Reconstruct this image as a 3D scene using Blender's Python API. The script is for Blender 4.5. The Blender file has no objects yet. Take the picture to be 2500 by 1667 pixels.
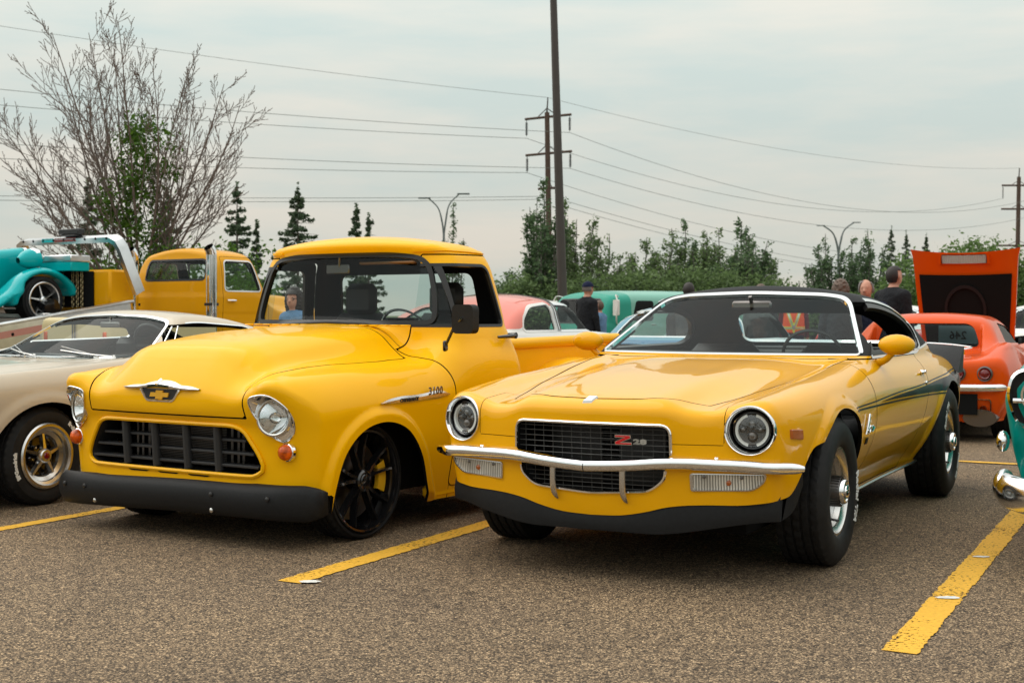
import bpy, math, random
import numpy as np
from mathutils import Vector, Matrix

# ------------------------------------------------------------------ camera, sky, light
SC = bpy.context.scene
COL = SC.collection
CAM_H, PITCH, ROLL = 1.155, 0.01944, -0.0029
FPX = 3246.7
cam_data = bpy.data.cameras.new('camera')
cam_data.sensor_width = 36.0
cam_data.lens = 36.0 * FPX / 2500.0
cam_data.clip_start = 0.05
cam_data.clip_end = 6000.0
cam_data.dof.use_dof = True
cam_data.dof.focus_distance = 6.6
cam_data.dof.aperture_fstop = 6.3
cam = bpy.data.objects.new('camera', cam_data)
COL.objects.link(cam)
_u = Vector((0, math.sin(PITCH), math.cos(PITCH)))
_d = Vector((0, math.cos(PITCH), -math.sin(PITCH)))
_x = Vector((1, 0, 0))
_r = _x * math.cos(ROLL) - _u * math.sin(ROLL)
_up = _x * math.sin(ROLL) + _u * math.cos(ROLL)
cam.matrix_world = Matrix(((_r.x, _up.x, -_d.x, 0), (_r.y, _up.y, -_d.y, 0), (_r.z, _up.z, -_d.z, CAM_H), (0, 0, 0, 1)))
SC.camera = cam

SC.view_settings.view_transform = 'Standard'
SC.view_settings.look = 'None'
SC.view_settings.exposure = 0.0
SC.view_settings.gamma = 1.0
SC.view_settings.use_curve_mapping = False

SUN_EL, SUN_AZ = math.radians(52), math.radians(-70)     # azimuth from +Y, clockwise
world = bpy.data.worlds.new('World')
SC.world = world
world.use_nodes = True
wn, wl = world.node_tree.nodes, world.node_tree.links
wn.clear()
w_out = wn.new('ShaderNodeOutputWorld')
w_sky = wn.new('ShaderNodeTexSky')
w_sky.sky_type = 'NISHITA'
w_sky.sun_disc = False
w_sky.sun_elevation = SUN_EL
w_sky.sun_rotation = SUN_AZ
w_sky.dust_density = 3.0
w_bg1 = wn.new('ShaderNodeBackground'); w_bg1.inputs[1].default_value = 0.06
wl.new(w_sky.outputs[0], w_bg1.inputs[0])
# overcast: a sheet of cloud over the whole dome
w_tc = wn.new('ShaderNodeTexCoord')
w_sep = wn.new('ShaderNodeSeparateXYZ'); wl.new(w_tc.outputs['Generated'], w_sep.inputs[0])
w_ramp = wn.new('ShaderNodeValToRGB'); wl.new(w_sep.outputs[2], w_ramp.inputs[0])
cr = w_ramp.color_ramp
cr.elements[0].position = 0.0; cr.elements[0].color = (0.62, 0.63, 0.58, 1)
cr.elements[1].position = 1.0; cr.elements[1].color = (1.62, 1.66, 1.64, 1)
for pos, c in ((0.05, (0.66, 0.67, 0.62, 1)), (0.12, (0.70, 0.73, 0.69, 1)), (0.22, (0.775, 0.835, 0.80, 1)), (0.5, (1.08, 1.13, 1.12, 1))):
    e = cr.elements.new(pos); e.color = c
w_map = wn.new('ShaderNodeMapping'); w_map.inputs['Scale'].default_value = (1.6, 1.6, 9.0)
wl.new(w_tc.outputs['Generated'], w_map.inputs[0])
w_noi = wn.new('ShaderNodeTexNoise'); w_noi.inputs['Scale'].default_value = 2.3; w_noi.inputs['Detail'].default_value = 6.0
w_noi.inputs['Roughness'].default_value = 0.55
wl.new(w_map.outputs[0], w_noi.inputs['Vector'])
w_cr2 = wn.new('ShaderNodeValToRGB'); wl.new(w_noi.outputs['Fac'], w_cr2.inputs[0])
w_cr2.color_ramp.elements[0].position = 0.36; w_cr2.color_ramp.elements[0].color = (0.90, 0.965, 0.965, 1)
w_cr2.color_ramp.elements[1].position = 0.64; w_cr2.color_ramp.elements[1].color = (1.15, 1.06, 1.0, 1)
w_mul = wn.new('ShaderNodeMix'); w_mul.data_type = 'RGBA'; w_mul.blend_type = 'MULTIPLY'; w_mul.inputs[0].default_value = 1.0
wl.new(w_ramp.outputs[0], w_mul.inputs[6]); wl.new(w_cr2.outputs[0], w_mul.inputs[7])
w_bg2 = wn.new('ShaderNodeBackground'); w_bg2.inputs[1].default_value = 1.0
wl.new(w_mul.outputs[2], w_bg2.inputs[0])
w_mix = wn.new('ShaderNodeMixShader'); w_mix.inputs[0].default_value = 0.94
wl.new(w_bg1.outputs[0], w_mix.inputs[1]); wl.new(w_bg2.outputs[0], w_mix.inputs[2])
wl.new(w_mix.outputs[0], w_out.inputs[0])

sun_data = bpy.data.lights.new('sun', 'SUN')
sun_data.energy = 1.5
sun_data.angle = math.radians(70)
sun_data.color = (1.0, 0.94, 0.86)
sun = bpy.data.objects.new('sun', sun_data)
COL.objects.link(sun)
sv = Vector((math.sin(SUN_AZ) * math.cos(SUN_EL), math.cos(SUN_AZ) * math.cos(SUN_EL), math.sin(SUN_EL)))
sun.rotation_euler = sv.to_track_quat('Z', 'Y').to_euler()
sun.location = sv * 50

# ------------------------------------------------------------------ materials
def mat(name, color, rough=0.5, metal=0.0, coat=0.0, spec=0.5, noise=None, bump=None, alpha=None, emit=None):
    """principled; noise=(scale, amount) mottles the colour, bump=(scale, strength, distance)"""
    m = bpy.data.materials.new(name); m.use_nodes = True
    n, l = m.node_tree.nodes, m.node_tree.links
    b = n['Principled BSDF']
    b.inputs['Base Color'].default_value = (*color, 1)
    b.inputs['Roughness'].default_value = rough
    b.inputs['Metallic'].default_value = metal
    b.inputs['Coat Weight'].default_value = coat
    b.inputs['Coat IOR'].default_value = 1.38
    b.inputs['Coat Roughness'].default_value = 0.03
    b.inputs['Specular IOR Level'].default_value = spec
    tc = n.new('ShaderNodeTexCoord')
    if noise:
        t = n.new('ShaderNodeTexNoise'); t.inputs['Scale'].default_value = noise[0]; t.inputs['Detail'].default_value = 4
        l.new(tc.outputs['Object'], t.inputs['Vector'])
        r = n.new('ShaderNodeValToRGB')
        a = noise[1]
        r.color_ramp.elements[0].position = 0.3; r.color_ramp.elements[0].color = tuple(c * (1 - a) for c in color) + (1,)
        r.color_ramp.elements[1].position = 0.7; r.color_ramp.elements[1].color = tuple(min(1, c * (1 + a)) for c in color) + (1,)
        l.new(t.outputs['Fac'], r.inputs[0]); l.new(r.outputs[0], b.inputs['Base Color'])
    if bump:
        t2 = n.new('ShaderNodeTexNoise'); t2.inputs['Scale'].default_value = bump[0]; t2.inputs['Detail'].default_value = 3
        l.new(tc.outputs['Object'], t2.inputs['Vector'])
        bp = n.new('ShaderNodeBump'); bp.inputs['Strength'].default_value = bump[1]; bp.inputs['Distance'].default_value = bump[2]
        l.new(t2.outputs['Fac'], bp.inputs['Height']); l.new(bp.outputs[0], b.inputs['Normal'])
    if emit:
        b.inputs['Emission Color'].default_value = (*emit[0], 1); b.inputs['Emission Strength'].default_value = emit[1]
    return m

def paint(name, color, rough=0.36, coat=0.7, dust=0.03):
    """car paint: pigment under clear coat, faint orange peel and dust"""
    m = mat(name, color, rough, 0.0, coat, 0.06, noise=(2.2, dust))
    n, l = m.node_tree.nodes, m.node_tree.links
    b = n['Principled BSDF']
    t = n.new('ShaderNodeTexNoise'); t.inputs['Scale'].default_value = 26; t.inputs['Detail'].default_value = 2
    tc = [q for q in n if q.type == 'TEX_COORD'][0]
    l.new(tc.outputs['Object'], t.inputs['Vector'])
    r = n.new('ShaderNodeMapRange'); r.inputs[1].default_value = 0.35; r.inputs[2].default_value = 0.75
    r.inputs[3].default_value = 0.015; r.inputs[4].default_value = 0.07
    l.new(t.outputs['Fac'], r.inputs[0]); l.new(r.outputs[0], b.inputs['Coat Roughness'])
    bp = n.new('ShaderNodeBump'); bp.inputs['Strength'].default_value = 0.025; bp.inputs['Distance'].default_value = 0.002
    l.new(t.outputs['Fac'], bp.inputs['Height']); l.new(bp.outputs[0], b.inputs['Coat Normal'])
    return m

def glass_mat(name, tint, refl=.018, rough=0.0, ripple=False):
    m = bpy.data.materials.new(name); m.use_nodes = True
    n, l = m.node_tree.nodes, m.node_tree.links
    n.clear()
    o = n.new('ShaderNodeOutputMaterial'); mx = n.new('ShaderNodeMixShader')
    tr = n.new('ShaderNodeBsdfTransparent'); tr.inputs[0].default_value = (*tint, 1)
    gl = n.new('ShaderNodeBsdfGlossy'); gl.inputs[1].default_value = rough; gl.inputs[0].default_value = (0.95, 0.97, 0.97, 1)
    lw = n.new('ShaderNodeLayerWeight'); lw.inputs[0].default_value = .5
    pw = n.new('ShaderNodeMath'); pw.operation = 'POWER'; pw.inputs[1].default_value = 4.5; l.new(lw.outputs['Facing'], pw.inputs[0])
    fr = n.new('ShaderNodeMath'); fr.operation = 'MULTIPLY_ADD'; fr.inputs[1].default_value = .28; fr.inputs[2].default_value = refl; l.new(pw.outputs[0], fr.inputs[0])
    if ripple:
        tc = n.new('ShaderNodeTexCoord'); t = n.new('ShaderNodeTexNoise'); t.inputs['Scale'].default_value = 55; l.new(tc.outputs['Object'], t.inputs['Vector'])
        bp = n.new('ShaderNodeBump'); bp.inputs['Strength'].default_value = .6; bp.inputs['Distance'].default_value = .006; l.new(t.outputs['Fac'], bp.inputs['Height']); l.new(bp.outputs[0], gl.inputs['Normal'])
    l.new(fr.outputs[0], mx.inputs[0]); l.new(tr.outputs[0], mx.inputs[1]); l.new(gl.outputs[0], mx.inputs[2])
    l.new(mx.outputs[0], o.inputs[0])
    return m

M = {}
M['yellow'] = paint('yellow_paint', (0.93, 0.475, 0.0), rough=.42, coat=.5)
M['gold'] = paint('golden_yellow_paint', (0.85, 0.405, 0.0), rough=0.36, coat=.85)
M['tow_yellow'] = paint('tow_truck_yellow', (0.72, 0.33, 0.004), rough=0.4, coat=0.35)
M['beige'] = paint('beige_paint', (0.54, 0.47, 0.37), rough=0.4, coat=0.6)
M['turquoise'] = paint('turquoise_paint', (0.0, 0.40, 0.42))
M['orange'] = paint('orange_paint', (0.66, 0.075, 0.002), coat=.5)
M['teal'] = paint('teal_paint', (0.0, 0.27, 0.235))
M['van_green'] = paint('green_van_paint', (0.03, 0.30, 0.22), rough=0.45, coat=0.4)
M['van_pale'] = paint('pale_green_van_paint', (0.20, 0.43, 0.35), rough=0.5, coat=0.3)
M['salmon'] = paint('salmon_paint', (0.72, 0.19, 0.14))
M['white'] = paint('white_paint', (0.72, 0.70, 0.66))
M['blue'] = paint('blue_paint', (0.02, 0.13, 0.25))
M['pale_blue'] = paint('pale_blue_paint', (0.10, 0.27, 0.36))
M['red'] = paint('red_paint', (0.50, 0.02, 0.02))
M['cream'] = paint('cream_paint', (0.62, 0.52, 0.30), rough=0.5, coat=0.2)
M['chrome'] = mat('chrome', (0.86, 0.87, 0.88), 0.06, 1.0)
M['steel'] = mat('brushed_steel', (0.66, 0.65, 0.63), 0.26, 1.0)
M['alu'] = mat('aluminium', (0.72, 0.73, 0.74), 0.28, 1.0, noise=(9, .08))
M['rim_paint'] = mat('wheel_silver', (0.42, 0.42, 0.41), 0.2, 1.0)
M['bar'] = mat('grille_bar_metal', (0.075, 0.075, 0.072), 0.4, 0.3)
M['charcoal'] = mat('charcoal_plastic', (0.030, 0.031, 0.033), 0.45, spec=.4)
M['louvre'] = mat('pale_louvre', (.50, .52, .48), .4)
M['soft_chrome'] = mat('aged_chrome', (0.80, 0.81, 0.82), 0.17, 1.0)
M['gunmetal'] = mat('gunmetal', (0.18, 0.17, 0.165), 0.35, 1.0)
M['dark'] = mat('dark_lining', (0.008, 0.008, 0.008), 0.85, spec=.1)
M['black'] = mat('satin_black', (0.016, 0.016, 0.017), 0.38, noise=(14, .15))
M['gloss_black'] = mat('gloss_black', (0.008, 0.008, 0.009), 0.12, coat=1.0)
M['matt_black'] = mat('textured_black', (0.012, 0.0125, 0.0135), 0.5, spec=.2, bump=(420, .35, .002), noise=(60, .12))
M['vinyl'] = mat('black_vinyl', (0.013, 0.013, 0.014), 0.6, spec=.15, bump=(260, .4, .002))
M['rubber'] = mat('tyre_rubber', (0.014, 0.014, 0.0145), 0.62, spec=.25, noise=(18, .25), bump=(150, .2, .001))
M['trim_rubber'] = mat('rubber_trim', (0.008, 0.008, 0.008), 0.4)
M['seat'] = mat('seat_vinyl', (0.018, 0.018, 0.019), 0.5)
M['tan'] = mat('tan_trim', (0.20, 0.10, 0.035), 0.7)
M['glass'] = glass_mat('window_glass', (0.80, 0.87, 0.86))
M['tint'] = glass_mat('tinted_glass', (0.42, 0.46, 0.47))
M['lens'] = glass_mat('lamp_glass', (0.95, 0.97, 0.97), .10, 0, True)
M['amber'] = mat('amber_lens', (0.60, 0.085, 0.0), 0.2, coat=.7, bump=(60, .8, .006), spec=.2, noise=(26, .55))  # mottle puts the lens's light and dark modelling into the colour
M['amber_dark'] = mat('amber_marker', (0.42, 0.10, 0.01), 0.15, coat=1.0, bump=(90, .4, .004))
M['red_lens'] = mat('red_lens', (0.16, 0.004, 0.006), 0.1, coat=1.0)
M['frost'] = mat('ribbed_clear_lens', (0.30, 0.29, 0.26), 0.12, coat=1.0, noise=(14, .45), bump=(70, .5, .004))
M['letter_white'] = mat('white_lettering', (0.78, 0.78, 0.75), 0.6)
M['letter_black'] = mat('black_lettering', (0.01, 0.01, 0.01), 0.5)
M['badge_red'] = mat('badge_red', (0.55, 0.006, 0.012), 0.2, coat=1.0)
M['badge_gold'] = mat('badge_gold', (0.78, 0.40, 0.02), 0.25, coat=1.0)
M['stripe'] = mat('black_stripe', (0.004, 0.004, 0.0045), 0.35, coat=.25, spec=.1)
M['caliper'] = mat('brake_caliper', (0.70, 0.40, 0.01), 0.35, coat=.5)
M['brass_chain'] = mat('chain_metal', (0.34, 0.27, 0.15), 0.35, 1.0)
M['skin'] = mat('skin', (0.50, 0.24, 0.16), 0.55, noise=(30, .08))
M['hair_dark'] = mat('dark_hair', (0.018, 0.012, 0.010), 0.6)
M['hair_brown'] = mat('brown_hair', (0.10, 0.06, 0.04), 0.6, noise=(60, .3))
M['hair_grey'] = mat('grey_hair', (0.16, 0.14, 0.13), 0.7)
M['cloth_black'] = mat('black_cloth', (0.012, 0.013, 0.016), 0.85, bump=(20, .7, .03), spec=.2)
M['cloth_navy'] = mat('navy_cloth', (0.008, 0.012, 0.04), 0.8, bump=(20, .7, .03), spec=.2)
M['cloth_denim'] = mat('blue_cloth', (0.12, 0.22, 0.36), 0.85, bump=(20, .7, .03), spec=.2)
M['cloth_grey'] = mat('grey_cloth', (0.05, 0.05, 0.055), 0.85, bump=(20, .7, .03), spec=.2)
M['cloth_maroon'] = mat('maroon_cloth', (0.13, 0.015, 0.03), 0.85, bump=(20, .7, .03), spec=.2)
M['hi_vis'] = mat('hi_vis_orange', (0.95, 0.10, 0.012), 0.7)
M['hi_vis_y'] = mat('reflective_yellow', (0.72, 0.80, 0.08), 0.5)

def ribbed(m):
    n, l = m.node_tree.nodes, m.node_tree.links; b = n['Principled BSDF']
    tc = n.new('ShaderNodeTexCoord'); w = n.new('ShaderNodeTexWave'); w.bands_direction = 'Y'; w.inputs['Scale'].default_value = 28; w.inputs['Distortion'].default_value = .6
    l.new(tc.outputs['Object'], w.inputs['Vector'])
    t = n.new('ShaderNodeTexNoise'); t.inputs['Scale'].default_value = 11; l.new(tc.outputs['Object'], t.inputs['Vector'])
    a = n.new('ShaderNodeMath'); a.operation = 'MULTIPLY'; l.new(w.outputs['Fac'], a.inputs[0]); l.new(t.outputs['Fac'], a.inputs[1])
    r = n.new('ShaderNodeValToRGB'); l.new(a.outputs[0], r.inputs[0]); r.color_ramp.elements[0].position = .05; r.color_ramp.elements[0].color = (.20, .19, .165, 1); r.color_ramp.elements[1].position = .5; r.color_ramp.elements[1].color = (.75, .72, .64, 1)
    l.new(r.outputs[0], b.inputs['Base Color']); return m
M['ribbed'] = ribbed(mat('ribbed_lamp_lens', (.4, .4, .36), .12, coat=1.0))

# ------------------------------------------------------------------ scene objects
def put(o, parent=None):
    COL.objects.link(o)
    if parent is not None: o.parent = parent
    return o

def tag(o, label=None, cat=None, group=None, kind=None):
    if label: o['label'] = label
    if cat: o['category'] = cat
    if group: o['group'] = group
    if kind: o['kind'] = kind
    return o

def empty(name, loc=(0, 0, 0), yaw=0.0, label=None, cat=None, group=None):
    o = bpy.data.objects.new(name, None)
    o.empty_display_size = 0.2
    o.location = loc
    o.rotation_euler = (0, 0, yaw)
    COL.objects.link(o)
    return tag(o, label, cat, group)

def car_empty(name, cx, cy, yaw, **k):
    """local x = forward, y = left, z up; yaw = the axis measured from +Y towards +X, the car facing the camera"""
    return empty(name, (cx, cy, 0), -math.pi / 2 - yaw, **k)

def copy_tree(o, parent=None):
    c = o.copy(); COL.objects.link(c)
    if parent is not None: c.parent = parent
    for ch in list(o.children): copy_tree(ch, c)
    return c

def mesh_obj(name, V, F, mats, parent=None, N=None, mi=None, angle=None):
    me = bpy.data.meshes.new(name)
    V = np.asarray(V, np.float32)
    if isinstance(F, np.ndarray):
        k = F.shape[1]
        me.vertices.add(len(V)); me.vertices.foreach_set('co', V.ravel())
        me.loops.add(F.size); me.loops.foreach_set('vertex_index', F.ravel().astype(np.int32))
        me.polygons.add(len(F)); me.polygons.foreach_set('loop_start', np.arange(0, F.size, k, dtype=np.int32))
    else:
        me.from_pydata([tuple(map(float, v)) for v in V], [], [tuple(int(i) for i in f) for f in F])
    me.update(calc_edges=True)
    if not isinstance(mats, (list, tuple)): mats = [mats]
    for m in mats: me.materials.append(m)
    if mi is not None: me.polygons.foreach_set('material_index', np.asarray(mi, np.int32))
    me.polygons.foreach_set('use_smooth', np.ones(len(me.polygons), bool))
    if N is not None:
        me.normals_split_custom_set_from_vertices([tuple(n) for n in N.astype(float)])
    elif angle is not None:
        me.set_sharp_from_angle(angle=math.radians(angle))
    return put(bpy.data.objects.new(name, me), parent)

class MB:
    """collects simple shapes; build() links them as one mesh"""
    def __init__(s): s.V = []; s.F = []; s.mi = []; s.n = 0
    def add(s, V, F, m=0):
        V = np.asarray(V, float); s.V.append(V)
        for f in F: s.F.append(tuple(int(i) + s.n for i in f)); s.mi.append(m)
        s.n += len(V); return s
    def box(s, lo, hi, b=0.0, m=0, M4=None):
        lo = np.array(lo, float); hi = np.array(hi, float)
        b = min(b, *((hi - lo) * 0.49)) if b else 0
        V = []; F = []
        if not b:
            V = [(x, y, z) for x in (lo[0], hi[0]) for y in (lo[1], hi[1]) for z in (lo[2], hi[2])]
            F = [(0, 1, 3, 2), (4, 6, 7, 5), (0, 4, 5, 1), (2, 3, 7, 6), (0, 2, 6, 4), (1, 5, 7, 3)]
        else:
            idx = {}
            for c in range(8):
                sg = [(c >> 2) & 1, (c >> 1) & 1, c & 1]
                for a in range(3):
                    p = [0, 0, 0]
                    for k in range(3):
                        e = hi[k] if sg[k] else lo[k]
                        p[k] = e if k == a else e + (-b if sg[k] else b)
                    idx[c, a] = len(V); V.append(p)
            for a in range(3):
                u, v = (a + 1) % 3, (a + 2) % 3
                for sgn in (0, 1):
                    q = []
                    for su, sv_ in ((0, 0), (1, 0), (1, 1), (0, 1)):
                        g = [0, 0, 0]; g[a] = sgn; g[u] = su; g[v] = sv_
                        q.append(idx[g[0] * 4 + g[1] * 2 + g[2], a])
                    F.append(q if sgn else q[::-1])
            for a in range(3):
                u, v = (a + 1) % 3, (a + 2) % 3
                for su in (0, 1):
                    for sv_ in (0, 1):
                        g0 = [0, 0, 0]; g0[u] = su; g0[v] = sv_; g1 = list(g0); g1[a] = 1
                        c0 = g0[0] * 4 + g0[1] * 2 + g0[2]; c1 = g1[0] * 4 + g1[1] * 2 + g1[2]
                        q = [idx[c0, u], idx[c1, u], idx[c1, v], idx[c0, v]]
                        F.append(q if su != sv_ else q[::-1])
            for c in range(8):
                t = [idx[c, 0], idx[c, 1], idx[c, 2]]
                par = ((c >> 2) + (c >> 1) + c) & 1
                F.append(t if par else t[::-1])
        V = np.array(V, float)
        if M4 is not None: V = V @ np.array(M4)[:3, :3].T + np.array(M4)[:3, 3]
        return s.add(V, F, m)
    def tube(s, pts, r, n=8, cap=True, m=0, sq=None):
        """sweep of a circle (or of an ellipse sq=(a,b)) along pts; r may be a list"""
        P = np.array(pts, float); k = len(P)
        R = np.full(k, r, float) if np.isscalar(r) else np.array(r, float)
        T = np.gradient(P, axis=0); T /= np.linalg.norm(T, axis=1)[:, None] + 1e-12
        up = np.array([0, 0, 1.0])
        if abs(T[0] @ up) > .95: up = np.array([1.0, 0, 0])
        A = np.cross(T[0], up); A /= np.linalg.norm(A)
        V = []; ang = np.linspace(0, 2 * math.pi, n, endpoint=False)
        ea, eb = sq if sq else (1, 1)
        for i in range(k):
            A = A - T[i] * (A @ T[i]); A /= np.linalg.norm(A) + 1e-12
            B = np.cross(T[i], A)
            V.append(P[i] + R[i] * (np.cos(ang)[:, None] * A * ea + np.sin(ang)[:, None] * B * eb))
        V = np.concatenate(V)
        F = [(i * n + j, i * n + (j + 1) % n, (i + 1) * n + (j + 1) % n, (i + 1) * n + j) for i in range(k - 1) for j in range(n)]
        if cap: F += [tuple(range(n))[::-1], tuple(range((k - 1) * n, k * n))]
        return s.add(V, F, m)
    def lathe(s, prof, axis='y', c=(0, 0, 0), n=32, m=0, close=False, a0=0, a1=2 * math.pi):
        """prof: (offset along the axis, radius)"""
        full = abs(a1 - a0 - 2 * math.pi) < 1e-6
        th = np.linspace(a0, a1, n, endpoint=not full)
        p = np.array(prof, float); k = len(p)
        ct, st = np.cos(th), np.sin(th)
        V = np.zeros((k, n, 3))
        ax = 'xyz'.index(axis); u, v = (ax + 1) % 3, (ax + 2) % 3
        V[..., ax] = p[:, :1]; V[..., u] = p[:, 1:] * ct; V[..., v] = p[:, 1:] * st
        V = V.reshape(-1, 3) + np.array(c)
        F = []
        jn = n if full else n - 1
        for i in range(k - 1 + (1 if close else 0)):
            i2 = (i + 1) % k
            for j in range(jn):
                j2 = (j + 1) % n
                F.append((i * n + j, i2 * n + j, i2 * n + j2, i * n + j2))
        return s.add(V, F, m)
    def prism(s, poly, axis, a, b, m=0):
        """2-D polygon (in the two other axes, in cyclic order) extruded along axis from a to b"""
        p = np.array(poly, float); n = len(p); ax = 'xyz'.index(axis); u, v = (ax + 1) % 3, (ax + 2) % 3
        V = np.zeros((2 * n, 3)); V[:n, ax] = a; V[n:, ax] = b
        V[:n, u] = p[:, 0]; V[n:, u] = p[:, 0]; V[:n, v] = p[:, 1]; V[n:, v] = p[:, 1]
        F = [tuple(range(n))[::-1], tuple(range(n, 2 * n))] + [(i, (i + 1) % n, n + (i + 1) % n, n + i) for i in range(n)]
        return s.add(V, F, m)
    def loft(s, rings, closed=True, m=0, cap=False):
        R = [np.array(r, float) for r in rings]; n = len(R[0]); k = len(R)
        F = []
        for i in range(k - 1):
            for j in range(n if closed else n - 1):
                F.append((i * n + j, i * n + (j + 1) % n, (i + 1) * n + (j + 1) % n, (i + 1) * n + j))
        if cap: F += [tuple(range(n))[::-1], tuple(range((k - 1) * n, k * n))]
        return s.add(np.concatenate(R), F, m)
    def ball(s, c, r, n=12, m=0):
        r = np.array([r] * 3 if np.isscalar(r) else r, float)
        V = []; k = n // 2 + 1
        for i in range(k):
            a = math.pi * i / (k - 1)
            for j in range(n):
                t = 2 * math.pi * j / n
                V.append((math.sin(a) * math.cos(t), math.sin(a) * math.sin(t), math.cos(a)))
        F = [(i * n + j, (i + 1) * n + j, (i + 1) * n + (j + 1) % n, i * n + (j + 1) % n) for i in range(k - 1) for j in range(n)]
        return s.add(np.array(V) * r + np.array(c), F, m)
    def mesh(s, V, F, m=0): return s.add(V, F, m)
    def mirror_y(s):
        n = s.n; V = np.concatenate(s.V); W = V.copy(); W[:, 1] *= -1
        F = [tuple(n + i for i in f[::-1]) for f in s.F]
        s.V.append(W); s.F += F; s.mi += list(s.mi); s.n += n
        return s
    def build(s, name, mats, parent=None, angle=38):
        return mesh_obj(name, np.concatenate(s.V), s.F, mats, parent, mi=s.mi, angle=angle)

def flip_y(o, name=None, parent=None):
    """a mirrored twin of a part (its own mesh)"""
    me = o.data.copy()
    n = len(me.vertices); co = np.empty(n * 3, np.float32); me.vertices.foreach_get('co', co)
    co = co.reshape(-1, 3); co[:, 1] *= -1; me.vertices.foreach_set('co', co.ravel())
    me.flip_normals(); me.update()
    c = bpy.data.objects.new(name or o.name.split('.')[0], me)
    put(c, parent or o.parent)
    for ch in o.children: flip_y(ch, None, c)
    return c

def text_mesh(body, size, depth=0.0, bold=0.0, shear=0.0, align='CENTER', space=1.0):
    cu = bpy.data.curves.new('text', 'FONT'); cu.body = body; cu.size = size; cu.extrude = depth; cu.offset = bold
    cu.shear = shear; cu.align_x = align; cu.align_y = 'CENTER'; cu.resolution_u = 2; cu.space_character = space
    o = bpy.data.objects.new('text', cu); COL.objects.link(o)
    dg = bpy.context.evaluated_depsgraph_get()
    me = bpy.data.meshes.new_from_object(o.evaluated_get(dg))
    V = np.empty(len(me.vertices) * 3); me.vertices.foreach_get('co', V)
    F = [tuple(p.vertices) for p in me.polygons]
    bpy.data.objects.remove(o); bpy.data.meshes.remove(me); bpy.data.curves.remove(cu)
    return V.reshape(-1, 3), F

# ------------------------------------------------------------------ curves and implicit surfaces
def spl(xs, q):
    """cubic cardinal weights of q over the knots xs"""
    xs = np.asarray(xs, float); n = len(xs); D = np.zeros((n, n))
    for i in range(n):
        if i == 0: D[0, 0], D[0, 1] = -1 / (xs[1] - xs[0]), 1 / (xs[1] - xs[0])
        elif i == n - 1: D[i, i - 1], D[i, i] = -1 / (xs[i] - xs[i - 1]), 1 / (xs[i] - xs[i - 1])
        else:
            a, b = xs[i] - xs[i - 1], xs[i + 1] - xs[i]
            D[i, i - 1] += -b / (a * (a + b)); D[i, i + 1] += a / (b * (a + b)); D[i, i] += (b - a) / (a * b)
    q = np.clip(q, xs[0], xs[-1]); k = np.clip(np.searchsorted(xs, q, side='right') - 1, 0, n - 2)
    h = xs[k + 1] - xs[k]; t = (q - xs[k]) / h; E = np.eye(n)
    t2 = t * t; t3 = t2 * t
    return ((2 * t3 - 3 * t2 + 1)[..., None] * E[k] + ((t3 - 2 * t2 + t) * h)[..., None] * D[k]
            + (3 * t2 - 2 * t3)[..., None] * E[k + 1] + ((t3 - t2) * h)[..., None] * D[k + 1])

def S1(xs, ys):
    ys = np.asarray(ys, float)
    return lambda q: spl(xs, np.asarray(q, float)) @ ys

def S2(xs, ys, T):
    """bicubic table T[x][y]"""
    T = np.asarray(T, float)
    return lambda x, y: ((spl(xs, np.asarray(x, float)) @ T) * spl(ys, np.asarray(y, float))).sum(-1)

def smin(a, b, k):
    h = np.maximum(k - np.abs(a - b), 0) / k
    return np.minimum(a, b) - h * h * k * 0.25
def smax(a, b, k): return -smin(-a, -b, k)
def sstep(a, b, x):
    t = np.clip((x - a) / (b - a), 0, 1); return t * t * (3 - 2 * t)

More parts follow.
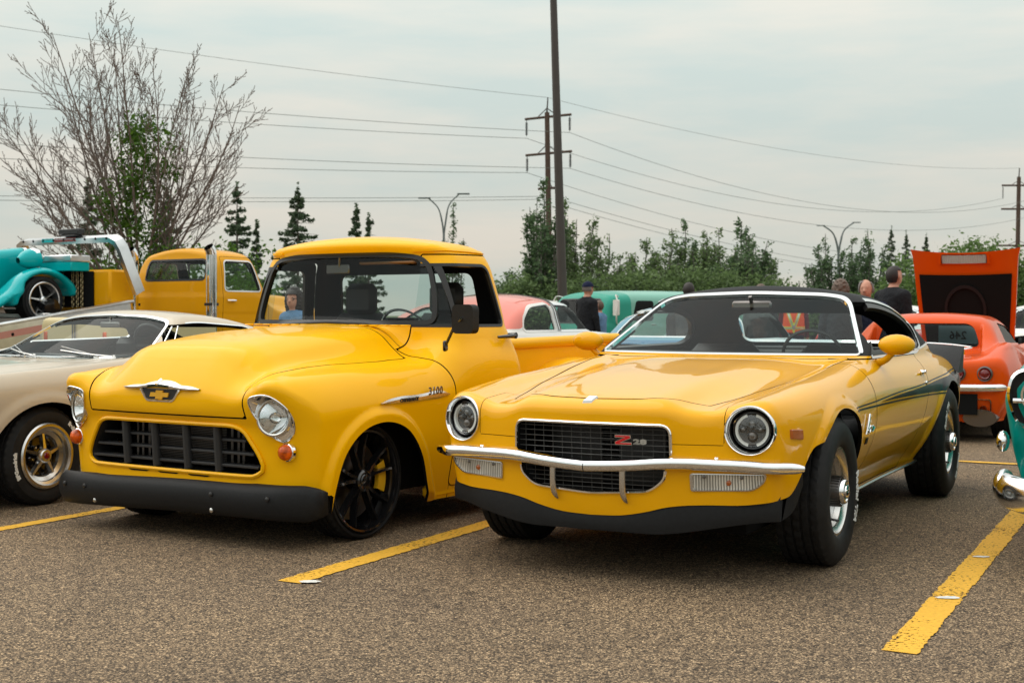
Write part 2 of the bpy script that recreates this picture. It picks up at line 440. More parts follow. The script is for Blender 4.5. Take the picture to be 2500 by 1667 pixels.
def nets(f, lo, hi, h, it=4, tri=True):
    """surface nets of f<0, projected on f=0; returns V, quads/tris, normals"""
    ax = [np.arange(lo[i], hi[i] + h * .5, h) for i in range(3)]
    nx, ny, nz = map(len, ax)
    g = np.broadcast_to(f(ax[0][:, None, None], ax[1][None, :, None], ax[2][None, None, :]), (nx, ny, nz)).astype(np.float32)
    s = g < 0
    c = np.zeros((nx - 1, ny - 1, nz - 1), np.int8)
    for i in (0, 1):
        for j in (0, 1):
            for k in (0, 1): c += s[i:nx - 1 + i, j:ny - 1 + j, k:nz - 1 + k]
    act = (c > 0) & (c < 8)
    I = np.argwhere(act); idx = -np.ones(act.shape, np.int64); idx[act] = np.arange(len(I))
    acc = np.zeros((len(I), 3)); cnt = np.zeros(len(I))
    for a in range(3):
        u, v = (a + 1) % 3, (a + 2) % 3
        for du in (0, 1):
            for dv in (0, 1):
                p0 = I.copy(); p0[:, u] += du; p0[:, v] += dv; p1 = p0.copy(); p1[:, a] += 1
                g0 = g[p0[:, 0], p0[:, 1], p0[:, 2]]; g1 = g[p1[:, 0], p1[:, 1], p1[:, 2]]
                m = (g0 < 0) != (g1 < 0)
                t = g0[m] / (g0[m] - g1[m])
                q = p0[m].astype(float); q[:, a] += t
                acc[m] += q; cnt[m] += 1
    V = np.array(lo) + h * acc / cnt[:, None]
    Q = []
    for a in range(3):
        u, v = (a + 1) % 3, (a + 2) % 3
        sl0 = [slice(None)] * 3; sl1 = [slice(None)] * 3
        sl0[a] = slice(0, -1); sl1[a] = slice(1, None)
        e = s[tuple(sl0)] != s[tuple(sl1)]
        E = np.argwhere(e)
        E = E[(E[:, u] > 0) & (E[:, v] > 0) & (E[:, u] < g.shape[u] - 1) & (E[:, v] < g.shape[v] - 1)]
        sg = s[E[:, 0], E[:, 1], E[:, 2]]
        def cell(du, dv):
            p = E.copy(); p[:, u] -= du; p[:, v] -= dv
            return idx[p[:, 0], p[:, 1], p[:, 2]]
        q = np.stack([cell(1, 1), cell(0, 1), cell(0, 0), cell(1, 0)], 1)
        q[~sg] = q[~sg][:, ::-1]
        Q.append(q)
    Q = np.concatenate(Q)
    V0 = V.copy(); e = 1e-3
    def grad(V):
        G = np.empty_like(V)
        for a in range(3):
            d = np.zeros(3); d[a] = e
            A = V + d; B = V - d
            G[:, a] = (f(A[:, 0], A[:, 1], A[:, 2]) - f(B[:, 0], B[:, 1], B[:, 2])) / (2 * e)
        return G
    for _ in range(it):
        G = grad(V); val = f(V[:, 0], V[:, 1], V[:, 2])
        st = G * (val / ((G * G).sum(1) + 1e-9))[:, None]
        L = np.linalg.norm(st, axis=1)[:, None]
        V = V - st * np.minimum(1, h * .6 / (L + 1e-9)) * .9
    N = grad(V); N /= np.linalg.norm(N, axis=1)[:, None] + 1e-9
    T = np.concatenate([Q[:, [0, 1, 2]], Q[:, [0, 2, 3]]])
    return V, T, N

def trim(mesh, fn, iso=0.0):
    """keep the part of a triangle mesh where fn(V) > iso; cuts triangles on the line"""
    V, T, N = mesh
    if len(T) == 0: return mesh
    d = np.asarray(fn(V[:, 0], V[:, 1], V[:, 2]), float) - iso
    d = np.where(np.abs(d) < 1e-7, 1e-7, d)
    p = d[T] > 0; c = p.sum(1)
    out = [T[c == 3]]
    pairs = []
    def rot(mask, want):
        t = T[mask]; q = p[mask]
        k = np.argmax(q == want, axis=1)
        ar = np.arange(len(t))
        return np.stack([t[ar, k], t[ar, (k + 1) % 3], t[ar, (k + 2) % 3]], 1)
    a = rot(c == 1, True); b = rot(c == 2, False)
    ea = np.concatenate([a[:, [0, 1]], a[:, [0, 2]], b[:, [0, 1]], b[:, [0, 2]]])
    if len(ea):
        es = np.sort(ea, 1); uq, inv = np.unique(es, axis=0, return_inverse=True); inv = inv.ravel()
        t = d[uq[:, 0]] / (d[uq[:, 0]] - d[uq[:, 1]])
        NV = V[uq[:, 0]] + (V[uq[:, 1]] - V[uq[:, 0]]) * t[:, None]
        NN = N[uq[:, 0]] + (N[uq[:, 1]] - N[uq[:, 0]]) * t[:, None]
        NN /= np.linalg.norm(NN, axis=1)[:, None] + 1e-9
        o = len(V); inv = inv + o; na, nb = len(a), len(b)
        a1, a2, b1, b2 = inv[:na], inv[na:2 * na], inv[2 * na:2 * na + nb], inv[2 * na + nb:]
        out.append(np.stack([a[:, 0], a1, a2], 1))
        out.append(np.stack([b1, b[:, 1], b[:, 2]], 1)); out.append(np.stack([b1, b[:, 2], b2], 1))
        V = np.concatenate([V, NV]); N = np.concatenate([N, NN])
    T = np.concatenate(out)
    u, inv = np.unique(T, return_inverse=True)
    return V[u], inv.reshape(-1, 3), N[u]

def offset(mesh, d): return mesh[0] + mesh[2] * d, mesh[1], mesh[2]

def shell(name, mesh, t, mats, parent=None):
    """give a trimmed skin a thickness t inwards; the inner face and rim take mats[1] if there are two"""
    V, T, N = mesh
    if len(T) == 0: return None
    if not isinstance(mats, (list, tuple)): mats = [mats]
    n = len(V)
    E = np.concatenate([T[:, [0, 1]], T[:, [1, 2]], T[:, [2, 0]]])
    key = E[:, 0] * n + E[:, 1]; rk = E[:, 1] * n + E[:, 0]
    B = E[~np.isin(key, rk)]
    W = V - N * t
    Vs = [V, W, V[B[:, 0]], V[B[:, 1]], W[B[:, 0]], W[B[:, 1]]]
    m = len(B); o = 2 * n
    r = np.arange(m)
    rim = np.concatenate([np.stack([o + r, o + 2 * m + r, o + 3 * m + r], 1), np.stack([o + r, o + 3 * m + r, o + m + r], 1)])
    rn = np.cross(W[B[:, 0]] - V[B[:, 0]], V[B[:, 1]] - V[B[:, 0]]); rn /= np.linalg.norm(rn, axis=1)[:, None] + 1e-9
    Ns = [N, -N, rn, rn, rn, rn]
    F = np.concatenate([T, T[:, ::-1] + n, rim])
    k = 1 if len(mats) > 1 else 0
    mi = np.concatenate([np.zeros(len(T), int), np.full(len(T), k), np.full(len(rim), k)])  # dark rims put the shade of the shut lines into the colour
    return mesh_obj(name, np.concatenate(Vs), F, mats, parent, N=np.concatenate(Ns), mi=mi)

def skin(name, mesh, m, parent=None):
    V, T, N = mesh
    if len(T) == 0: return None
    return mesh_obj(name, V, T, m, parent, N=N)

def rpoly(pts, r=0.03, n=6):
    """polygon with rounded corners (r scalar or per-corner)"""
    P = np.array(pts, float); k = len(P); out = []
    R = [r] * k if np.isscalar(r) else r
    for i in range(k):
        a, b, c = P[i - 1], P[i], P[(i + 1) % k]
        u = a - b; v = c - b; lu, lv = np.linalg.norm(u), np.linalg.norm(v); u /= lu; v /= lv
        d = min(R[i], lu * .48, lv * .48)
        if d < 1e-5: out.append(b); continue
        for t in np.linspace(0, 1, n):
            out.append((1 - t) ** 2 * (b + u * d) + 2 * t * (1 - t) * b + t * t * (b + v * d))
    return np.array(out)

def band(mesh, fn, a, b):
    """the strip a < fn < b, cut with two clean lines"""
    return trim(trim(mesh, fn, a), lambda x, y, z: b - fn(x, y, z))

def resample(P, n, closed=True):
    P = np.asarray(P, float); Q = np.vstack([P, P[:1]]) if closed else P
    L = np.r_[0, np.cumsum(np.linalg.norm(np.diff(Q, axis=0), axis=1))]
    t = np.linspace(0, L[-1], n, endpoint=not closed)
    return np.stack([np.interp(t, L, Q[:, i]) for i in range(Q.shape[1])], 1)

def sdp(poly):
    """signed distance to a closed polygon, negative inside"""
    P = np.asarray(poly, float); A = P; B = np.roll(P, -1, 0)
    def fn(x, y):
        x, y = np.broadcast_arrays(np.asarray(x, float), np.asarray(y, float)); sh = x.shape
        q = np.stack([x.ravel(), y.ravel()], 1); d2 = np.full(len(q), 1e9); ins = np.zeros(len(q), bool)
        for a, b in zip(A, B):
            e = b - a; w = q - a
            t = np.clip(w @ e / (e @ e + 1e-12), 0, 1)
            r = w - t[:, None] * e
            d2 = np.minimum(d2, (r * r).sum(1))
            c = ((a[1] > q[:, 1]) != (b[1] > q[:, 1]))
            with np.errstate(divide='ignore', invalid='ignore'):
                xi = (b[0] - a[0]) * (q[:, 1] - a[1]) / (b[1] - a[1] + 1e-15) + a[0]
            ins ^= c & (q[:, 0] < xi)
        d = np.sqrt(d2); return np.where(ins, -d, d).reshape(sh)
    return fn

def smooth_curve(P, n, closed=False):
    """Catmull-Rom through P"""
    P = np.asarray(P, float)
    if closed: P = np.vstack([P, P[:1]])
    s = np.r_[0, np.cumsum(np.linalg.norm(np.diff(P, axis=0), axis=1))]
    if closed:
        P2 = np.vstack([P[-3:-1], P, P[1:3]]); s2 = np.r_[s[-3:-1] - s[-1], s, s[1:3] + s[-1]]
        return resample(spl(s2, np.linspace(0, s[-1], n * 3)) @ P2, n, False)[:-1] if False else spl(s2, np.linspace(0, s[-1], n, endpoint=False)) @ P2
    return spl(s, np.linspace(0, s[-1], n)) @ P

def on_face(F, pts, dx=0.0):
    """(y,z) points put on the front face x=F(|y|,z)"""
    P = np.asarray(pts, float)
    return np.column_stack([F(np.abs(P[:, 0]), P[:, 1]) + dx, P[:, 0], P[:, 1]])
def on_side(W, pts, dy=0.0, side=1):
    P = np.asarray(pts, float)
    return np.column_stack([P[:, 0], side * (W(P[:, 0], P[:, 1]) + dy), P[:, 1]])
def ring_tube(b, P, r, n=6, m=0):
    P = np.asarray(P, float); Q = np.vstack([P[-1:], P, P[:2]])
    return b.tube(Q[1:], r, n, cap=False, m=m)

def bil(gx, gy, T, x, y):
    """bilinear lookup"""
    x, y = np.broadcast_arrays(x, y)
    fx = np.clip((x - gx[0]) / (gx[1] - gx[0]), 0, len(gx) - 1.001); fy = np.clip((y - gy[0]) / (gy[1] - gy[0]), 0, len(gy) - 1.001)
    i = fx.astype(int); j = fy.astype(int); a = fx - i; b = fy - j
    return T[i, j] * (1 - a) * (1 - b) + T[i + 1, j] * a * (1 - b) + T[i, j + 1] * (1 - a) * b + T[i + 1, j + 1] * a * b
# ------------------------------------------------------------------ wheels
def tyre_mesh(R, w, rr, grooves=4, n=160, sipes=True):
    h = w / 2; sh = 0.028
    prof = [(h - .035, rr - .004), (h - .018, rr + .002), (h - .006, rr + .02), (h, rr + (R - rr) * .45), (h - .004, rr + (R - rr) * .72), (h - .016, R - .022), (h - sh - .004, R - .005)]
    tw = 2 * (h - sh - .008); ng = grooves; rib = tw / (ng + 1)
    y = h - sh - .008
    tread = []
    for g in range(ng + 1):
        y1 = y - rib
        tread += [(y, R, 1), (y - rib * .5, R + .001, 1), (y1 + .006, R, 1)]
        if g < ng: tread += [(y1 + .0035, R - .009, 0), (y1 - .0035, R - .009, 0)]
        y = y1 - .006 if g < ng else y1
    back = [(-a, b) for a, b in prof[::-1]]
    P = [(a, b, 0) for a, b in prof] + tread + [(a, b, 0) for a, b in back]
    P = np.array(P); k = len(P)
    th = np.linspace(0, 2 * math.pi, n, endpoint=False)
    rad = np.repeat(P[:, 1:2], n, 1); off = np.repeat(P[:, :1], n, 1)
    if sipes:
        tr = P[:, 2] > 0
        for i in np.where(tr)[0]:
            ph = int(abs(P[i, 0]) * 55) % 4
            j = np.arange(n)
            rad[i] -= np.where((j + ph) % 4 == 0, .006, 0)
    V = np.stack([rad * np.sin(th), off, rad * np.cos(th)], -1).reshape(-1, 3)
    F = []
    a = np.arange(n); b = (a + 1) % n
    for i in range(k - 1):
        F.append(np.stack([i * n + a, i * n + b, (i + 1) * n + b, (i + 1) * n + a], 1))
    return V, np.concatenate(F)

def arc_text(body, R, a_mid, size, yoff, m, parent, name='sidewall_lettering', bold=.002, space=1.0, flip=1):
    """raised letters bent round a wheel; a_mid = angle from the top, clockwise seen from outside (+y)"""
    V, F = text_mesh(body, size, 0.0015, bold, space=space)
    ang = a_mid + V[:, 0] / R * flip
    r = R + V[:, 1] * flip
    W = np.stack([-r * np.sin(ang), yoff + V[:, 2], r * np.cos(ang)], 1)
    return mesh_obj(name, W, F, m, parent)

def disc_holes(b, r0, r1, y, n_spoke, frac, n=10, m=0, th=.02, taper=1.0, twist=0.0):
    """n spokes as plates between r0 and r1"""
    for s in range(n_spoke):
        a = 2 * math.pi * s / n_spoke
        w0 = frac * 2 * math.pi * r0 / n_spoke / 2; w1 = w0 * taper
        ca, sa = math.cos(a), math.sin(a)
        ring = []
        for r, w in ((r0, w0), ((r0 + r1) / 2, (w0 + w1) / 2 * .9), (r1, w1)):
            yy = y(r)
            q = [(-w, yy - th), (-w * .75, yy), (w * .75, yy), (w, yy - th)]
            ring.append([(r * sa + t * ca, o, r * ca - t * sa) for t, o in q])
        b.loft(ring, closed=True, m=m, cap=True)

def make_wheel(parent, loc, side, style, R, w, rr, steer=0.0, letters=None, name='wheel', detail=True):
    o = empty(name, loc, (0 if side > 0 else math.pi) + steer); o.parent = parent
    V, F = tyre_mesh(R, w, rr, n=160 if detail else 64, sipes=detail)
    mesh_obj('tyre', V, F[:, ::-1], M['rubber'], o, angle=40)
    h = w / 2
    if style == 'rally':           # steel wheel, bright trim ring, ribbed drum cap
        h -= .026
        b = MB()
        b.lathe([(h - .005, rr + .012), (h + .004, rr + .004), (h + .003, rr - .010), (h - .012, rr - .020), (h - .020, rr - .040), (h - .045, rr - .048)], n=64)
        b.build('trim_ring', M['steel'], o)
        b = MB()
        b.lathe([(h - .04, rr - .03), (h - .10, rr - .05), (h - .105, rr - .06), (h - .085, rr - .085), (h - .07, .085), (h - .06, .07)], n=64)
        for k in range(5):
            a = 2 * math.pi * k / 5 + .3
            c = (( rr - .075) * math.sin(a), h - .083, (rr - .075) * math.cos(a))
            b.box((-.028, -.003, -.013), (.028, .004, .013), .003, 1, Matrix.Translation(c) @ Matrix.Rotation(a, 4, 'Y'))
        b.build('rim', [M['rim_paint'], M['dark']], o)
        b = MB(); n = 56
        b.lathe([(h - .08, .068), (h - .0, .068), (h + .02, .064)], n=n)
        for k in range(n // 2):
            a = 2 * math.pi * k / (n // 2)
            b.box((-.0022, -.047, -.003), (.0022, .044, .004), 0, 0, Matrix.Translation((.068 * math.sin(a), h - .027, .068 * math.cos(a))) @ Matrix.Rotation(a, 4, 'Y'))
        b.build('ribbed_hub', M['gunmetal'], o)
        b = MB()
        b.lathe([(h + .012, .060), (h + .03, .060), (h + .04, .054), (h + .041, .044), (h + .036, .040), (h + .036, .034), (h + .046, .032), (h + .052, .022), (h + .053, 0.0)], n=40)
        b.build('hub_cap', M['chrome'], o)
        b = MB()
        b.tube([(0.02, h - .03, -rr + .075), (.02, h + .012, -rr + .07)], .006, 8)
        b.build('valve', M['gloss_black'], o)
    elif style == 'magnum':        # five spokes, dark windows, polished lip
        b = MB()
        b.lathe([(h - .004, rr + .012), (h + .005, rr + .003), (h + .004, rr - .012), (h - .014, rr - .018), (h - .022, rr - .034), (h - .036, rr - .038), (h - .05, rr - .06), (h - .07, rr - .065)], n=64)
        b.build('trim_ring', M['steel'], o)
        b = MB()
        b.lathe([(h - .075, rr - .05), (h - .10, rr - .07), (h - .11, .05), (h - .09, 0)], n=48)
        b.build('rim', M['gloss_black'], o)
        b = MB()
        disc_holes(b, .038, rr - .058, lambda r: h - .05 + .03 * (1 - r / rr), 5, .62, th=.03, taper=.62)
        b.lathe([(h - .045, .048), (h - .02, .044), (h - .012, .036), (h - .012, .022)], n=32)
        b.build('spokes', M['steel'], o)
        b = MB()
        b.lathe([(h - .012, .022), (h - .006, .018), (h - .004, 0)], n=24)
        b.build('hub_cap', M['red_lens'], o)
        b = MB()
        for k in range(5):
            a = 2 * math.pi * (k + .5) / 5
            b.lathe([(h - .095, .012), (h - .07, .011), (h - .062, .006), (h - .062, 0)], c=(.062 * math.sin(a), 0, .062 * math.cos(a)), n=6)
        b.build('wheel_nut', M['chrome'], o)
    elif style == 'black10':       # big black multi spoke over a yellow caliper
        b = MB()
        b.lathe([(h - .006, rr + .006), (h + .001, rr), (h - .004, rr - .010), (h - .02, rr - .016), (h - .07, rr - .022), (-h + .03, rr - .03)], n=72)
        b.build('rim', M['gloss_black'], o)
        b = MB()
        for k in range(5):
            for sgn in (-1, 1):
                a0 = 2 * math.pi * k / 5 + .12; a1 = a0 + sgn * .30
                ring = []
                for t in (0, .33, .66, 1):
                    r = .035 + t * (rr - .055); a = a0 + (a1 - a0) * min(1, t * 1.05) * (1 - .15 * t) + sgn * .12 * (1 - t)
                    y = h - .022 - .012 * math.sin(t * 3.1)
                    wd = .017 - .006 * t
                    ca, sa = math.cos(a), math.sin(a)
                    ring.append([(r * sa + q * ca, y + oo, r * ca - q * sa) for q, oo in ((-wd, -.035), (-wd * .55, 0), (wd * .55, 0), (wd, -.035))])
                b.loft(ring, closed=True, cap=True)
        b.lathe([(h - .05, .06), (h - .018, .055), (h - .010, .046), (h - .012, .034), (h - .008, .03), (h - .006, 0)], n=40)
        b.build('spokes', M['gloss_black'], o)
        b = MB(); b.lathe([(-.01, .05), (.0, .05), (.0, rr - .055), (-.02, rr - .055)], n=56)
        b.build('brake_disc', M['gunmetal'], o)
        b = MB()
        ring = []
        for r, y in ((rr - .105, .03), (rr - .105, .055), (rr - .045, .055), (rr - .035, .02)):
            ring.append([(r * math.sin(a), y, r * math.cos(a)) for a in np.linspace(-1.95, -1.15, 14)])
        b.loft(ring, closed=False)
        b.build('brake_caliper', M['caliper'], o)
    elif style == 'thrust':        # five fat polished spokes, deep lip
        b = MB()
        b.lathe([(h - .004, rr + .008), (h + .003, rr), (h, rr - .014), (h - .03, rr - .022), (h - .06, rr - .03), (h - .09, rr - .04)], n=48)
        b.build('rim', M['alu'], o)
        b = MB(); b.lathe([(h - .10, rr - .03), (h - .11, 0)], n=24); b.build('rim_back', M['dark'], o)
        b = MB()
        disc_holes(b, .045, rr - .035, lambda r: h - .03 - .05 * (r / rr), 5, .62, th=.04, taper=.5)
        b.lathe([(h - .06, .055), (h - .02, .05), (h - .012, .036), (h - .005, .03), (h - .003, 0)], n=32)
        b.build('spokes', M['alu'], o)
    else:                          # plain steel disc
        b = MB()
        b.lathe([(h - .006, rr + .008), (h, rr), (h - .03, rr - .02), (h - .05, rr - .05), (h - .03, .09), (h - .01, .07), (h - .005, 0)], n=40)
        b.build('rim', M['steel'], o)
    h = w / 2
    if letters:
        for body, am, size in letters:
            arc_text(body, (R + rr) / 2 + .004, am, size, h + .0005, M['letter_white'], o)
    return o
# ------------------------------------------------------------------ yellow pickup
def build_truck():
    root = car_empty('pickup_truck', -1.45, 7.30, .575, label='bright yellow fifties pickup truck with black bumper and open black grille', cat='pickup truck')
    ya = [0, .15, .30, .38, .46, .53, .60, .70, .78, .86, .93]
    xs = [-1.7, -.80, -.65, -.45, -.2, .05, .25, .38, .46, .52, .60, .70]
    H = S2(xs, ya, [
        [1.11, 1.11, 1.10, 1.09, 1.07, 1.06, 1.06, 1.06, 1.03, .97, .90],
        [1.11, 1.11, 1.10, 1.088, 1.065, 1.035, 1.02, 1.02, 1.0, .955, .88],
        [1.105, 1.10, 1.092, 1.078, 1.04, .985, .938, .918, .902, .862, .80],
        [1.093, 1.09, 1.08, 1.065, 1.03, .965, .916, .893, .876, .834, .775],
        [1.078, 1.076, 1.066, 1.05, 1.01, .94, .906, .885, .867, .822, .76],
        [1.06, 1.057, 1.047, 1.027, .985, .92, .900, .880, .861, .812, .75],
        [1.035, 1.032, 1.022, 1.003, .962, .905, .888, .871, .851, .80, .735],
        [1.012, 1.010, 1.0, .98, .938, .885, .872, .861, .842, .79, .725],
        [.982, .98, .968, .942, .892, .855, .857, .853, .834, .78, .715],
        [.928, .924, .91, .88, .836, .82, .838, .845, .826, .77, .705],
        [.845, .842, .828, .805, .78, .775, .805, .835, .816, .755, .69],
        [.78, .775, .765, .75, .735, .735, .755, .785, .765, .71, .65]])
    zs = [.12, .30, .45, .60, .70, .80, .90, 1.02]
    W = S2([-1.7, -.9, -.4, .1, .45, .66], zs, [
        [.83, .86, .885, .90, .91, .91, .89, .86],
        [.83, .86, .882, .893, .90, .90, .885, .84],
        [.83, .865, .885, .892, .898, .888, .87, .83],
        [.84, .872, .886, .892, .898, .884, .865, .82],
        [.84, .862, .875, .882, .885, .872, .85, .80],
        [.76, .79, .81, .82, .825, .81, .79, .75]])
    ay = [0, .30, .50, .60, .70, .80, .92]
    F = S2(ay, [.12, .31, .42, .52, .60, .66, .74, .82, .92], [
        [.55, .575, .578, .58, .588, .625, .632, .61, .56],
        [.55, .57, .574, .576, .584, .62, .628, .605, .555],
        [.54, .56, .566, .570, .578, .605, .618, .60, .55],
        [.525, .545, .552, .558, .568, .595, .615, .61, .56],
        [.50, .52, .528, .536, .552, .580, .608, .632, .585],
        [.45, .478, .488, .50, .515, .535, .568, .60, .56],
        [.34, .37, .385, .395, .405, .42, .445, .465, .44]])
    Wc = S1([.9, 1.05, 1.12, 1.25, 1.45, 1.54, 1.62, 1.7], [.82, .81, .795, .768, .722, .70, .672, .63])
    Hr = lambda x, a: 1.634 - .075 * (a / .7) ** 2 - .30 * np.abs(x + 1.08) ** 2.0
    Xf = lambda a, z: -.672 - .23 * (z - 1.1) - .27 * a * a + .055 * sstep(1.495, 1.58, z)
    Xr = lambda a, z: -1.505 + .06 * sstep(1.1, 1.55, z) + .12 * a * a
    arch = resample(smooth_curve([(.335, .10), (.315, .30), (.255, .46), (.10, .578), (-.08, .605), (-.25, .555), (-.38, .42), (-.47, .24), (-.545, .10)], 60), 60, False)
    arch_poly = np.vstack([arch, [(-.545, -.2), (.335, -.2)]])
    sd_arch = sdp(arch_poly)
    # the arch distance on a table, so that it stays cheap on the grid
    gx, gz = np.linspace(-.95, .75, 60), np.linspace(.0, 1.2, 42)
    AT = sd_arch(gx[:, None], gz[None, :])
    AD = lambda x, z: bil(gx, gz, AT, x, z)
    def lower(x, y, z):
        a = np.abs(y)
        d = AD(x, z)
        fl = .026 * (1 - sstep(.035, .085, d)) * sstep(.12, .2, z)
        side = a - W(x, z) - fl
        f = smax(side, (z - H(x, a)) * .8, .11)
        f = smax(f, (x - F(a, z)), .055)
        return f
    def cab(x, y, z):
        a = np.abs(y)
        f = smax(a - Wc(z), (z - Hr(x, a)) * .95, .11)
        f = smax(f, x - Xf(a, z), .09)
        f = smax(f, Xr(a, z) - x, .14)
        return smax(f, .95 - z, .02)
    def body(x, y, z):
        lo = smax(lower(x, y, z), Xr(np.abs(y), z) - .02 - x, .10)
        return smin(lo, cab(x, y, z), .045)
    Mh = nets(body, (-1.62, -1.0, .13), (.72, 1.0, 1.72), .0135)
    P, IN = M['yellow'], [M['yellow'], M['dark']]
    G = .004
    A = np.abs
    # cuts
    hoodY = S1([-.80, -.62, 0, .4, .56, .66], [.63, .625, .62, .605, .575, .545])
    def hood_d(x, y, z):            # negative inside the bonnet
        a = A(y)
        rear = -.60 - .07 * sstep(.2, .62, a) * 0 - x
        return np.maximum(np.maximum(np.maximum((a - hoodY(x)), rear), .648 - z), -(z - .60))
    door = rpoly([(-.63, 1.035), (-.60, .98), (-.66, .90), (-.705, .79), (-.715, .45), (-.70, .20), (-1.52, .20), (-1.545, .80), (-1.50, .98), (-1.405, 1.10), (-1.335, 1.515), (-.745, 1.505)][::1], [.02, .02, .05, .05, .02, .05, .06, .08, .06, .04, .06, .07])
    sdd = sdp(door)
    door_d = lambda x, y, z: np.maximum(sdd(x, z), .55 - A(y))
    arch_d = lambda x, y, z: np.maximum(sd_arch(x, z), .45 - A(y))
    ws = rpoly([(-.685, 1.108), (.685, 1.108), (.67, 1.25), (.60, 1.485), (.40, 1.512), (-.40, 1.512), (-.60, 1.485), (-.67, 1.25)], [.06, .06, .1, .10, .2, .2, .10, .1])
    sdw = sdp(ws)
    nearf = lambda x, y, z: .035 - np.abs(x - Xf(A(y), z))
    ws_d = lambda x, y, z: np.maximum(sdw(y, z), -nearf(x, y, z))
    sw = rpoly([(-.715, 1.10), (-1.335, 1.10), (-1.262, 1.448), (-.735, 1.440)], [.03, .04, .06, .05]); sds = sdp(sw)
    sw_d = lambda x, y, z: np.maximum(sds(x, z), .5 - A(y))
    rw = rpoly([(-.56, 1.14), (.56, 1.14), (.53, 1.42), (-.53, 1.42)], .06); sdr = sdp(rw)
    rw_d = lambda x, y, z: np.maximum(sdr(y, z), x + 1.25)
    gr = rpoly([(-.575, .362), (.575, .362), (.64, .395), (.61, .47), (.525, .588), (.46, .607), (-.45, .607), (-.515, .588), (-.60, .47), (-.635, .395)], [.02, .02, .05, .12, .06, .05, .05, .06, .12, .05]); sdg = sdp(gr)
    gr_d = lambda x, y, z: np.maximum(sdg(y, z), .30 - x)
    tear = smooth_curve([(.603, .742), (.66, .764), (.735, .762), (.79, .715), (.812, .64), (.795, .568), (.755, .538), (.70, .560), (.645, .625), (.612, .69)], 60, True)
    sdt = sdp(tear)
    hl_d = lambda x, y, z: np.maximum(sdt(A(y), z), .30 - x)
    base = trim(Mh, lambda x, y, z: np.maximum(z - .27, .33 - x))
    base = trim(base, lambda x, y, z: arch_d(x, y, z))
    base = trim(base, lambda x, y, z: gr_d(x, y, z))
    base = trim(base, lambda x, y, z: hl_d(x, y, z))
    hood = trim(base, lambda x, y, z: -hood_d(x, y, z), G)
    rest = trim(base, hood_d, G)
    shell('bonnet', hood, .016, IN, root)
    door_all = trim(rest, lambda x, y, z: -door_d(x, y, z), G)
    rest = trim(rest, door_d, G)
    rest = trim(rest, ws_d); rest = trim(rest, rw_d)
    # apron: the panel round the grille between the wings
    ap_d = lambda x, y, z: np.maximum(np.maximum(A(y) - (.60 + .0 * z), .30 - x), z - .66)
    wing_d = lambda x, y, z: np.maximum(-.655 - x + .12 * sstep(1.0, .75, z) * 0 - sstep(.95, .80, z) * .055, -1 + 0 * x)
    apron = trim(rest, lambda x, y, z: -ap_d(x, y, z), .0)
    rest2 = trim(rest, ap_d, .0)
    shell('grille_surround', apron, .02, IN, root)
    wings = trim(rest2, lambda x, y, z: -wing_d(x, y, z), G * .6)
    cabm = trim(rest2, wing_d, G * .6)
    for s in (1, -1):
        w = trim(wings, lambda x, y, z: s * y)
        shell('front_wing', w, .018, IN, root)
    shell('cab', cabm, .03, IN, root)
    # doors
    doors = []
    for s in (1, -1):
        d0 = trim(door_all, lambda x, y, z: s * y)
        dm = trim(d0, sw_d)
        dr = shell('door', dm, .03, IN, root); doors.append(dr)
        rg = trim(trim(d0, lambda x, y, z: sds(x, z) + .004), lambda x, y, z: -sds(x, z) + .013)
        shell('window_seal', offset(rg, .002), .02, M['trim_rubber'], dr)
        gl = trim(d0, lambda x, y, z: -sds(x, z))
        glf = trim(gl, lambda x, y, z: x + .875 + (z - 1.1) * -.02)
        skin('quarter_glass', offset(glf, -.014), M['glass'], dr)
        pb = band(trim(d0, lambda x, y, z: -sds(x, z)), lambda x, y, z: x + .875 + (z - 1.1) * -.02, -.011, .011)
        shell('window_post', offset(pb, .002), .02, M['black'], dr)
        b = MB()                     # handle
        yh = s * (float(W(np.array(-1.3), np.array(1.0))) + .012)
        b.tube([(-1.19, s * .858, 1.028), (-1.25, s * .887, 1.032), (-1.335, s * .885, 1.036)], [.008, .012, .014], 8)
        b.tube([(-1.335, s * .84, 1.036), (-1.335, s * .892, 1.036)], [.017, .020], 10)
        b.build('handle', M['gloss_black'], dr)
    # mirror on its arm
    b = MB()
    b.prism(rpoly([(.988, -.655 * 0 + .988)], .01) if 0 else rpoly([(.945, 1.055), (1.085, 1.055), (1.085, 1.215), (.945, 1.215)], .035), 'x', -.66, -.60)
    mo = b.build('mirror', M['matt_black'], root, angle=50)
    b = MB(); b.tube(smooth_curve([(-.655, .862, .985), (-.645, .895, 1.03), (-.62, .955, 1.10), (-.60, 1.01, 1.135)], 14), .0085, 8)
    b.box((-.675, .852, .955), (-.635, .872, 1.015), .008)
    b.build('mirror_arm', M['gloss_black'], mo)
    b = MB(); b.tube([(-.602, 1.012, 1.138), (-.590, 1.012, 1.138)], .008, 10); b.build('screw', M['chrome'], mo)
    # windscreen and its rubber
    g0 = trim(Mh, lambda x, y, z: -ws_d(x, y, z))
    skin('windscreen', offset(g0, -.012), M['glass'], root)
    rg = band(trim(Mh, nearf), lambda x, y, z: sdw(y, z), -.016, .010)
    shell('windscreen_seal', offset(rg, .006), .03, M['trim_rubber'], root)
    g1 = trim(Mh, lambda x, y, z: -rw_d(x, y, z))
    skin('rear_window', offset(g1, -.012), M['glass'], root)
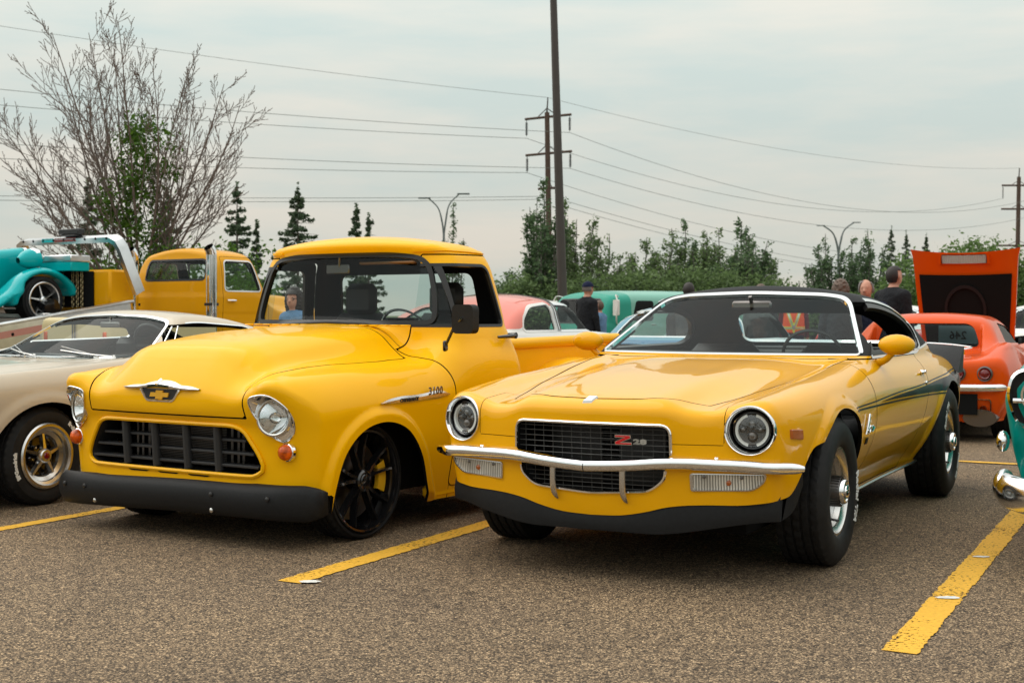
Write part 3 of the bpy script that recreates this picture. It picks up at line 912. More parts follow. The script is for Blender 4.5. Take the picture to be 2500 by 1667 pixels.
    # gutter above the doors
    for s in (1, -1):
        gz = S1([-1.46, -1.25, -1.0, -.80, -.74, -.71, -.69], [1.518, 1.528, 1.532, 1.525, 1.508, 1.48, 1.44])
        gb = band(trim(trim(Mh, lambda x, y, z: s * y - .5), lambda x, y, z: np.minimum(-.725 - x, x + 1.46)), lambda x, y, z: z - gz(x), -.007, .007)
        shell('gutter', offset(gb, .009), .03, P, root)
    # louvre strip at the foot of the windscreen
    b = MB()
    for k in range(17):
        y0 = -.64 + k * .075
        b.box((-.668, y0, 1.093), (-.630, y0 + .055, 1.101), .003)
    b.build('cowl_vent', P, root)
    # headlamps
    for s in (1, -1):
        T = np.column_stack([F(np.abs(tear[:, 0]), tear[:, 1]), tear[:, 0], tear[:, 1]])
        c = np.array([.556, .713, .655]); r = .0815
        ang = np.arctan2(T[:, 2] - c[2], T[:, 1] - c[1])
        nrm = Vector((.95, .30, .04)).normalized()
        e1 = Vector((0, 0, 1)).cross(nrm).normalized(); e2 = nrm.cross(e1)
        def circ(r, d): return np.array([c + np.array(nrm) * d + r * (math.cos(t) * np.array(e1) + math.sin(t) * np.array(e2)) for t in ang])
        b = MB()
        T1 = T.copy(); T1[:, 0] += .005
        b.loft([T1 + [-.02, 0, 0], T1, T1 + np.array([-.002, 0, 0]) + (c - T1) * .03, circ(r + .012, -.012), circ(r + .008, -.02)])
        ring_tube(b, T1, .004)
        if s < 0: 
            for v in b.V: v[:, 1] *= -1
            b.F = [f[::-1] for f in b.F]
        hz = b.build('headlamp_bezel', M['chrome'], root)
        b = MB(); mir = np.array([1, s, 1])
        full = np.linspace(0, 2 * math.pi, 40, endpoint=False)
        def cf(r, d): return np.array([(c + np.array(nrm) * d + r * (math.cos(t) * np.array(e1) + math.sin(t) * np.array(e2))) * mir for t in full])
        rings = [cf(r + .012, -.01), cf(r + .010, .006), cf(r + .002, .010), cf(r - .004, .006)]
        b.loft(rings if s > 0 else [q[::-1] for q in rings]); b.build('headlamp_ring', M['steel'], hz)
        b = MB(); rings = [cf(.078 * math.cos(t), -.075 + .072 * (1 - (math.cos(t)) ** 0) - .0 + .072 * (math.cos(t)) ** 2) for t in np.linspace(0, 1.5, 8)]
        b.loft([q for q in rings] if s > 0 else [q[::-1] for q in rings], cap=False); b.build('reflector', M['chrome'], hz)
        b = MB(); b.ball((c + np.array(nrm) * -.01) * mir, .016, 10); b.build('bulb', M['lens'], hz)
        b = MB(); rings = [cf(.080 * math.cos(t), .006 + .022 * math.sin(t)) for t in np.linspace(0, 1.56, 8)]
        b.loft(rings if s > 0 else [q[::-1] for q in rings]); b.build('headlamp_lens', M['lens'], hz)
        # turn signals
        q = np.array([.525, .765, .488]); b = MB(); fx = float(F(np.array(.765), np.array(.488)))
        b.lathe([(fx - .004, .047), (fx + .012, .045), (fx + .016, .040)], 'x', (0, s * .765, .488), 28); tg = b.build('turn_signal_ring', M['chrome'], root)
        b = MB(); b.lathe([(fx + .008, .040), (fx + .026, .040), (fx + .040, .033), (fx + .050, .018), (fx + .053, 0)], 'x', (0, s * .765, .488), 28)
        b.build('turn_signal', M['amber'], tg)
    # grille
    b = MB()
    gc = resample(gr, 90)
    fr = on_face(F, gc)
    inn = lambda k, dx: np.column_stack([fr[:, 0] + dx, fr[:, 1] * k, (fr[:, 2] - .485) * k + .485])
    b.loft([inn(1.0, -.004), inn(.985, -.01), inn(.955, -.05), inn(.93, -.11)])
    b.build('grille_frame', M['matt_black'], root)
    b = MB(); ring_tube(b, inn(1.012, .004), .011); b.build('grille_lip', P, root)
    yend = lambda z: np.interp(z, [.37, .40, .47, .588, .607], [.58, .62, .585, .485, .43])
    for z in (.405, .468, .532):
        b = MB(); ye = float(yend(z)) - .015
        b.prism(rpoly([(-.012 + z, .505)], .0) if 0 else [(.0, 0)], 'y', 0, 1) if 0 else None
        b.box((.475, -ye, z - .008), (.550, ye, z + .006), .003)
        b.build('grille_bar', M['charcoal'], root)
    for y in (-.335, -.115, .115, .335):
        b = MB()
        b.tube([(.543, y, .375), (.552, y, .48), (.560, y, .598)], .021, 10, sq=(1, 1.25))
        b.build('grille_post', M['charcoal'], root)
    b = MB(); b.box((.40, -.40, .37), (.415, .40, .60), 0)
    for k in range(26):
        z = .375 + k * .0085
        b.box((.415, -.26, z), (.421, .26, z + .004), 0, 1)
    for y in (-.40, -.36, -.31, .30, .345, .38): b.box((.415, y, .38), (.43, y + .016, .60), 0, 1)
    b.build('radiator', [M['dark'], M['gunmetal']], root)
    b = MB(); b.box((.36, -.62, .352), (.52, .62, .362), 0); b.box((-.6, -.55, .15), (.30, .55, .50), 0, 0)
    b.build('inner_panel', M['dark'], root)
    b = MB()
    for y in (-.22, 0., .22): b.prism([(y - .085, .353), (y + .085, .353), (y + .06, .342), (y - .06, .342)], 'x', .54, .5785)
    b.build('valance_slot', M['dark'], root)
    # bonnet badge
    b = MB()
    gm = lambda pts, lift: np.column_stack([F(np.abs(np.array(pts)[:, 0]), np.array(pts)[:, 1]) + lift, np.array(pts)])
    top = [(-.275, .785), (-.20, .798), (-.13, .803), (-.07, .818), (0, .824), (.07, .818), (.13, .803), (.20, .798), (.275, .785)]
    bot = [(-.275, .779), (-.20, .772), (-.13, .776), (-.07, .778), (0, .780), (.07, .778), (.13, .776), (.20, .772), (.275, .779)]
    tp, bt = np.array(smooth_curve(top, 41)), np.array(smooth_curve(bot, 41)); md = (tp + bt) / 2
    pr = .012 + .030 * np.clip(1 - np.abs(md[:, 0]) / .28, 0, 1) ** .6
    hs = lambda P2, l: np.column_stack([np.minimum(F(np.abs(P2[:, 0]), P2[:, 1]), .62 - .35 * np.maximum(P2[:, 1] - .77, 0)) + l, P2])
    b.loft([hs(tp, -.01), hs(tp * .5 + md * .5, pr * .8), hs(md, pr), hs(bt * .6 + md * .4, pr * .9), hs(bt, -.01)], closed=False)
    b.tube([(float(hs(np.array([[0, .826]]), .02)[0, 0]), 0, .826), (float(hs(np.array([[0, .80]]), .048)[0, 0]), 0, .803)], .006, 6)
    shield = rpoly([(-.150, .778), (.150, .778), (.098, .712), (-.098, .712)], [.01, .01, .02, .02], 5); inner = rpoly([(-.132, .776), (.132, .776), (.090, .722), (-.090, .722)], [.008, .008, .015, .015], 5)
    sh, si = np.array(shield), np.array(inner)
    b.loft([hs(sh, -.01), hs(sh * .97 + si * .03, .016), hs(si * .7 + sh * .3, .018), hs(si, .010)])
    eb = b.build('bonnet_badge', M['chrome'], root)
    b = MB(); k = len(si); V = hs(si, .013); b.add(V, [tuple(range(k))]); b.build('badge_field', M['letter_black'], eb)
    bow = np.array([(-.066, .748 - .011), (-.058, .748 + .011), (-.024, .748 + .011), (-.020, .748 + .022), (.028, .748 + .022), (.024, .748 + .011), (.066, .748 + .011), (.058, .748 - .011), (.024, .748 - .011), (.020, .748 - .022), (-.028, .748 - .022), (-.024, .748 - .011)])
    bow[:, 0] *= 1.05
    b = MB(); Vb = hs(bow, .019); k = len(bow); b.add(np.vstack([Vb, Vb - [.008, 0, 0]]), [tuple(range(k))] + [(i, i + k, (i + 1) % k + k, (i + 1) % k) for i in range(k)])
    b.build('badge_emblem', M['badge_gold'], eb)
    # black bumper: one deep roll-pan across the front
    b = MB()
    prof = [(-.10, .318), (-.03, .330), (0, .318), (.020, .285), (.024, .235), (.012, .19), (-.01, .158), (-.05, .150), (-.10, .155)]
    yy = np.r_[np.linspace(-.91, -.74, 12), np.linspace(-.7, .7, 15), np.linspace(.74, .91, 12)]
    rings = []
    for y in yy:
        t = max(0, (abs(y) - .62) / .31)
        px = .592 - .02 * (y / .7) ** 2 - .13 * t ** 2.6
        px += .085 * t ** 2 * (y < 0); dz = -.028 * sstep(.25, -.85, np.array(y))
        sc = 1 - .55 * max(0, (abs(y) - .84) / .07) ** 2 * .6
        rings.append([(px + dx * (1 - .4 * t), y, .236 + (z - .238) * sc + float(dz)) for dx, z in prof])
    b.loft([r[::-1] for r in rings], closed=True, cap=True)
    bo = b.build('front_bumper', M['matt_black'], root, angle=60)
    for y, z, m in ((-.62, .26, 'black'), (.34, .262, 'black'), (.70, .262, 'black'), (-.55, .185, 'steel'), (.33, .180, 'steel'), (-.80, .262, 'black')):
        t = max(0, (abs(y) - .62) / .31); px = .592 - .02 * (y / .7) ** 2 - .13 * t ** 2.6 + .02 + .085 * t ** 2 * (y < 0); z += -.028 * float(sstep(.25, -.85, np.array(y)))
        b = MB(); b.lathe([(0, .013), (.005, .012), (.008, .007), (.009, 0)], 'x', (px - (.012 if z < .2 else -.002), y, z), 14); b.build('bolt', M[m], bo)
    # wing script
    for s in (1, -1):
        b = MB()
        tp = np.array([(-.035, .700), (-.10, .716), (-.20, .728), (-.36, .731), (-.42, .735), (-.60, .740), (-.635, .728)]); bt = np.array([(-.035, .698), (-.10, .690), (-.20, .688), (-.36, .692), (-.42, .695), (-.60, .706), (-.635, .715)])
        tp = smooth_curve(tp, 24); bt = smooth_curve(bt, 24); md = (tp + bt) / 2
        rg = [on_side(W, tp, -.002, s), on_side(W, tp * .7 + bt * .3, .013, s), on_side(W, bt * .7 + tp * .3, .013, s), on_side(W, bt, -.002, s)]
        b.loft(rg if s < 0 else rg[::-1], closed=False)
        so = b.build('wing_badge', M['steel'], root)
        for body, x0, z0, size, m, lift in (('CHEVROLET', -.265, .709, .026, 'letter_black', .014), ('3100', -.50, .745, .058, 'gunmetal', .015)):
            V, Fq = text_mesh(body, size, .002, .0012, space=1.15)
            q = np.column_stack([x0 - s * V[:, 0] * 1.0, z0 + V[:, 1] - V[:, 0] * -.0])
            q[:, 1] += (-.02) * (q[:, 0] - x0)
            Y = np.array([s * (float(W(np.array(x0), np.array(z0))) + lift)] * len(V)) + s * V[:, 2]
            mesh_obj('badge_lettering', np.column_stack([q[:, 0], Y, q[:, 1]]), Fq, M[m], so)
    for s in (1, -1):
        b = MB(); b.box((-1.5, s * .80 - .04, .14), (-.56, s * .80 + .04, .215), .02); b.build('sill', P, root)
    # floor and inside
    b = MB(); b.box((-1.47, -.72, .20), (-.3, .72, .60), 0); b.build('cab_floor', M['dark'], root)
    b = MB()
    prof = [(-.70, .98), (-.70, 1.085), (-.82, 1.075), (-.90, 1.03), (-.92, .95)]
    b.loft([[(x - .27 * y * y - .02, y, z) for x, z in prof] for y in np.linspace(-.66, .66, 9)], closed=False); b.build('dashboard', M['black'], root)
    for y in (.34, -.34):
        b = MB()
        b.box((-1.44, y - .24, .60), (-1.10, y + .24, .85), .06)
        b.box((-1.45, y - .23, .75), (-1.33, y + .23, 1.17), .06)
        b.box((-1.43, y - .13, 1.15), (-1.35, y + .13, 1.36), .045)
        b.build('seat', M['seat'], root)
    b = MB(); b.lathe([(-.009, .185), (0, .176), (.009, .185), (0, .194)], 'x', (0, 0, 0), 40, close=True)
    b.tube([(0, -.18, 0), (0, .18, 0)], .012, 6); b.tube([(0, 0, 0), (.05, 0, 0), (.25, 0, -.05)], .02, 6)
    so = b.build('steering_wheel', M['gloss_black'], root); so.location = (-1.0, .34, 1.03); so.rotation_euler = (0, .55, 0)
    b = MB(); b.box((-.80, -.12, 1.40), (-.785, .06, 1.46), .01); b.tube([(-.77, 0, 1.50), (-.79, -.02, 1.44)], .006, 6)
    b.build('rear_view_mirror', M['gunmetal'], root)
    b = MB(); b.box((-.86, .12, 1.455), (-.80, .52, 1.47), .008); b.build('sun_visor', M['tan'], root)
    # wheels
    for x in (0, -2.60):
        make_wheel(root, (x, .735 if x else .735, .302), 1, 'black10', .302, .21, .262)
        make_wheel(root, (x, -.735, .302), -1, 'black10', .302, .21, .262)
    # step-side bed
    b = MB()
    for s in (1, -1):
        b.box((-2.95, s * .64 - .02, .55), (-1.56, s * .64 + .02, .955), .004)
        b.box((-2.95, s * .62 - .012, .90), (-1.56, s * .62 + .012, .945), .004)
    b.box((-2.95, -.62, .52), (-1.56, .62, .55), 0); b.box((-1.60, -.62, .55), (-1.57, .62, .96), .004)
    bed = b.build('bed', P, root)
    for s in (1, -1):
        b = MB(); b.tube(smooth_curve([(-1.55, s * .655, .975), (-2.2, s * .655, .985), (-2.85, s * .655, .995), (-3.02, s * .655, .997)], 14), .036, 12)
        b.ball((-3.02, s * .655, .997), .036); b.build('bed_rail', P, bed)
        def rf(x, y, z):
            a = y * s
            q = ((x + 2.32) / .66) ** 2; e = np.sqrt(q + ((z - .45) / .43) ** 2)
            f = smax((e - 1) * .42, a - .885 + .25 * np.maximum(z - .62, 0) ** 2 * 3, .12)
            return smax(f, .60 - a, .02)
        mm = nets(rf, (-3.1, min(s * .55, s * 1.0), .2), (-1.6, max(s * .55, s * 1.0), .95), .03)
        mm = trim(mm, lambda x, y, z: np.sqrt((x + 2.6) ** 2 + (z - .30) ** 2) - .37)
        shell('rear_wing', mm, .02, IN, bed)
    b = MB(); b.box((-2.99, -.64, .56), (-2.95, .64, .97), .01); b.box((-2.97, .61, .56), (-2.93, .69, .97), .01); b.box((-2.97, -.69, .56), (-2.93, -.61, .97), .01); b.build('tailgate', P, bed)
    b = MB(); b.box((-3.0, -.42, .25), (.35, -.34, .36), 0); b.box((-3.0, .34, .25), (.35, .42, .36), 0); b.box((-.06, -.66, .26), (.06, .66, .34), 0); b.box((-2.66, -.66, .24), (-2.54, .66, .34), 0)
    b.build('chassis', M['dark'], root)
    return root
# ------------------------------------------------------------------ golden coupe
def build_coupe():
    root = car_empty('muscle_car', .7495, 6.5645, .4816, label='golden yellow seventies muscle car with black roof and split chrome bumper', cat='car')
    P, IN = M['gold'], [M['gold'], M['dark']]
    A = np.abs
    ya = [0, .2, .33, .42, .52, .62, .70, .78, .86, .93]
    H = S2([-3.7, -3.3, -2.8, -2.2, -1.2, -.8, -.45, -.1, .2, .45, .65, .80, .95], ya, [
        [.86, .86, .86, .86, .86, .86, .86, .85, .80, .72],
        [.905, .905, .905, .905, .905, .90, .895, .88, .84, .76],
        [.935, .935, .935, .935, .935, .935, .93, .915, .87, .79],
        [.945, .945, .945, .945, .945, .945, .945, .93, .875, .79],
        [.945, .945, .945, .945, .945, .945, .945, .925, .87, .78],
        [.938, .938, .934, .927, .918, .918, .925, .913, .867, .775],
        [.926, .924, .918, .903, .884, .880, .893, .886, .845, .76],
        [.90, .898, .893, .872, .848, .846, .866, .862, .822, .74],
        [.876, .875, .868, .842, .818, .823, .846, .843, .803, .72],
        [.85, .849, .842, .81, .788, .803, .824, .818, .778, .70],
        [.827, .825, .818, .782, .768, .790, .806, .796, .752, .68],
        [.805, .803, .797, .762, .752, .776, .790, .776, .725, .65],
        [.775, .773, .768, .742, .735, .755, .762, .74, .69, .61]])
    W = S2([-3.7, -3.4, -2.74, -2.2, -1.3, -.5, 0, .35, .6, .85], [.16, .30, .42, .55, .65, .75, .85, .95], [
        [.68, .73, .78, .81, .82, .815, .79, .72],
        [.72, .78, .83, .86, .872, .866, .83, .75],
        [.74, .80, .86, .90, .915, .91, .87, .79],
        [.71, .765, .835, .885, .90, .898, .865, .795],
        [.70, .75, .82, .87, .885, .882, .855, .79],
        [.71, .765, .83, .878, .892, .884, .855, .795],
        [.75, .80, .85, .885, .898, .886, .855, .79],
        [.77, .815, .848, .868, .876, .868, .84, .775],
        [.745, .785, .815, .832, .838, .832, .81, .75],
        [.68, .72, .745, .76, .768, .765, .75, .70]])
    ay = [0, .2, .36, .46, .56, .685, .80, .90]
    zf = [.18, .29, .40, .50, .60, .70, .76, .84]
    F = S2(ay, zf, [
        [.83, .870, .885, .893, .90, .905, .900, .845],
        [.825, .862, .876, .882, .888, .892, .886, .832],
        [.81, .845, .858, .864, .868, .871, .864, .808],
        [.79, .822, .836, .842, .843, .842, .832, .775],
        [.76, .795, .810, .818, .818, .816, .805, .75],
        [.70, .745, .765, .782, .792, .797, .788, .735],
        [.62, .67, .70, .73, .748, .755, .745, .69],
        [.43, .49, .53, .57, .60, .615, .60, .54]])
    Wg = S1([.90, .96, 1.05, 1.15, 1.24, 1.30, 1.36], [.79, .783, .745, .702, .655, .615, .56])
    Hr = lambda x, a: S1([-3.3, -3.0, -2.8, -2.55, -2.3, -2.05, -1.8, -1.6, -1.42, -1.2, -.7], [.90, 1.01, 1.105, 1.20, 1.275, 1.32, 1.338, 1.336, 1.314, 1.25, 1.10])(x) - .06 * (a / .58) ** 2
    Xf = lambda a, z: -.748 - 2.02 * (z - .94) - .36 * a * a
    ARC = [(0.012, .36, .398, .372), (-2.743, .36, .43, .385)]        # wheel arches: x, z, half length, height
    def arc_d(x, z):
        d = 9.
        for cx, cz, rx, rz in ARC:
            u = x - cx
            rx2 = np.where(u > 0, rx * (1.10 if cx > -1 else 1.0), rx)
            e = np.sqrt((u / rx2) ** 2 + (np.maximum(z - cz, 0) / rz) ** 2 + 1e-9)
            d = np.minimum(d, (e - 1) * rz)
        return d
    def body(x, y, z):
        a = A(y); d = arc_d(x, z)
        fl = .016 * (1 - sstep(.02, .075, d)) * sstep(.24, .36, z)
        f = smax(a - W(x, z) - fl, (z - H(x, a)) * .85, .075)
        f = smax(f, x - F(a, z), .05)
        f = smax(f, -3.62 - x + .25 * a * a, .10)
        g = smax(a - Wg(z) + .03 * sstep(-2.5, -3.1, x), (z - Hr(x, a)) * .92, .075)
        g = smax(g, (x - Xf(a, z)) / 2.25, .035)
        g = smax(g, .88 - z, .02)
        return smin(f, g, .025)
    Mh = nets(body, (-3.75, -1.0, .15), (.95, 1.0, 1.40), .0138)
    G = .0036
    # plan of the cuts
    ad = lambda x, y, z: np.maximum(arc_d(x, z), .45 - A(y))
    # lower edge of the yellow panels in front: it sweeps down in the middle
    lowz = S1([0, .15, .26, .34, .42, .50, .70, .80, .9], [.288, .296, .318, .340, .352, .357, .365, .385, .45])
    low_d = lambda x, y, z: np.maximum(z - np.where(x > .30, lowz(A(y)) + .16 * sstep(.62, .42, x) * sstep(.7, .85, A(y)), .245), -1 + 0 * x)
    ugr = rpoly([(-.368, .556), (0, .520), (.368, .556), (.366, .69), (0, .690), (-.366, .69)], [.012, .02, .012, .045, .02, .045], 8); sdu = sdp(ugr)
    lgr = rpoly([(-.345, .51), (.345, .51), (.340, .46), (.275, .405), (0, .386), (-.275, .405), (-.340, .46)], [.01, .01, .04, .04, .05, .04, .04], 8); sdl = sdp(lgr)
    gr_d = lambda x, y, z: np.maximum(np.minimum(sdu(y, z), sdl(y, z)), .5 - x)
    hc = (.690, .677)
    hl_d = lambda x, y, z: np.maximum(np.hypot((A(y) - hc[0]) * 1.0, z - hc[1]) - .097, .5 - x)
    pk = rpoly([(.452, .490), (.752, .494), (.745, .462), (.70, .425), (.455, .418)], [.012, .012, .03, .03, .012]); sdk = sdp(pk)
    pk_d = lambda x, y, z: np.maximum(sdk(A(y), z), .5 - x)
    ws = rpoly([(-.742, .948), (.742, .948), (.55, 1.250), (.42, 1.272), (0, 1.285), (-.42, 1.272), (-.55, 1.250)], [.02, .02, .06, .1, .1, .1, .06]); sdw = sdp(ws)
    nearf = lambda x, y, z: .05 - np.abs((x - Xf(A(y), z)) / 2.25)
    ws_d = lambda x, y, z: np.maximum(np.maximum(sdw(y, z), -nearf(x, y, z)), z - 1.292)
    sw = rpoly([(-1.03, .944), (-2.26, .950), (-2.40, .985), (-2.41, 1.07), (-2.30, 1.150), (-2.12, 1.197), (-1.85, 1.228), (-1.62, 1.240), (-1.41, 1.238), (-1.345, 1.21)], [.03, .05, .06, .05, .08, .1, .2, .2, .06, .05]); sds = sdp(sw)
    sw_d = lambda x, y, z: np.maximum(sds(x, z), .42 - A(y))
    rw = rpoly([(-.54, .985), (.54, .985), (.45, 1.205), (-.45, 1.205)], [.08, .08, .12, .12]); sdr = sdp(rw)
    topf = lambda x, y, z: .03 - A(z - Hr(x, A(y)))
    rw_d = lambda x, y, z: np.maximum(np.maximum(sdr(y, z), x + 2.2), -topf(x, y, z))
    # bonnet outline in plan
    hy = S1([-.98, -.6, -.02, .35, .55, .75], [.705, .685, .615, .545, .505, .46])
    hx = S1([0, .25, .33, .37, .42, .47, .56], [.848, .815, .785, .738, .695, .678, .662])
    hood_d = lambda x, y, z: np.maximum(np.maximum(np.maximum(A(y) - hy(x), (x - hx(A(y))) * .9), (-.715 - .36 * A(y) ** 2 - x) * .9), .70 - z)
    door = rpoly([(-.66, .93), (-.70, .78), (-.71, .60), (-.70, .26), (-1.93, .26), (-1.96, .45), (-2.10, .78), (-2.17, .93)], [.01, .1, .1, .02, .02, .1, .1, .01]); sdd = sdp(door)
    door_d = lambda x, y, z: np.maximum(np.maximum(sdd(x, z), .60 - A(y)), z - .946)
    vin = S1([-3.2, -2.75, -2.3, -2.18, -1.1, -.9], [.962, .985, .955, .952, .945, .945])
    vin_d = lambda x, y, z: np.maximum(z - 0, vin(x) - z) * 0 + (vin(x) - z)       # negative above: the vinyl top
    base = trim(Mh, ad)
    base = trim(base, low_d)
    for q in (gr_d, hl_d, pk_d): base = trim(base, q)
    base = trim(trim(trim(base, ws_d), sw_d), rw_d)
    top = trim(trim(base, lambda x, y, z: -vin_d(x, y, z)), lambda x, y, z: -(x - Xf(A(y), z)) / 2.25 + .03 - 1 * (x > -.7) )
    lowb = trim(base, lambda x, y, z: np.maximum(vin_d(x, y, z), (x - Xf(A(y), z)) / 2.25 - .03))
    roof = shell('vinyl_roof', top, .03, [M['vinyl'], M['dark']], root)
    hood = trim(lowb, lambda x, y, z: -hood_d(x, y, z), G); rest = trim(lowb, hood_d, G)
    shell('bonnet', hood, .015, IN, root)
    dall = trim(rest, lambda x, y, z: -door_d(x, y, z), G); rest = trim(rest, door_d, G)
    # nose panel between the wings
    nose_y = lambda x, z: .462 + 0 * x
    front = trim(rest, lambda x, y, z: x + .68, G * .5); rear = trim(rest, lambda x, y, z: -(x + .68), G * .5)
    header = trim(trim(front, lambda x, y, z: z - .612, G * .4), lambda x, y, z: np.minimum(.585 - A(y), x - .55), G * .4)
    h1 = trim(front, lambda x, y, z: np.maximum(-(z - .612), np.maximum(-(.585 - A(y)), .55 - x)), G * .4)
    shell('nose_panel', header, .02, IN, root)
    val = trim(h1, lambda x, y, z: np.minimum(.53 - z, x - .40), 0); fend = trim(h1, lambda x, y, z: np.maximum(z - .53, .40 - x), 0)
    shell('front_valance', val, .02, IN, root)
    for s in (1, -1):
        shell('front_wing', trim(fend, lambda x, y, z: s * y), .018, IN, root)
    shell('body', rear, .022, IN, root)
    for s in (1, -1):
        dm = trim(dall, lambda x, y, z: s * y)
        dr = shell('door', dm, .03, IN, root)
        b = MB(); yw = s * (float(W(np.array(-1.97), np.array(.825))) + .01)
        b.box((-2.045, yw - .012, .815), (-1.925, yw + .010, .838), .009); b.tube([(-2.02, yw - s * .03, .826), (-2.02, yw + s * .008, .826)], .013, 10)
        b.build('handle', M['chrome'], dr)
        b = MB(); yl = s * (float(W(np.array(-2.0), np.array(.765))) - .004); b.lathe([(0, .013), (s * .012, .012), (s * .013, 0)], 'y', (-2.02, yl, .762), 14); b.build('lock', M['chrome'], dr)
        # bright strip below and round the side window
        sideM = trim(trim(Mh, lambda x, y, z: s * y - .42), lambda x, y, z: -(x - Xf(A(y), z)) / 2.25 - .022)
        ring = trim(band(sideM, lambda x, y, z: sds(x, z), .001, .019), lambda x, y, z: z - .93)
        shell('window_trim', offset(ring, .004), .02, M['chrome'], root)
        r2 = band(sideM, lambda x, y, z: sds(x, z), -.031, .001)
        shell('window_seal', offset(r2, -.004), .03, M['trim_rubber'], root)
        # side marker and script
        b = MB(); q = rpoly([(.565, .672), (.66, .678), (.655, .640), (.56, .630)], .006, 3)
        rg = lambda k, dy: on_side(W, (q - q.mean(0)) * k + q.mean(0), dy, s)
        R3 = [rg(1.08, -.004), rg(1.06, .006), rg(.98, .007), rg(.94, .010), rg(.1, .010)]
        b.loft(R3[::-1] if s > 0 else R3, cap=True); b.build('side_marker', M['amber_dark'], root)
        b = MB(); sc = lambda pts: on_side(W, smooth_curve(pts, 24), .008, s)
        b.tube(sc([(-.445, .575), (-.475, .655), (-.485, .672), (-.478, .60), (-.480, .578), (-.50, .575)]), .0055, 5)
        b.tube(sc([(-.515, .612), (-.50, .60), (-.505, .582), (-.525, .580), (-.535, .598), (-.52, .612)]), .005, 5)
        b.tube(sc([(-.545, .582), (-.548, .61), (-.56, .595), (-.565, .61), (-.575, .58), (-.60, .605), (-.585, .61), (-.59, .58), (-.625, .60)]), .0045, 5)
        b.build('wing_script', M['chrome'], root)
        V, Fq = text_mesh('RS', .04, .003, .002)
        x0, z0 = -.515, .535
        b = MB(); b.add(np.column_stack([x0 - s * V[:, 0], s * (W(x0 - s * V[:, 0], z0 + V[:, 1]) + .005 + V[:, 2]), z0 + V[:, 1]]), Fq)
        b.build('wing_badge', M['letter_black'], root)
        # black spear stripe
        sideA = trim(trim(trim(Mh, lambda x, y, z: s * y - .6), ad), lambda x, y, z: np.minimum(-.20 - x, x + 3.35))
        def strip(z0, z1): return trim(trim(sideA, lambda x, y, z: z - z0(x)), lambda x, y, z: z1(x) - z)
        lo = S1([-3.4, -2.9, -2.5, -2.0, -1.2, -.2], [.69, .68, .676, .684, .694, .700]); hi_ = S1([-3.4, -2.9, -2.6, -2.2, -2.0, -1.2, -.6, -.2], [.80, .79, .775, .757, .747, .727, .710, .704])
        st = [strip(lambda x: lo(x) + .018, hi_), strip(lambda x: lo(x), lambda x: lo(x) + .009), strip(lambda x: hi_(x) + .010, lambda x: hi_(x) + .017)]
        for q3 in st: skin('side_stripe', offset(q3, .0025), M['stripe'], root)
        # mirror
        b = MB(); yb = .835
        b.tube(smooth_curve([(-1.13, s * .80, .905), (-1.115, s * .845, .925), (-1.10, s * .885, .965)], 8), [.034, .030, .028, .026, .025, .024, .024, .026], 10, sq=(1, .7))
        b.ball((-1.095, s * .905, 1.005), (.062, .098, .056), 18)
        b.build('wing_mirror', P, root, angle=80)
        b = MB(); b.ball((-1.142, s * .905, 1.005), (.02, .08, .043), 14); b.build('mirror_glass', M['chrome'], root)
        # sill moulding
        b = MB(); b.tube([(-.34, s * .775, .262), (-1.3, s * .765, .262), (-2.3, s * .775, .262)], .016, 8, sq=(1, .7)); b.build('sill_moulding', M['steel'], root)
        # headlamp
        c = np.array([.760, s * hc[0], hc[1]]); nrm = Vector((.97, s * .22, .02)).normalized()
        e1 = Vector((0, 0, 1)).cross(nrm).normalized(); e2 = nrm.cross(e1); full = np.linspace(0, 2 * math.pi, 48, endpoint=False)
        def cf(r, d): return np.array([c + np.array(nrm) * d + r * (math.cos(t) * np.array(e1) + math.sin(t) * np.array(e2)) for t in full])
        th = np.linspace(0, 2 * math.pi, 48, endpoint=False)
        def outer(r, dx):
            ye = s * hc[0] + r * np.cos(th) * 1.0; ze = hc[1] + r * np.sin(th)
            return np.column_stack([F(A(ye), ze) + dx, ye, ze])
        # order of outer: cos->y ; e1 = z x n ~ +y : same sense
        b = MB(); b.loft([outer(.104, -.012), outer(.105, .006), outer(.101, .012), outer(.097, .008), cf(.086, .000), cf(.082, -.012), cf(.078, -.02)])
        hb = b.build('headlamp_bezel', M['chrome'], root, angle=50)
        b = MB(); b.loft([cf(.079, -.012), cf(.079, .002), cf(.072, .006), cf(.068, .0)]); b.build('headlamp_ring', M['gloss_black'], hb)
        b = MB()
        for a0, a1 in ((math.pi * .60, math.pi * 1.42), (math.pi * 1.60, math.pi * 2.42)):
            tt = np.linspace(a0, a1, 22)
            pt = lambda r, d: np.array([c + np.array(nrm) * d + r * (math.cos(t) * np.array(e1) + math.sin(t) * np.array(e2)) for t in tt])
            b.loft([pt(.071, -.006), pt(.070, .007), pt(.060, .007), pt(.058, -.006)], closed=False)
        b.build('light_ring', M['letter_white'], hb)
        b = MB(); b.loft([cf(.062, -.01), cf(.05, -.018), cf(.02, -.02), cf(.001, -.02)]); b.build('projector_plate', M['gloss_black'], hb)
        for du, dv, r in ((0, -.024, .021), (0, .028, .017), (-.036, .004, .012), (.036, .004, .012)):
            b = MB(); b.ball(c + np.array(e1) * du + np.array(e2) * dv + np.array(nrm) * -.014, (.02, r, r), 14); b.build('projector_lens', M['gunmetal'], hb)
        b = MB(); b.loft([cf(.071 * math.cos(t), .004 + .018 * math.sin(t)) for t in np.linspace(0, 1.56, 8)]); b.build('headlamp_lens', M['lens'], hb)
        # parking lamp
        pq = pk * [s, 1]; pq = pq if s > 0 else pq[::-1]; ctr = pq.mean(0)
        pr = lambda k, dx: on_face(F, (pq - ctr) * [k, 1 - (1 - k) * 2.2] + ctr, dx)
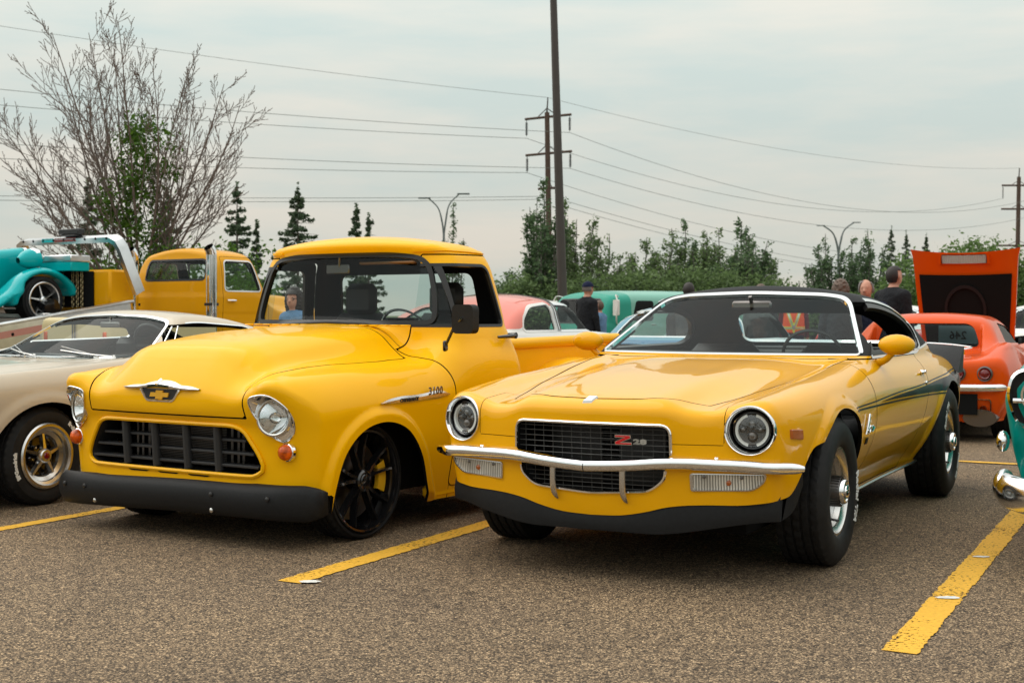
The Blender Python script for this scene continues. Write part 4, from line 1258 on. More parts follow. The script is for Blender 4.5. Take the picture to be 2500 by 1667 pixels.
        b = MB(); b.loft([pr(1.03, -.006), pr(1.03, .008), pr(.97, .009), pr(.945, -.002)]); lo_ = b.build('parking_lamp_frame', M['steel'], root)
        b = MB(); V = pr(.95, .001); b.add(V, [tuple(range(len(V)))]); b.build('parking_lamp_lens', M['ribbed'], lo_)
        b = MB(); q = on_face(F, np.array([(s * .60, .455)]), -.001)[0]; b.ball(q + [-.006, 0, 0], (.009, .014, .014), 10); b.build('bulb', M['amber_dark'], lo_)
        for yy, zz in ((.505, .478), (.655, .478)):
            q = on_face(F, np.array([(s * yy, zz)]), .002)[0]; b = MB(); b.lathe([(0, .007), (.004, .006), (.005, 0)], 'x', q, 10); b.build('screw', M['gunmetal'], lo_)
        # bumper half with its buffer
        pts = [(0, .508, .045), (.10, .512, .040), (.22, .520, .036), (.33, .531, .034), (.42, .534, .030), (.55, .532, .026), (.68, .529, .024), (.78, .523, .026), (.84, .519, .030)]
        path = np.array([(float(F(np.array(y), np.array(z))) + d, s * y, z) for y, z, d in pts] + [(.675, s * .888, .516)])
        path = smooth_curve(path, 40); rad = np.full(40, .0255); rad[-4:] = [.025, .0235, .020, .013]
        path[:1, 1] = 0
        b = MB(); b.tube(path, rad, 14, sq=(.85, 1.0)); b.build('bumper_blade', M['chrome'], root, angle=70)
        b = MB(); yb = .165 * s
        fx = lambda z: float(F(np.array(.165), np.array(z)))
        b.tube(smooth_curve([(fx(.50) + .028, yb, .492), (fx(.45) + .030, yb, .45), (fx(.40) + .026, yb, .395), (fx(.37) + .014, yb + .004, .365), (fx(.36) + .002, yb + .008, .352)], 12), [.012] * 9 + [.011, .009, .006], 10, sq=(1.15, .8)); b.build('overrider', M['steel'], root)
        for y in (.56,): 
            q = on_face(F, np.array([(s * y, .56)]), .022)[0]; b = MB(); b.ball(q, (.006, .010, .006), 8); b.build('bolt', M['chrome'], root)
    # upper and lower grille
    for poly, nm, zs, frame_m in ((ugr, 'upper_grille', (.552, .576, .600, .624, .648, .670), 'chrome'), (lgr, 'lower_grille', (.408, .428, .448, .468, .488), 'chrome')):
        b = MB(); R0 = on_face(F, resample(poly, 140), 0); cy = R0[:, 2].mean()
        rr = lambda k, dx: np.column_stack([R0[:, 0] + dx, R0[:, 1] * k, (R0[:, 2] - cy) * (1 - (1 - k) * 3) + cy])
        b.loft([rr(.99, .0), rr(.985, -.03), rr(.98, -.09)]); go = b.build(nm, M['gloss_black'], root)
        R1 = rr(1.0, .003); ok = (R1[:, 2] > .562) if nm[0] == 'u' else (R1[:, 2] < .500); k0 = int(np.argmax(ok & ~np.roll(ok, 1))); R1 = np.roll(R1, -k0, 0)[:int(ok.sum())]
        b = MB(); b.tube(R1, .007, 6); b.build('grille_trim', M['chrome'], go)
        sd = sdp(poly)
        for z in zs:
            yy = np.linspace(-.37, .37, 149); ok = sd(yy, np.full_like(yy, z)) < -.004
            yy = yy[ok]; yy = np.interp(np.linspace(0, 1, 40), np.linspace(0, 1, len(yy)), yy)
            b = MB(); b.tube(on_face(F, np.column_stack([yy, np.full_like(yy, z)]), -.024), .0019, 5); b.build('grille_bar', M['bar'], go)
        for y in np.linspace(-.33, .33, 15):
            zz = np.linspace(.37, .70, 120); ok = sd(np.full_like(zz, y), zz) < -.003
            if ok.sum() < 3: continue
            zz = zz[ok]; b = MB(); b.tube(on_face(F, np.array([(y, zz[0]), (y, zz.mean()), (y, zz[-1])]), -.027), .0014, 5); b.build('grille_bar', M['bar'], go)
    b = MB(); b.box((.60, -.5, .36), (.62, .5, .72), 0); b.box((.62, -.30, .40), (.63, -.05, .68), .004, 1); b.box((.62, .03, .40), (.63, .26, .68), .004, 1)
    for k in range(14): b.box((.63, -.28, .41 + k * .02), (.634, .24, .415 + k * .02), 0, 1)
    b.build('radiator', [M['dark'], M['black']], root)
    b = MB(); b.box((-.5, -.6, .20), (.55, .6, .62), 0); b.box((-2.25, -.68, .20), (-.5, .68, .30), 0); b.box((-3.5, -.55, .24), (-2.25, .55, .55), 0); b.box((-.5, -.62, .30), (-.48, .62, .88), 0); b.build('chassis', M['dark'], root)
    # Z28 badge
    zc, yc = .625, .155
    pl = lambda V, lift: np.column_stack([F(A(V[:, 0]), V[:, 1]) + lift, V[:, 0], V[:, 1]])
    Z = np.array([(-.058, .026), (.052, .026), (.052, .008), (-.012, -.014), (.058, -.014), (.058, -.030), (-.058, -.030), (-.058, -.012), (.006, .010), (-.058, .010)])
    zo = None
    for k, m, lf in ((1.0, 'steel', .0), (.86, 'badge_red', .004)):
        q = Z * [k, 1] if k == 1 else np.array([(-.053, .022), (.046, .022), (.046, .010), (-.026, -.018), (.053, -.018), (.053, -.026), (-.053, -.026), (-.053, -.014), (.018, .014), (-.053, .014)])
        q = q * [.66, .78] + [yc + .006, zc]; n = len(q); V1 = pl(q, lf); b = MB(); b.add(np.vstack([V1, V1 - [.008, 0, 0]]), [tuple(range(n))[::-1]] + [(i, (i + 1) % n, (i + 1) % n + n, i + n) for i in range(n)])
        o = b.build('grille_badge', M[m], zo or root)
        zo = zo or o
    V, Fq = text_mesh('28', .036, .003, .0022, space=1.1)
    q = np.column_stack([V[:, 0] * 1.5 + yc + .080, V[:, 1] * .8 + zc - .008]); W3 = pl(q, 0); W3[:, 0] += V[:, 2]
    mesh_obj('badge_numerals', W3, Fq, M['frost'], zo)
    # bonnet emblem
    q = np.array([(-.030, -.034), (.018, -.034), (.034, .034), (-.014, .034)]) * [.92, .85]
    b = MB(); V = []
    for dz in (0, .009):
        for k in q * (1 if dz == 0 else .86): V.append((.862 - k[1] * .85 * 1.0 - .02, k[0], 0))
    V = np.array(V); V[:, 0] = .858 - np.r_[q[:, 1], q[:, 1] * .86] * .75; V[:, 1] = np.r_[q[:, 0], q[:, 0] * .86] - .012
    # drop it on the nose skin by bisection along z
    zz = np.full(len(V), .5); 
    for i in range(len(V)):
        a, c_ = .6, 1.0
        for _ in range(30):
            m_ = (a + c_) / 2
            if body(V[i, 0], V[i, 1], np.array(m_)) < 0: a = m_
            else: c_ = m_
        V[i, 2] = a + (.009 if i >= 4 else -.002)
    b.add(V, [(4, 5, 6, 7)] + [(i, (i + 1) % 4, (i + 1) % 4 + 4, i + 4) for i in range(4)]); b.build('bonnet_emblem', M['steel'], root)
    # air dam
    b = MB(); yy = np.linspace(-.79, .79, 81)
    t1, t2, t3 = [], [], []
    for y in yy:
        a = abs(y); z1 = float(lowz(np.array(a))); f1 = float(F(np.array(a), np.array(max(z1, .29))))
        rk = float(sstep(.55, .80, a))
        xt = f1 - .012 - .02 * rk; zb = .222 + .068 * float(sstep(.25, .80, a))
        t1.append((xt, y, z1 + .02)); t2.append((xt + .02, y, (z1 + zb) / 2)); t3.append((xt + .012, y, zb))
    back = [(x - .02, y, z) for x, y, z in t3]; bt = [(x - .03, y, z) for x, y, z in t1]
    b.loft([t1, t2, t3, back, bt], closed=False)
    ad_o = b.build('air_dam', M['matt_black'], root, angle=50)
    for s in (1, -1):      # its ends sweep back to the wheel
        b = MB()
        e = lambda k: [(k[0], s * k[1], k[2])]
        top_ = smooth_curve([(.585, .80, .41), (.56, .825, .46), (.52, .845, .52)], 10); bot_ = smooth_curve([(.62, .785, .285), (.57, .81, .31), (.46, .83, .42)], 10)
        top_[:, 1] *= s; bot_[:, 1] *= s
        rgs = [top_ + [0, -.004 * s, 0], bot_ + [0, -.004 * s, 0], bot_ + [0, -.03 * s, 0], top_ + [0, -.03 * s, 0]]
        b.loft(rgs if s > 0 else [q[::-1] for q in rgs], closed=False); b.build('air_dam_end', M['matt_black'], ad_o)
    # glass and bright trim
    wsg = trim(trim(Mh, lambda x, y, z: -np.maximum(sdw(y, z), -nearf(x, y, z))), lambda x, y, z: 1.292 - z)
    skin('windscreen', offset(wsg, -.006), M['glass'], root)
    tr = trim(band(trim(trim(trim(Mh, nearf), lambda x, y, z: (x - Xf(A(y), z)) / 2.25 + .016), lambda x, y, z: z - .957), lambda x, y, z: sdw(y, z), -.003, .015), lambda x, y, z: 1.303 - z)
    tb = band(trim(trim(Mh, nearf), lambda x, y, z: .957 - z), lambda x, y, z: sdw(y, z), -.005, .004); shell('windscreen_trim', offset(tb, .005), .02, M['chrome'], root)
    shell('windscreen_trim', offset(tr, .006), .02, M['chrome'], root)
    tr = band(trim(Mh, lambda x, y, z: np.minimum(-2.15 - x, topf(x, y, z))), lambda x, y, z: sdr(y, z), -.005, .005)
    shell('rear_window_trim', offset(tr, .004), .02, M['chrome'], root)
    rg = trim(Mh, lambda x, y, z: -rw_d(x, y, z)); skin('rear_window', offset(rg, -.006), M['glass'], root)
    for s in (1, -1):
        vt = trim(band(trim(Mh, lambda x, y, z: s * y - .4), lambda x, y, z: z - vin(x), -.006, .006), lambda x, y, z: -2.2 - x)
        shell('roof_moulding', offset(vt, .004), .01, M['chrome'], root)
    # cowl louvres
    for k in range(30):
        y = -.50 + k * .034
        b = MB(); x0 = -.742 - .36 * y * y; zt = float(H(np.array(x0 + .02), np.array(abs(y)))); b.box((x0, y, zt - .006), (x0 + .028, y + .014, zt + .0012), .0); b.build('cowl_slot', M['dark'], root)
    # interior
    b = MB()
    pr2 = [(-.98, .90), (-.99, .945), (-1.12, .955), (-1.25, .93), (-1.30, .86), (-1.28, .70)]
    b.loft([[(x - .10 * abs(y), y, z) for x, z in pr2] for y in np.linspace(-.72, .72, 9)], closed=False); b.build('dashboard', M['seat'], root)
    for y in (.36, -.36):
        b = MB(); b.box((-1.95, y - .25, .36), (-1.50, y + .25, .56), .06); b.box((-2.10, y - .24, .50), (-1.96, y + .24, .98), .06, M4=None); b.build('seat', M['seat'], root)
    b = MB(); b.box((-2.75, -.55, .40), (-2.35, .55, .62), .06); b.box((-2.85, -.58, .55), (-2.70, .58, .93), .05); b.box((-3.15, -.60, .90), (-2.78, .60, .95), .01); b.build('rear_seat', M['seat'], root)
    b = MB(); b.lathe([(-.010, .178), (0, .168), (.010, .178), (0, .188)], 'x', (0, 0, 0), 40, close=True); b.tube([(0, -.17, 0), (.02, 0, -.01), (0, .17, 0)], .014, 6); b.tube([(0, 0, 0), (.3, 0, -.12)], .025, 6)
    so = b.build('steering_wheel', M['black'], root); so.location = (-1.46, .36, .915); so.rotation_euler = (0, .45, 0)
    b = MB(); b.box((-1.375, -.10, 1.195), (-1.35, .14, 1.245), .012); b.tube([(-1.33, .02, 1.27), (-1.355, .02, 1.235)], .012, 6); b.build('rear_view_mirror', M['gunmetal'], root)
    # three piece spoiler on the tail
    b = MB(); rgs = []
    for y in np.linspace(-.90, .90, 37):
        a = abs(y); x0 = -3.28 - .25 * (1 - (a / .9) ** 2); zt = .985 - .03 * (a / .9) ** 2
        zb = .88 - .10 * max(0, (a - .70) / .2) ** 1.5
        rgs.append([(x0 + .16, y, zb), (x0 + .05, y, (zb + zt) / 2 + .015), (x0 - .06, y, zt), (x0 - .08, y, zt - .01), (x0 - .04, y, zb)])
    b.loft(rgs, cap=True); b.build('rear_spoiler', M['matt_black'], root)
    L = [('Radial T/A', 1.78, .060)]
    for x, r, w in ((0, .345, .245), (-2.743, .352, .255)):
        make_wheel(root, (x, .80 if x else .768, r), 1, 'rally', r, w, .205, letters=L if x == 0 else [('Radial T/A', 2.3, .05), ('Radial T/A', -.84, .05)])
        make_wheel(root, (x, -.80 if x else -.768, r), -1, 'rally', r, w, .205)
    # wheel wells
    for x in (0, -2.743):
        for s in (1, -1):
            b = MB(); b.lathe([(s * .45, .43), (s * .78, .43)], 'y', (x, 0, .40), 24, a0=-math.pi * .1 - math.pi * .0, a1=math.pi * 1.1) if 0 else b.lathe([(s * .50, .44), (s * .80, .44)], 'y', (x, 0, .37), 28, a0=math.pi * -.5, a1=math.pi * .5)
            b.lathe([(s * .50, .44), (s * .50, .05)], 'y', (x, 0, .37), 28, a0=math.pi * -.5, a1=math.pi * .5)
            b.build('wheel_well', M['dark'], root)
    return root
# ------------------------------------------------------------------ the other vehicles
def poly_d(poly, ax, cond):
    sd = sdp(poly)
    if ax == 'x': return lambda x, y, z: np.maximum(sd(y, z), cond(x, y, z))
    return lambda x, y, z: np.maximum(sd(x, z), cond(x, y, z))

def car_shell(root, c):
    """body and greenhouse from the tables in c; cuts windows and wheel arches; returns the raw skin"""
    A = np.abs
    H = S2(*c['H']); W = S2(*c['W']); Wg = S1(*c['Wg']); Hr0 = S1(*c['Hr']); cr = c.get('crown', .07)
    F = c['F']; x1 = c['x1']; wx, wz, wsl, wc = c['ws']
    Hr = lambda x, a: Hr0(x) - cr * (a / .6) ** 2
    Xf = lambda a, z: wx - wsl * (z - wz) - wc * a * a
    nrm = math.sqrt(1 + wsl * wsl)
    def ad(x, z):
        d = 9.
        for cx, cz, rx, rz in c['arch']:
            e = np.sqrt(((x - cx) / rx) ** 2 + (np.maximum(z - cz, 0) / rz) ** 2 + 1e-9); d = np.minimum(d, (e - 1) * rz)
        return d
    kf, ks = c.get('kf', .07), c.get('ks', .06)
    def body(x, y, z):
        a = A(y)
        fl = c.get('flare', .012) * (1 - sstep(.02, .08, ad(x, z)))
        f = smax(a - W(x, z) - fl, (z - H(x, a)) * .9, ks)
        f = smax(f, x - F(a, z), kf)
        f = smax(f, x1 - x + c.get('rc', .2) * a * a + c.get('rz', .0) * (z - .6) ** 2, c.get('kr', .08))
        g = smax(a - Wg(z), (z - Hr(x, a)) * .9, c.get('kg', .07))
        g = smax(g, (x - Xf(a, z)) / nrm, c.get('kw', .035))
        if 'gr' in c: g = smax(g, c['gr'](a, z) - x, .05)
        g = smax(g, c['H'][2][0][0] - .25 - z, .02)
        return smin(f, g, c.get('kb', .025))
    h = c.get('h', .03)
    ext = c.get('ext', (x1 - .08, -1.05, c.get('z0', .18), c['x0'] + .08, 1.05, c['top'] + .08))
    Mh = nets(body, ext[:3], ext[3:], h, it=3)
    base = trim(Mh, lambda x, y, z: np.maximum(ad(x, z), .45 - A(y)))
    wins = {}
    for nm, (poly, ax, cond) in c['win'].items():
        d = poly_d(poly, ax, cond); wins[nm] = d
        base = trim(base, d)
    P = M[c['paint']]; lin = M[c.get('lining', 'dark')]
    split = c.get('split')
    if split:
        roof = trim(base, lambda x, y, z: split(x, y, z)); base = trim(base, lambda x, y, z: -split(x, y, z))
        shell('roof', roof, .03, [M[c['roof']], lin], root)
    cuts = c.get('cuts', [])
    for nm, d in cuts:
        p = trim(base, lambda x, y, z: -d(x, y, z), .003); base = trim(base, d, .003)
        for s in ((1, -1) if nm == 'door' else (0,)):
            q = trim(p, lambda x, y, z: s * y) if s else p
            if len(q[1]): shell(nm, q, .02, [P, M['dark']], root)
    shell('body', base, .025, [P, lin], root)
    for nm, d in wins.items():
        g = trim(Mh, lambda x, y, z: -d(x, y, z))
        if nm in c.get('open', ()): continue
        for s in ((1, -1) if nm.startswith('side') else (0,)):
            q = trim(g, lambda x, y, z: s * y) if s else g
            if len(q[1]): skin({'w': 'windscreen', 's': 'side_window', 'r': 'rear_window'}[nm[0]], offset(q, -.008), M[c.get('glass', 'glass')], root)
    for nm, w, m in c.get('trims', ()):
        sdn = sdp(c['win'][nm][0]); isx = c['win'][nm][1] == 'x'
        face = (lambda x, y, z: .05 - np.abs(x - Xf(A(y), z)) / nrm) if nm == 'ws' else (lambda x, y, z: -(x - Xf(A(y), z)) / nrm - .045) if nm.startswith('side') else (lambda x, y, z: -A(y) + .62)
        t = band(trim(trim(Mh, lambda x, y, z: -c['win'][nm][2](x, y, z)), face), lambda x, y, z: sdn(y, z) if isx else sdn(x, z), -w * .5, w * 1.5)
        for s in ((1, -1) if nm.startswith('side') else (0,)):
            q = trim(t, lambda x, y, z: s * y) if s else t
            if len(q[1]): shell('window_trim', offset(q, .004), .015, M[m], root)
    return Mh, dict(H=H, W=W, F=F, Xf=Xf, Hr=Hr, body=body)

def cabin(root, x0, x1, yw, zf, zs, zb, m='seat', wheel=None):
    """floor, front seats and a wheel"""
    b = MB(); b.box((x1, -yw, .22), (x0, yw, zf), 0); b.build('floor', M['dark'], root)
    for y in (yw * .5, -yw * .5):
        b = MB(); xm = x0 + (x1 - x0) * .45
        b.box((xm - .12, y - .23, zf), (xm + .38, y + .23, zs), .05); b.box((xm - .22, y - .22, zf), (xm - .08, y + .22, zb), .05)
        b.build('seat', M[m], root)
    if wheel:
        b = MB(); b.lathe([(-.01, .17), (0, .16), (.01, .17), (0, .18)], 'x', (0, 0, 0), 28, close=True); b.tube([(0, -.16, 0), (0, .16, 0)], .012, 6)
        o = b.build('steering_wheel', M['black'], root); o.location = wheel; o.rotation_euler = (0, .4, 0)

def build_beige():
    root = car_empty('classic_coupe', -3.5645, 8.4540, .50, label='weathered beige classic coupe with lettered tyre beside the yellow pickup', cat='car')
    A = np.abs
    ws = rpoly([(-.70, .862), (.70, .862), (.545, 1.100), (.35, 1.135), (0, 1.150), (-.35, 1.135), (-.545, 1.100)], [.02, .02, .05, .1, .1, .1, .05])
    sw = rpoly([(-1.16, .955), (-2.25, .975), (-2.12, 1.065), (-1.60, 1.098), (-1.31, 1.080)], [.02, .04, .05, .1, .04])
    rw = rpoly([(-.5, .93), (.5, .93), (.42, 1.08), (-.42, 1.08)], .05)
    c = dict(paint='beige', x0=.92, x1=-3.4, top=1.2, h=.02, lining='dark',
        H=([-3.4, -2.9, -2.3, -1.2, -.85, -.4, .2, .7, .95], [0, .4, .62, .74, .82, .9], [
            [.82, .82, .82, .82, .81, .75], [.88, .88, .88, .88, .87, .80], [.93, .93, .93, .93, .92, .84], [.92, .92, .92, .925, .915, .83],
            [.862, .862, .862, .875, .872, .80], [.845, .842, .828, .838, .835, .76], [.815, .812, .79, .808, .805, .74], [.775, .77, .75, .775, .77, .71], [.74, .735, .72, .74, .735, .68]]),
        W=([-3.4, -2.7, -1.8, -.8, 0, .6, .95], [.16, .28, .42, .55, .66, .78, .9], [
            [.74, .78, .82, .84, .845, .83, .77], [.76, .81, .86, .885, .90, .875, .80], [.75, .79, .845, .872, .885, .865, .80], [.75, .80, .85, .875, .885, .868, .80],
            [.77, .82, .86, .88, .888, .875, .80], [.76, .80, .84, .862, .872, .865, .80], [.72, .76, .80, .82, .83, .83, .77]]),
        F=lambda a, z: .90 - .10 * a * a - .10 * np.abs(z - .62) + 0 * z, arch=[(0.02, .30, .40, .325), (-2.52, .30, .40, .33)],
        Wg=([.86, .95, 1.05, 1.12, 1.2], [.745, .70, .635, .585, .52]), Hr=([-3.1, -2.8, -2.3, -2.0, -1.7, -1.45, -1.25, -.9], [.86, .95, 1.10, 1.160, 1.186, 1.182, 1.15, 1.0]),
        ws=(-.82, .86, 1.95, .30), crown=.05, flare=.014,
        win=dict(ws=(ws, 'x', lambda x, y, z: -1.75 - x), side=(sw, 'y', lambda x, y, z: .4 - A(y)), rear=(rw, 'x', lambda x, y, z: x + 2.1)), open=('side',),
        trims=(('ws', .006, 'chrome'), ('side', .004, 'chrome')),
        cuts=[('bonnet', lambda x, y, z: np.maximum(np.maximum(A(y) - .655 + .06 * sstep(0, .9, x), -.74 - x - .30 * A(y) ** 2), .70 - z)),
              ('door', (lambda sd: lambda x, y, z: np.maximum(np.maximum(sd(x, z), .6 - A(y)), z - .955))(sdp(rpoly([(-.80, 1.0), (-.80, .24), (-2.0, .24), (-2.12, 1.0)], .05))))])
    Mh, f = car_shell(root, c)
    cabin(root, -.95, -2.9, .66, .42, .60, .98, wheel=(-1.42, .36, .93))
    b = MB(); pr2 = [(-.98, .82), (-.99, .868), (-1.12, .872), (-1.25, .85), (-1.28, .70)]
    b.loft([[(x - .25 * y * y, y, z) for x, z in pr2] for y in np.linspace(-.66, .66, 9)], closed=False); b.build('dashboard', M['seat'], root)
    for y0, y1 in ((.02, .52), (-.60, -.16)):        # wipers parked at the foot of the glass
        pt = lambda y, z, d: (float(f['Xf'](abs(y), z)) + d, y, z)
        b = MB(); b.tube([pt(y1, .868, .035), pt((y0 + y1) / 2, .885, .035), pt(y0, .905, .03)], .0065, 6)
        b.tube([pt(y1 - .12, .872, .04), pt(y0 - .06, .93, .022)], .004, 5); b.ball(pt(y1, .866, .035), .016, 8); b.build('wiper', M['steel'], root)
    b = MB(); b.box((-1.36, -.09, 1.06), (-1.34, .10, 1.10), .008); b.tube([(-1.36, 0, 1.14), (-1.35, 0, 1.09)], .006, 6); b.build('rear_view_mirror', M['gunmetal'], root)
    for s in (1,):
        b = MB(); b.tube([(-1.16, s * .70, .955), (-1.30, s * .645, 1.07)], .005, 6); b.tube([(-1.26, s * .70, .955), (-1.36, s * .645, 1.075)], .004, 6); b.build('quarter_frame', M['chrome'], root)
    b = MB(); b.box((-.6, -.6, .20), (.7, .6, .6), 0); b.box((-2.9, -.62, .2), (-.6, .62, .30), 0); b.build('chassis', M['dark'], root)
    for x in (0, -2.52):
        make_wheel(root, (x, .755, .298), 1, 'magnum', .298, .215, .19, letters=[('Radial T/A', 1.0, .034), ('BFGoodrich', -1.75, .034)] if x == 0 else None)
        make_wheel(root, (x, -.755, .298), -1, 'magnum', .298, .215, .19, detail=False)
    for x in (0, -2.52):
        for s in (1, -1):
            b = MB(); b.lathe([(s * .45, .40), (s * .78, .40)], 'y', (x, 0, .30), 24, a0=math.pi * -.5, a1=math.pi * .5); b.lathe([(s * .45, .40), (s * .45, .05)], 'y', (x, 0, .30), 24, a0=math.pi * -.5, a1=math.pi * .5); b.build('wheel_well', M['dark'], root)

def build_corvette():
    # seen from behind; local x is forward, away from the camera
    root = car_empty('sports_car', 3.71, 12.40, .47 + math.pi, label='orange sports car seen from behind with its bonnet propped up', cat='car')
    A = np.abs
    rw = rpoly([(-.50, .86), (.50, .86), (.43, 1.09), (-.43, 1.09)], [.06, .06, .09, .09])
    sw = rpoly([(1.35, .90), (2.35, .88), (2.0, 1.06), (1.45, 1.10)], .05)
    c = dict(paint='orange', x0=4.35, x1=-.02, top=1.2, h=.025,
        H=([-.02, .25, .7, 1.2, 2.0, 2.6, 3.4, 4.0, 4.4], [0, .4, .6, .72, .84, .95], [
            [.74, .74, .74, .73, .70, .60], [.775, .775, .79, .82, .80, .68], [.80, .80, .84, .905, .885, .74], [.84, .84, .86, .88, .86, .74],
            [.86, .86, .86, .86, .83, .72], [.86, .86, .85, .83, .80, .70], [.82, .82, .83, .87, .85, .72], [.72, .72, .74, .78, .75, .62], [.58, .58, .58, .6, .58, .5]]),
        W=([-.02, .7, 1.6, 2.4, 3.3, 4.3], [.2, .32, .45, .58, .70, .85], [[.72, .78, .83, .85, .83, .76], [.80, .84, .89, .90, .89, .83], [.74, .78, .82, .83, .82, .78], [.76, .80, .84, .85, .83, .78], [.80, .84, .88, .89, .88, .82], [.6, .65, .7, .72, .7, .65]]),
        F=lambda a, z: 4.3 - .35 * a * a - .6 * (z - .45) ** 2, arch=[(.78, .31, .38, .34), (3.3, .31, .38, .34)],
        Wg=([.78, .9, 1.02, 1.12, 1.2], [.76, .69, .63, .57, .5]), Hr=([-.1, .4, .75, 1.05, 1.5, 2.0, 2.3, 2.7], [.70, .84, .97, 1.15, 1.195, 1.16, 1.05, .85]), crown=.05,
        ws=(2.5, .86, 1.7, .25), gr=lambda a, z: .95 + .10 * (z - .86) - .62 * sstep(.50, .60, a) + 0 * z, rc=.16, kr=.06, rz=.35,
        win=dict(rear=(rw, 'x', lambda x, y, z: np.maximum(x - 1.3, .6 - x)), side=(sw, 'y', lambda x, y, z: .45 - A(y)), ws=(rpoly([(-.62, .88), (.62, .88), (.5, 1.12), (-.5, 1.12)], .06), 'x', lambda x, y, z: 1.7 - x)),
        trims=())
    Mh, f = car_shell(root, c)
    cabin(root, 2.4, .9, .66, .36, .5, .86)
    xr = lambda y, z: -.02 + .16 * y * y + .35 * (z - .6) ** 2
    for y in (-.66, -.43, .43, .66):
        b = MB(); x = xr(y, .64); b.lathe([(x + .02, .072), (x - .012, .070), (x - .016, .058), (x - .002, .055)], 'x', (0, y, .635), 28); o = b.build('tail_lamp_ring', M['gunmetal'], root)
        b = MB(); b.lathe([(x - .002, .055), (x - .014, .046), (x - .010, .038)], 'x', (0, y, .635), 28); b.lathe([(x - .010, .038), (x - .020, .02), (x - .022, 0)], 'x', (0, y, .635), 28); b.build('tail_lamp', M['red_lens'], o)
    for s in (1, -1):
        pts = smooth_curve([(xr(.2, .50) - .035, s * .22, .505), (xr(.5, .5) - .04, s * .5, .505), (xr(.75, .5) - .035, s * .76, .51), (.30, s * .90, .515)], 20)
        b = MB(); b.tube(pts, .032, 10, sq=(.7, 1.0)); b.build('bumper_blade', M['chrome'], root)
        y = -s * .60
        b = MB(); q = rpoly([(y - .12, .26), (y + .12, .26), (y + .12, .405), (y - .12, .405)], .03); x = xr(.6, .35) - .012
        R0 = np.column_stack([np.full(len(q), x), q]); cc = R0.mean(0); b.loft([R0 + [.03, 0, 0], R0, (R0 - cc) * [1, .92, .88] + cc, (R0 - cc) * [1, .9, .85] + cc + [.10, 0, 0]]); b.build('exhaust_bezel', M['chrome'], root)
        b = MB(); b.box((x + .05, y - .11, .27), (x + .06, y + .11, .40), 0); b.build('exhaust_recess', M['dark'], root)
        b = MB(); b.tube([(x - .01, y - .02, .23), (x + .5, y - .02, .23)], .13, 16, sq=(1.15, .62)); b.build('silencer', M['gunmetal'], root)
        for k in (0, .08):
            b = MB(); b.tube([(x - .03, y - .05 + k, .315), (x + .08, y - .05 + k, .315)], .028, 12, cap=False); b.build('exhaust_pipe', M['gunmetal'], root)
    # luggage rack
    b = MB(); z = .845
    fr = smooth_curve([(.62, -.46, z + .02), (.60, -.30, z + .04), (.60, .30, z + .04), (.62, .46, z + .02), (.30, .48, z + .015), (.20, .40, z), (.20, -.40, z), (.30, -.48, z + .015), (.60, -.47, z + .02)], 60); b.tube(fr, .011, 6)
    for y in (-.3, -.1, .1, .3): b.tube([(.60, y, z + .04), (.20, y, z)], .008, 6)
    for y in (-.4, .4): b.tube([(.20, y, z), (.18, y, z - .07)], .009, 6); b.tube([(.60, y, z + .03), (.60, y, z - .05)], .009, 6)
    b.build('luggage_rack', M['chrome'], root)
    # bonnet standing up on its front hinge
    b = MB(); n = 21
    top, bot = [], []
    def hood_pt(u, v, d):      # u across, v up the panel from hinge (0) to rear edge (1)
        w = .50 + .085 * v ** .8 + .02 * sstep(.9, 1, np.array(v))
        y = u * w; x = 3.75 - .36 * v - d - .06 * (1 - u * u); zz = .74 + 1.15 * v + .055 * u * u * (v > .5) * ((v - .5) * 2) ** 2
        return x, y, zz
    us = np.linspace(-1, 1, n); vs = np.linspace(0, 1, 14)
    G1 = [[hood_pt(u, v, .0) for u in us] for v in vs]; G2 = [[hood_pt(u, v, .05) for u in us] for v in vs]
    b.loft(G1[::-1], closed=False); b.loft(G2, closed=False)
    for a_, b_ in ((G1[-1], G2[-1]), (G2[0], G1[0])): b.loft([a_, b_][::-1], closed=False)
    b.loft([[r[0] for r in G1], [r[0] for r in G2]], closed=False); b.loft([[r[-1] for r in G2], [r[-1] for r in G1]], closed=False)
    ho = b.build('bonnet', M['orange'], root)
    b = MB()
    ul, vl = np.linspace(-.90, .90, 21), np.linspace(.04, .78, 14)
    L1 = [[hood_pt(u, v, .072) for u in ul] for v in vl]; L0 = [[hood_pt(u, v, .045) for u in ul] for v in vl]
    b.loft(L1, closed=False)
    for a_, b_ in ((L0[0], L1[0]), (L1[-1], L0[-1]), ([r[0] for r in L1], [r[0] for r in L0]), ([r[-1] for r in L0], [r[-1] for r in L1])): b.loft([a_, b_], closed=False)
    b.build('bonnet_lining', M['dark'], ho)
    b = MB(); rr = []
    for r, d in ((.30, .070), (.30, .095), (.26, .095), (.26, .072)): rr.append([hood_pt(r * math.cos(t) / .7, .42 + r * math.sin(t) / 1.15, d) for t in np.linspace(0, 2 * math.pi, 32, endpoint=False)])
    b.loft(rr[::-1]); b.build('air_cleaner_seal', M['matt_black'], ho)
    b = MB(); q = rpoly([(-.50, .885), (.50, .885), (.46, .985), (-.46, .985)], .03); R = lambda d, k=1: [hood_pt(u * k, .935 + (v - .935) * k, d) for u, v in q]
    b.loft([R(.05), R(.08), R(.08, .9), R(.055, .9)][::-1]); b.build('grille_frame', M['orange'], ho)
    for k in range(26):
        u = -.40 + k * .032
        b = MB(); p0, p1 = np.array(hood_pt(u, .895, .062)), np.array(hood_pt(u, .975, .062)); b.tube([p0, p1], .009, 4); b.build('louvre', M['louvre'], ho)
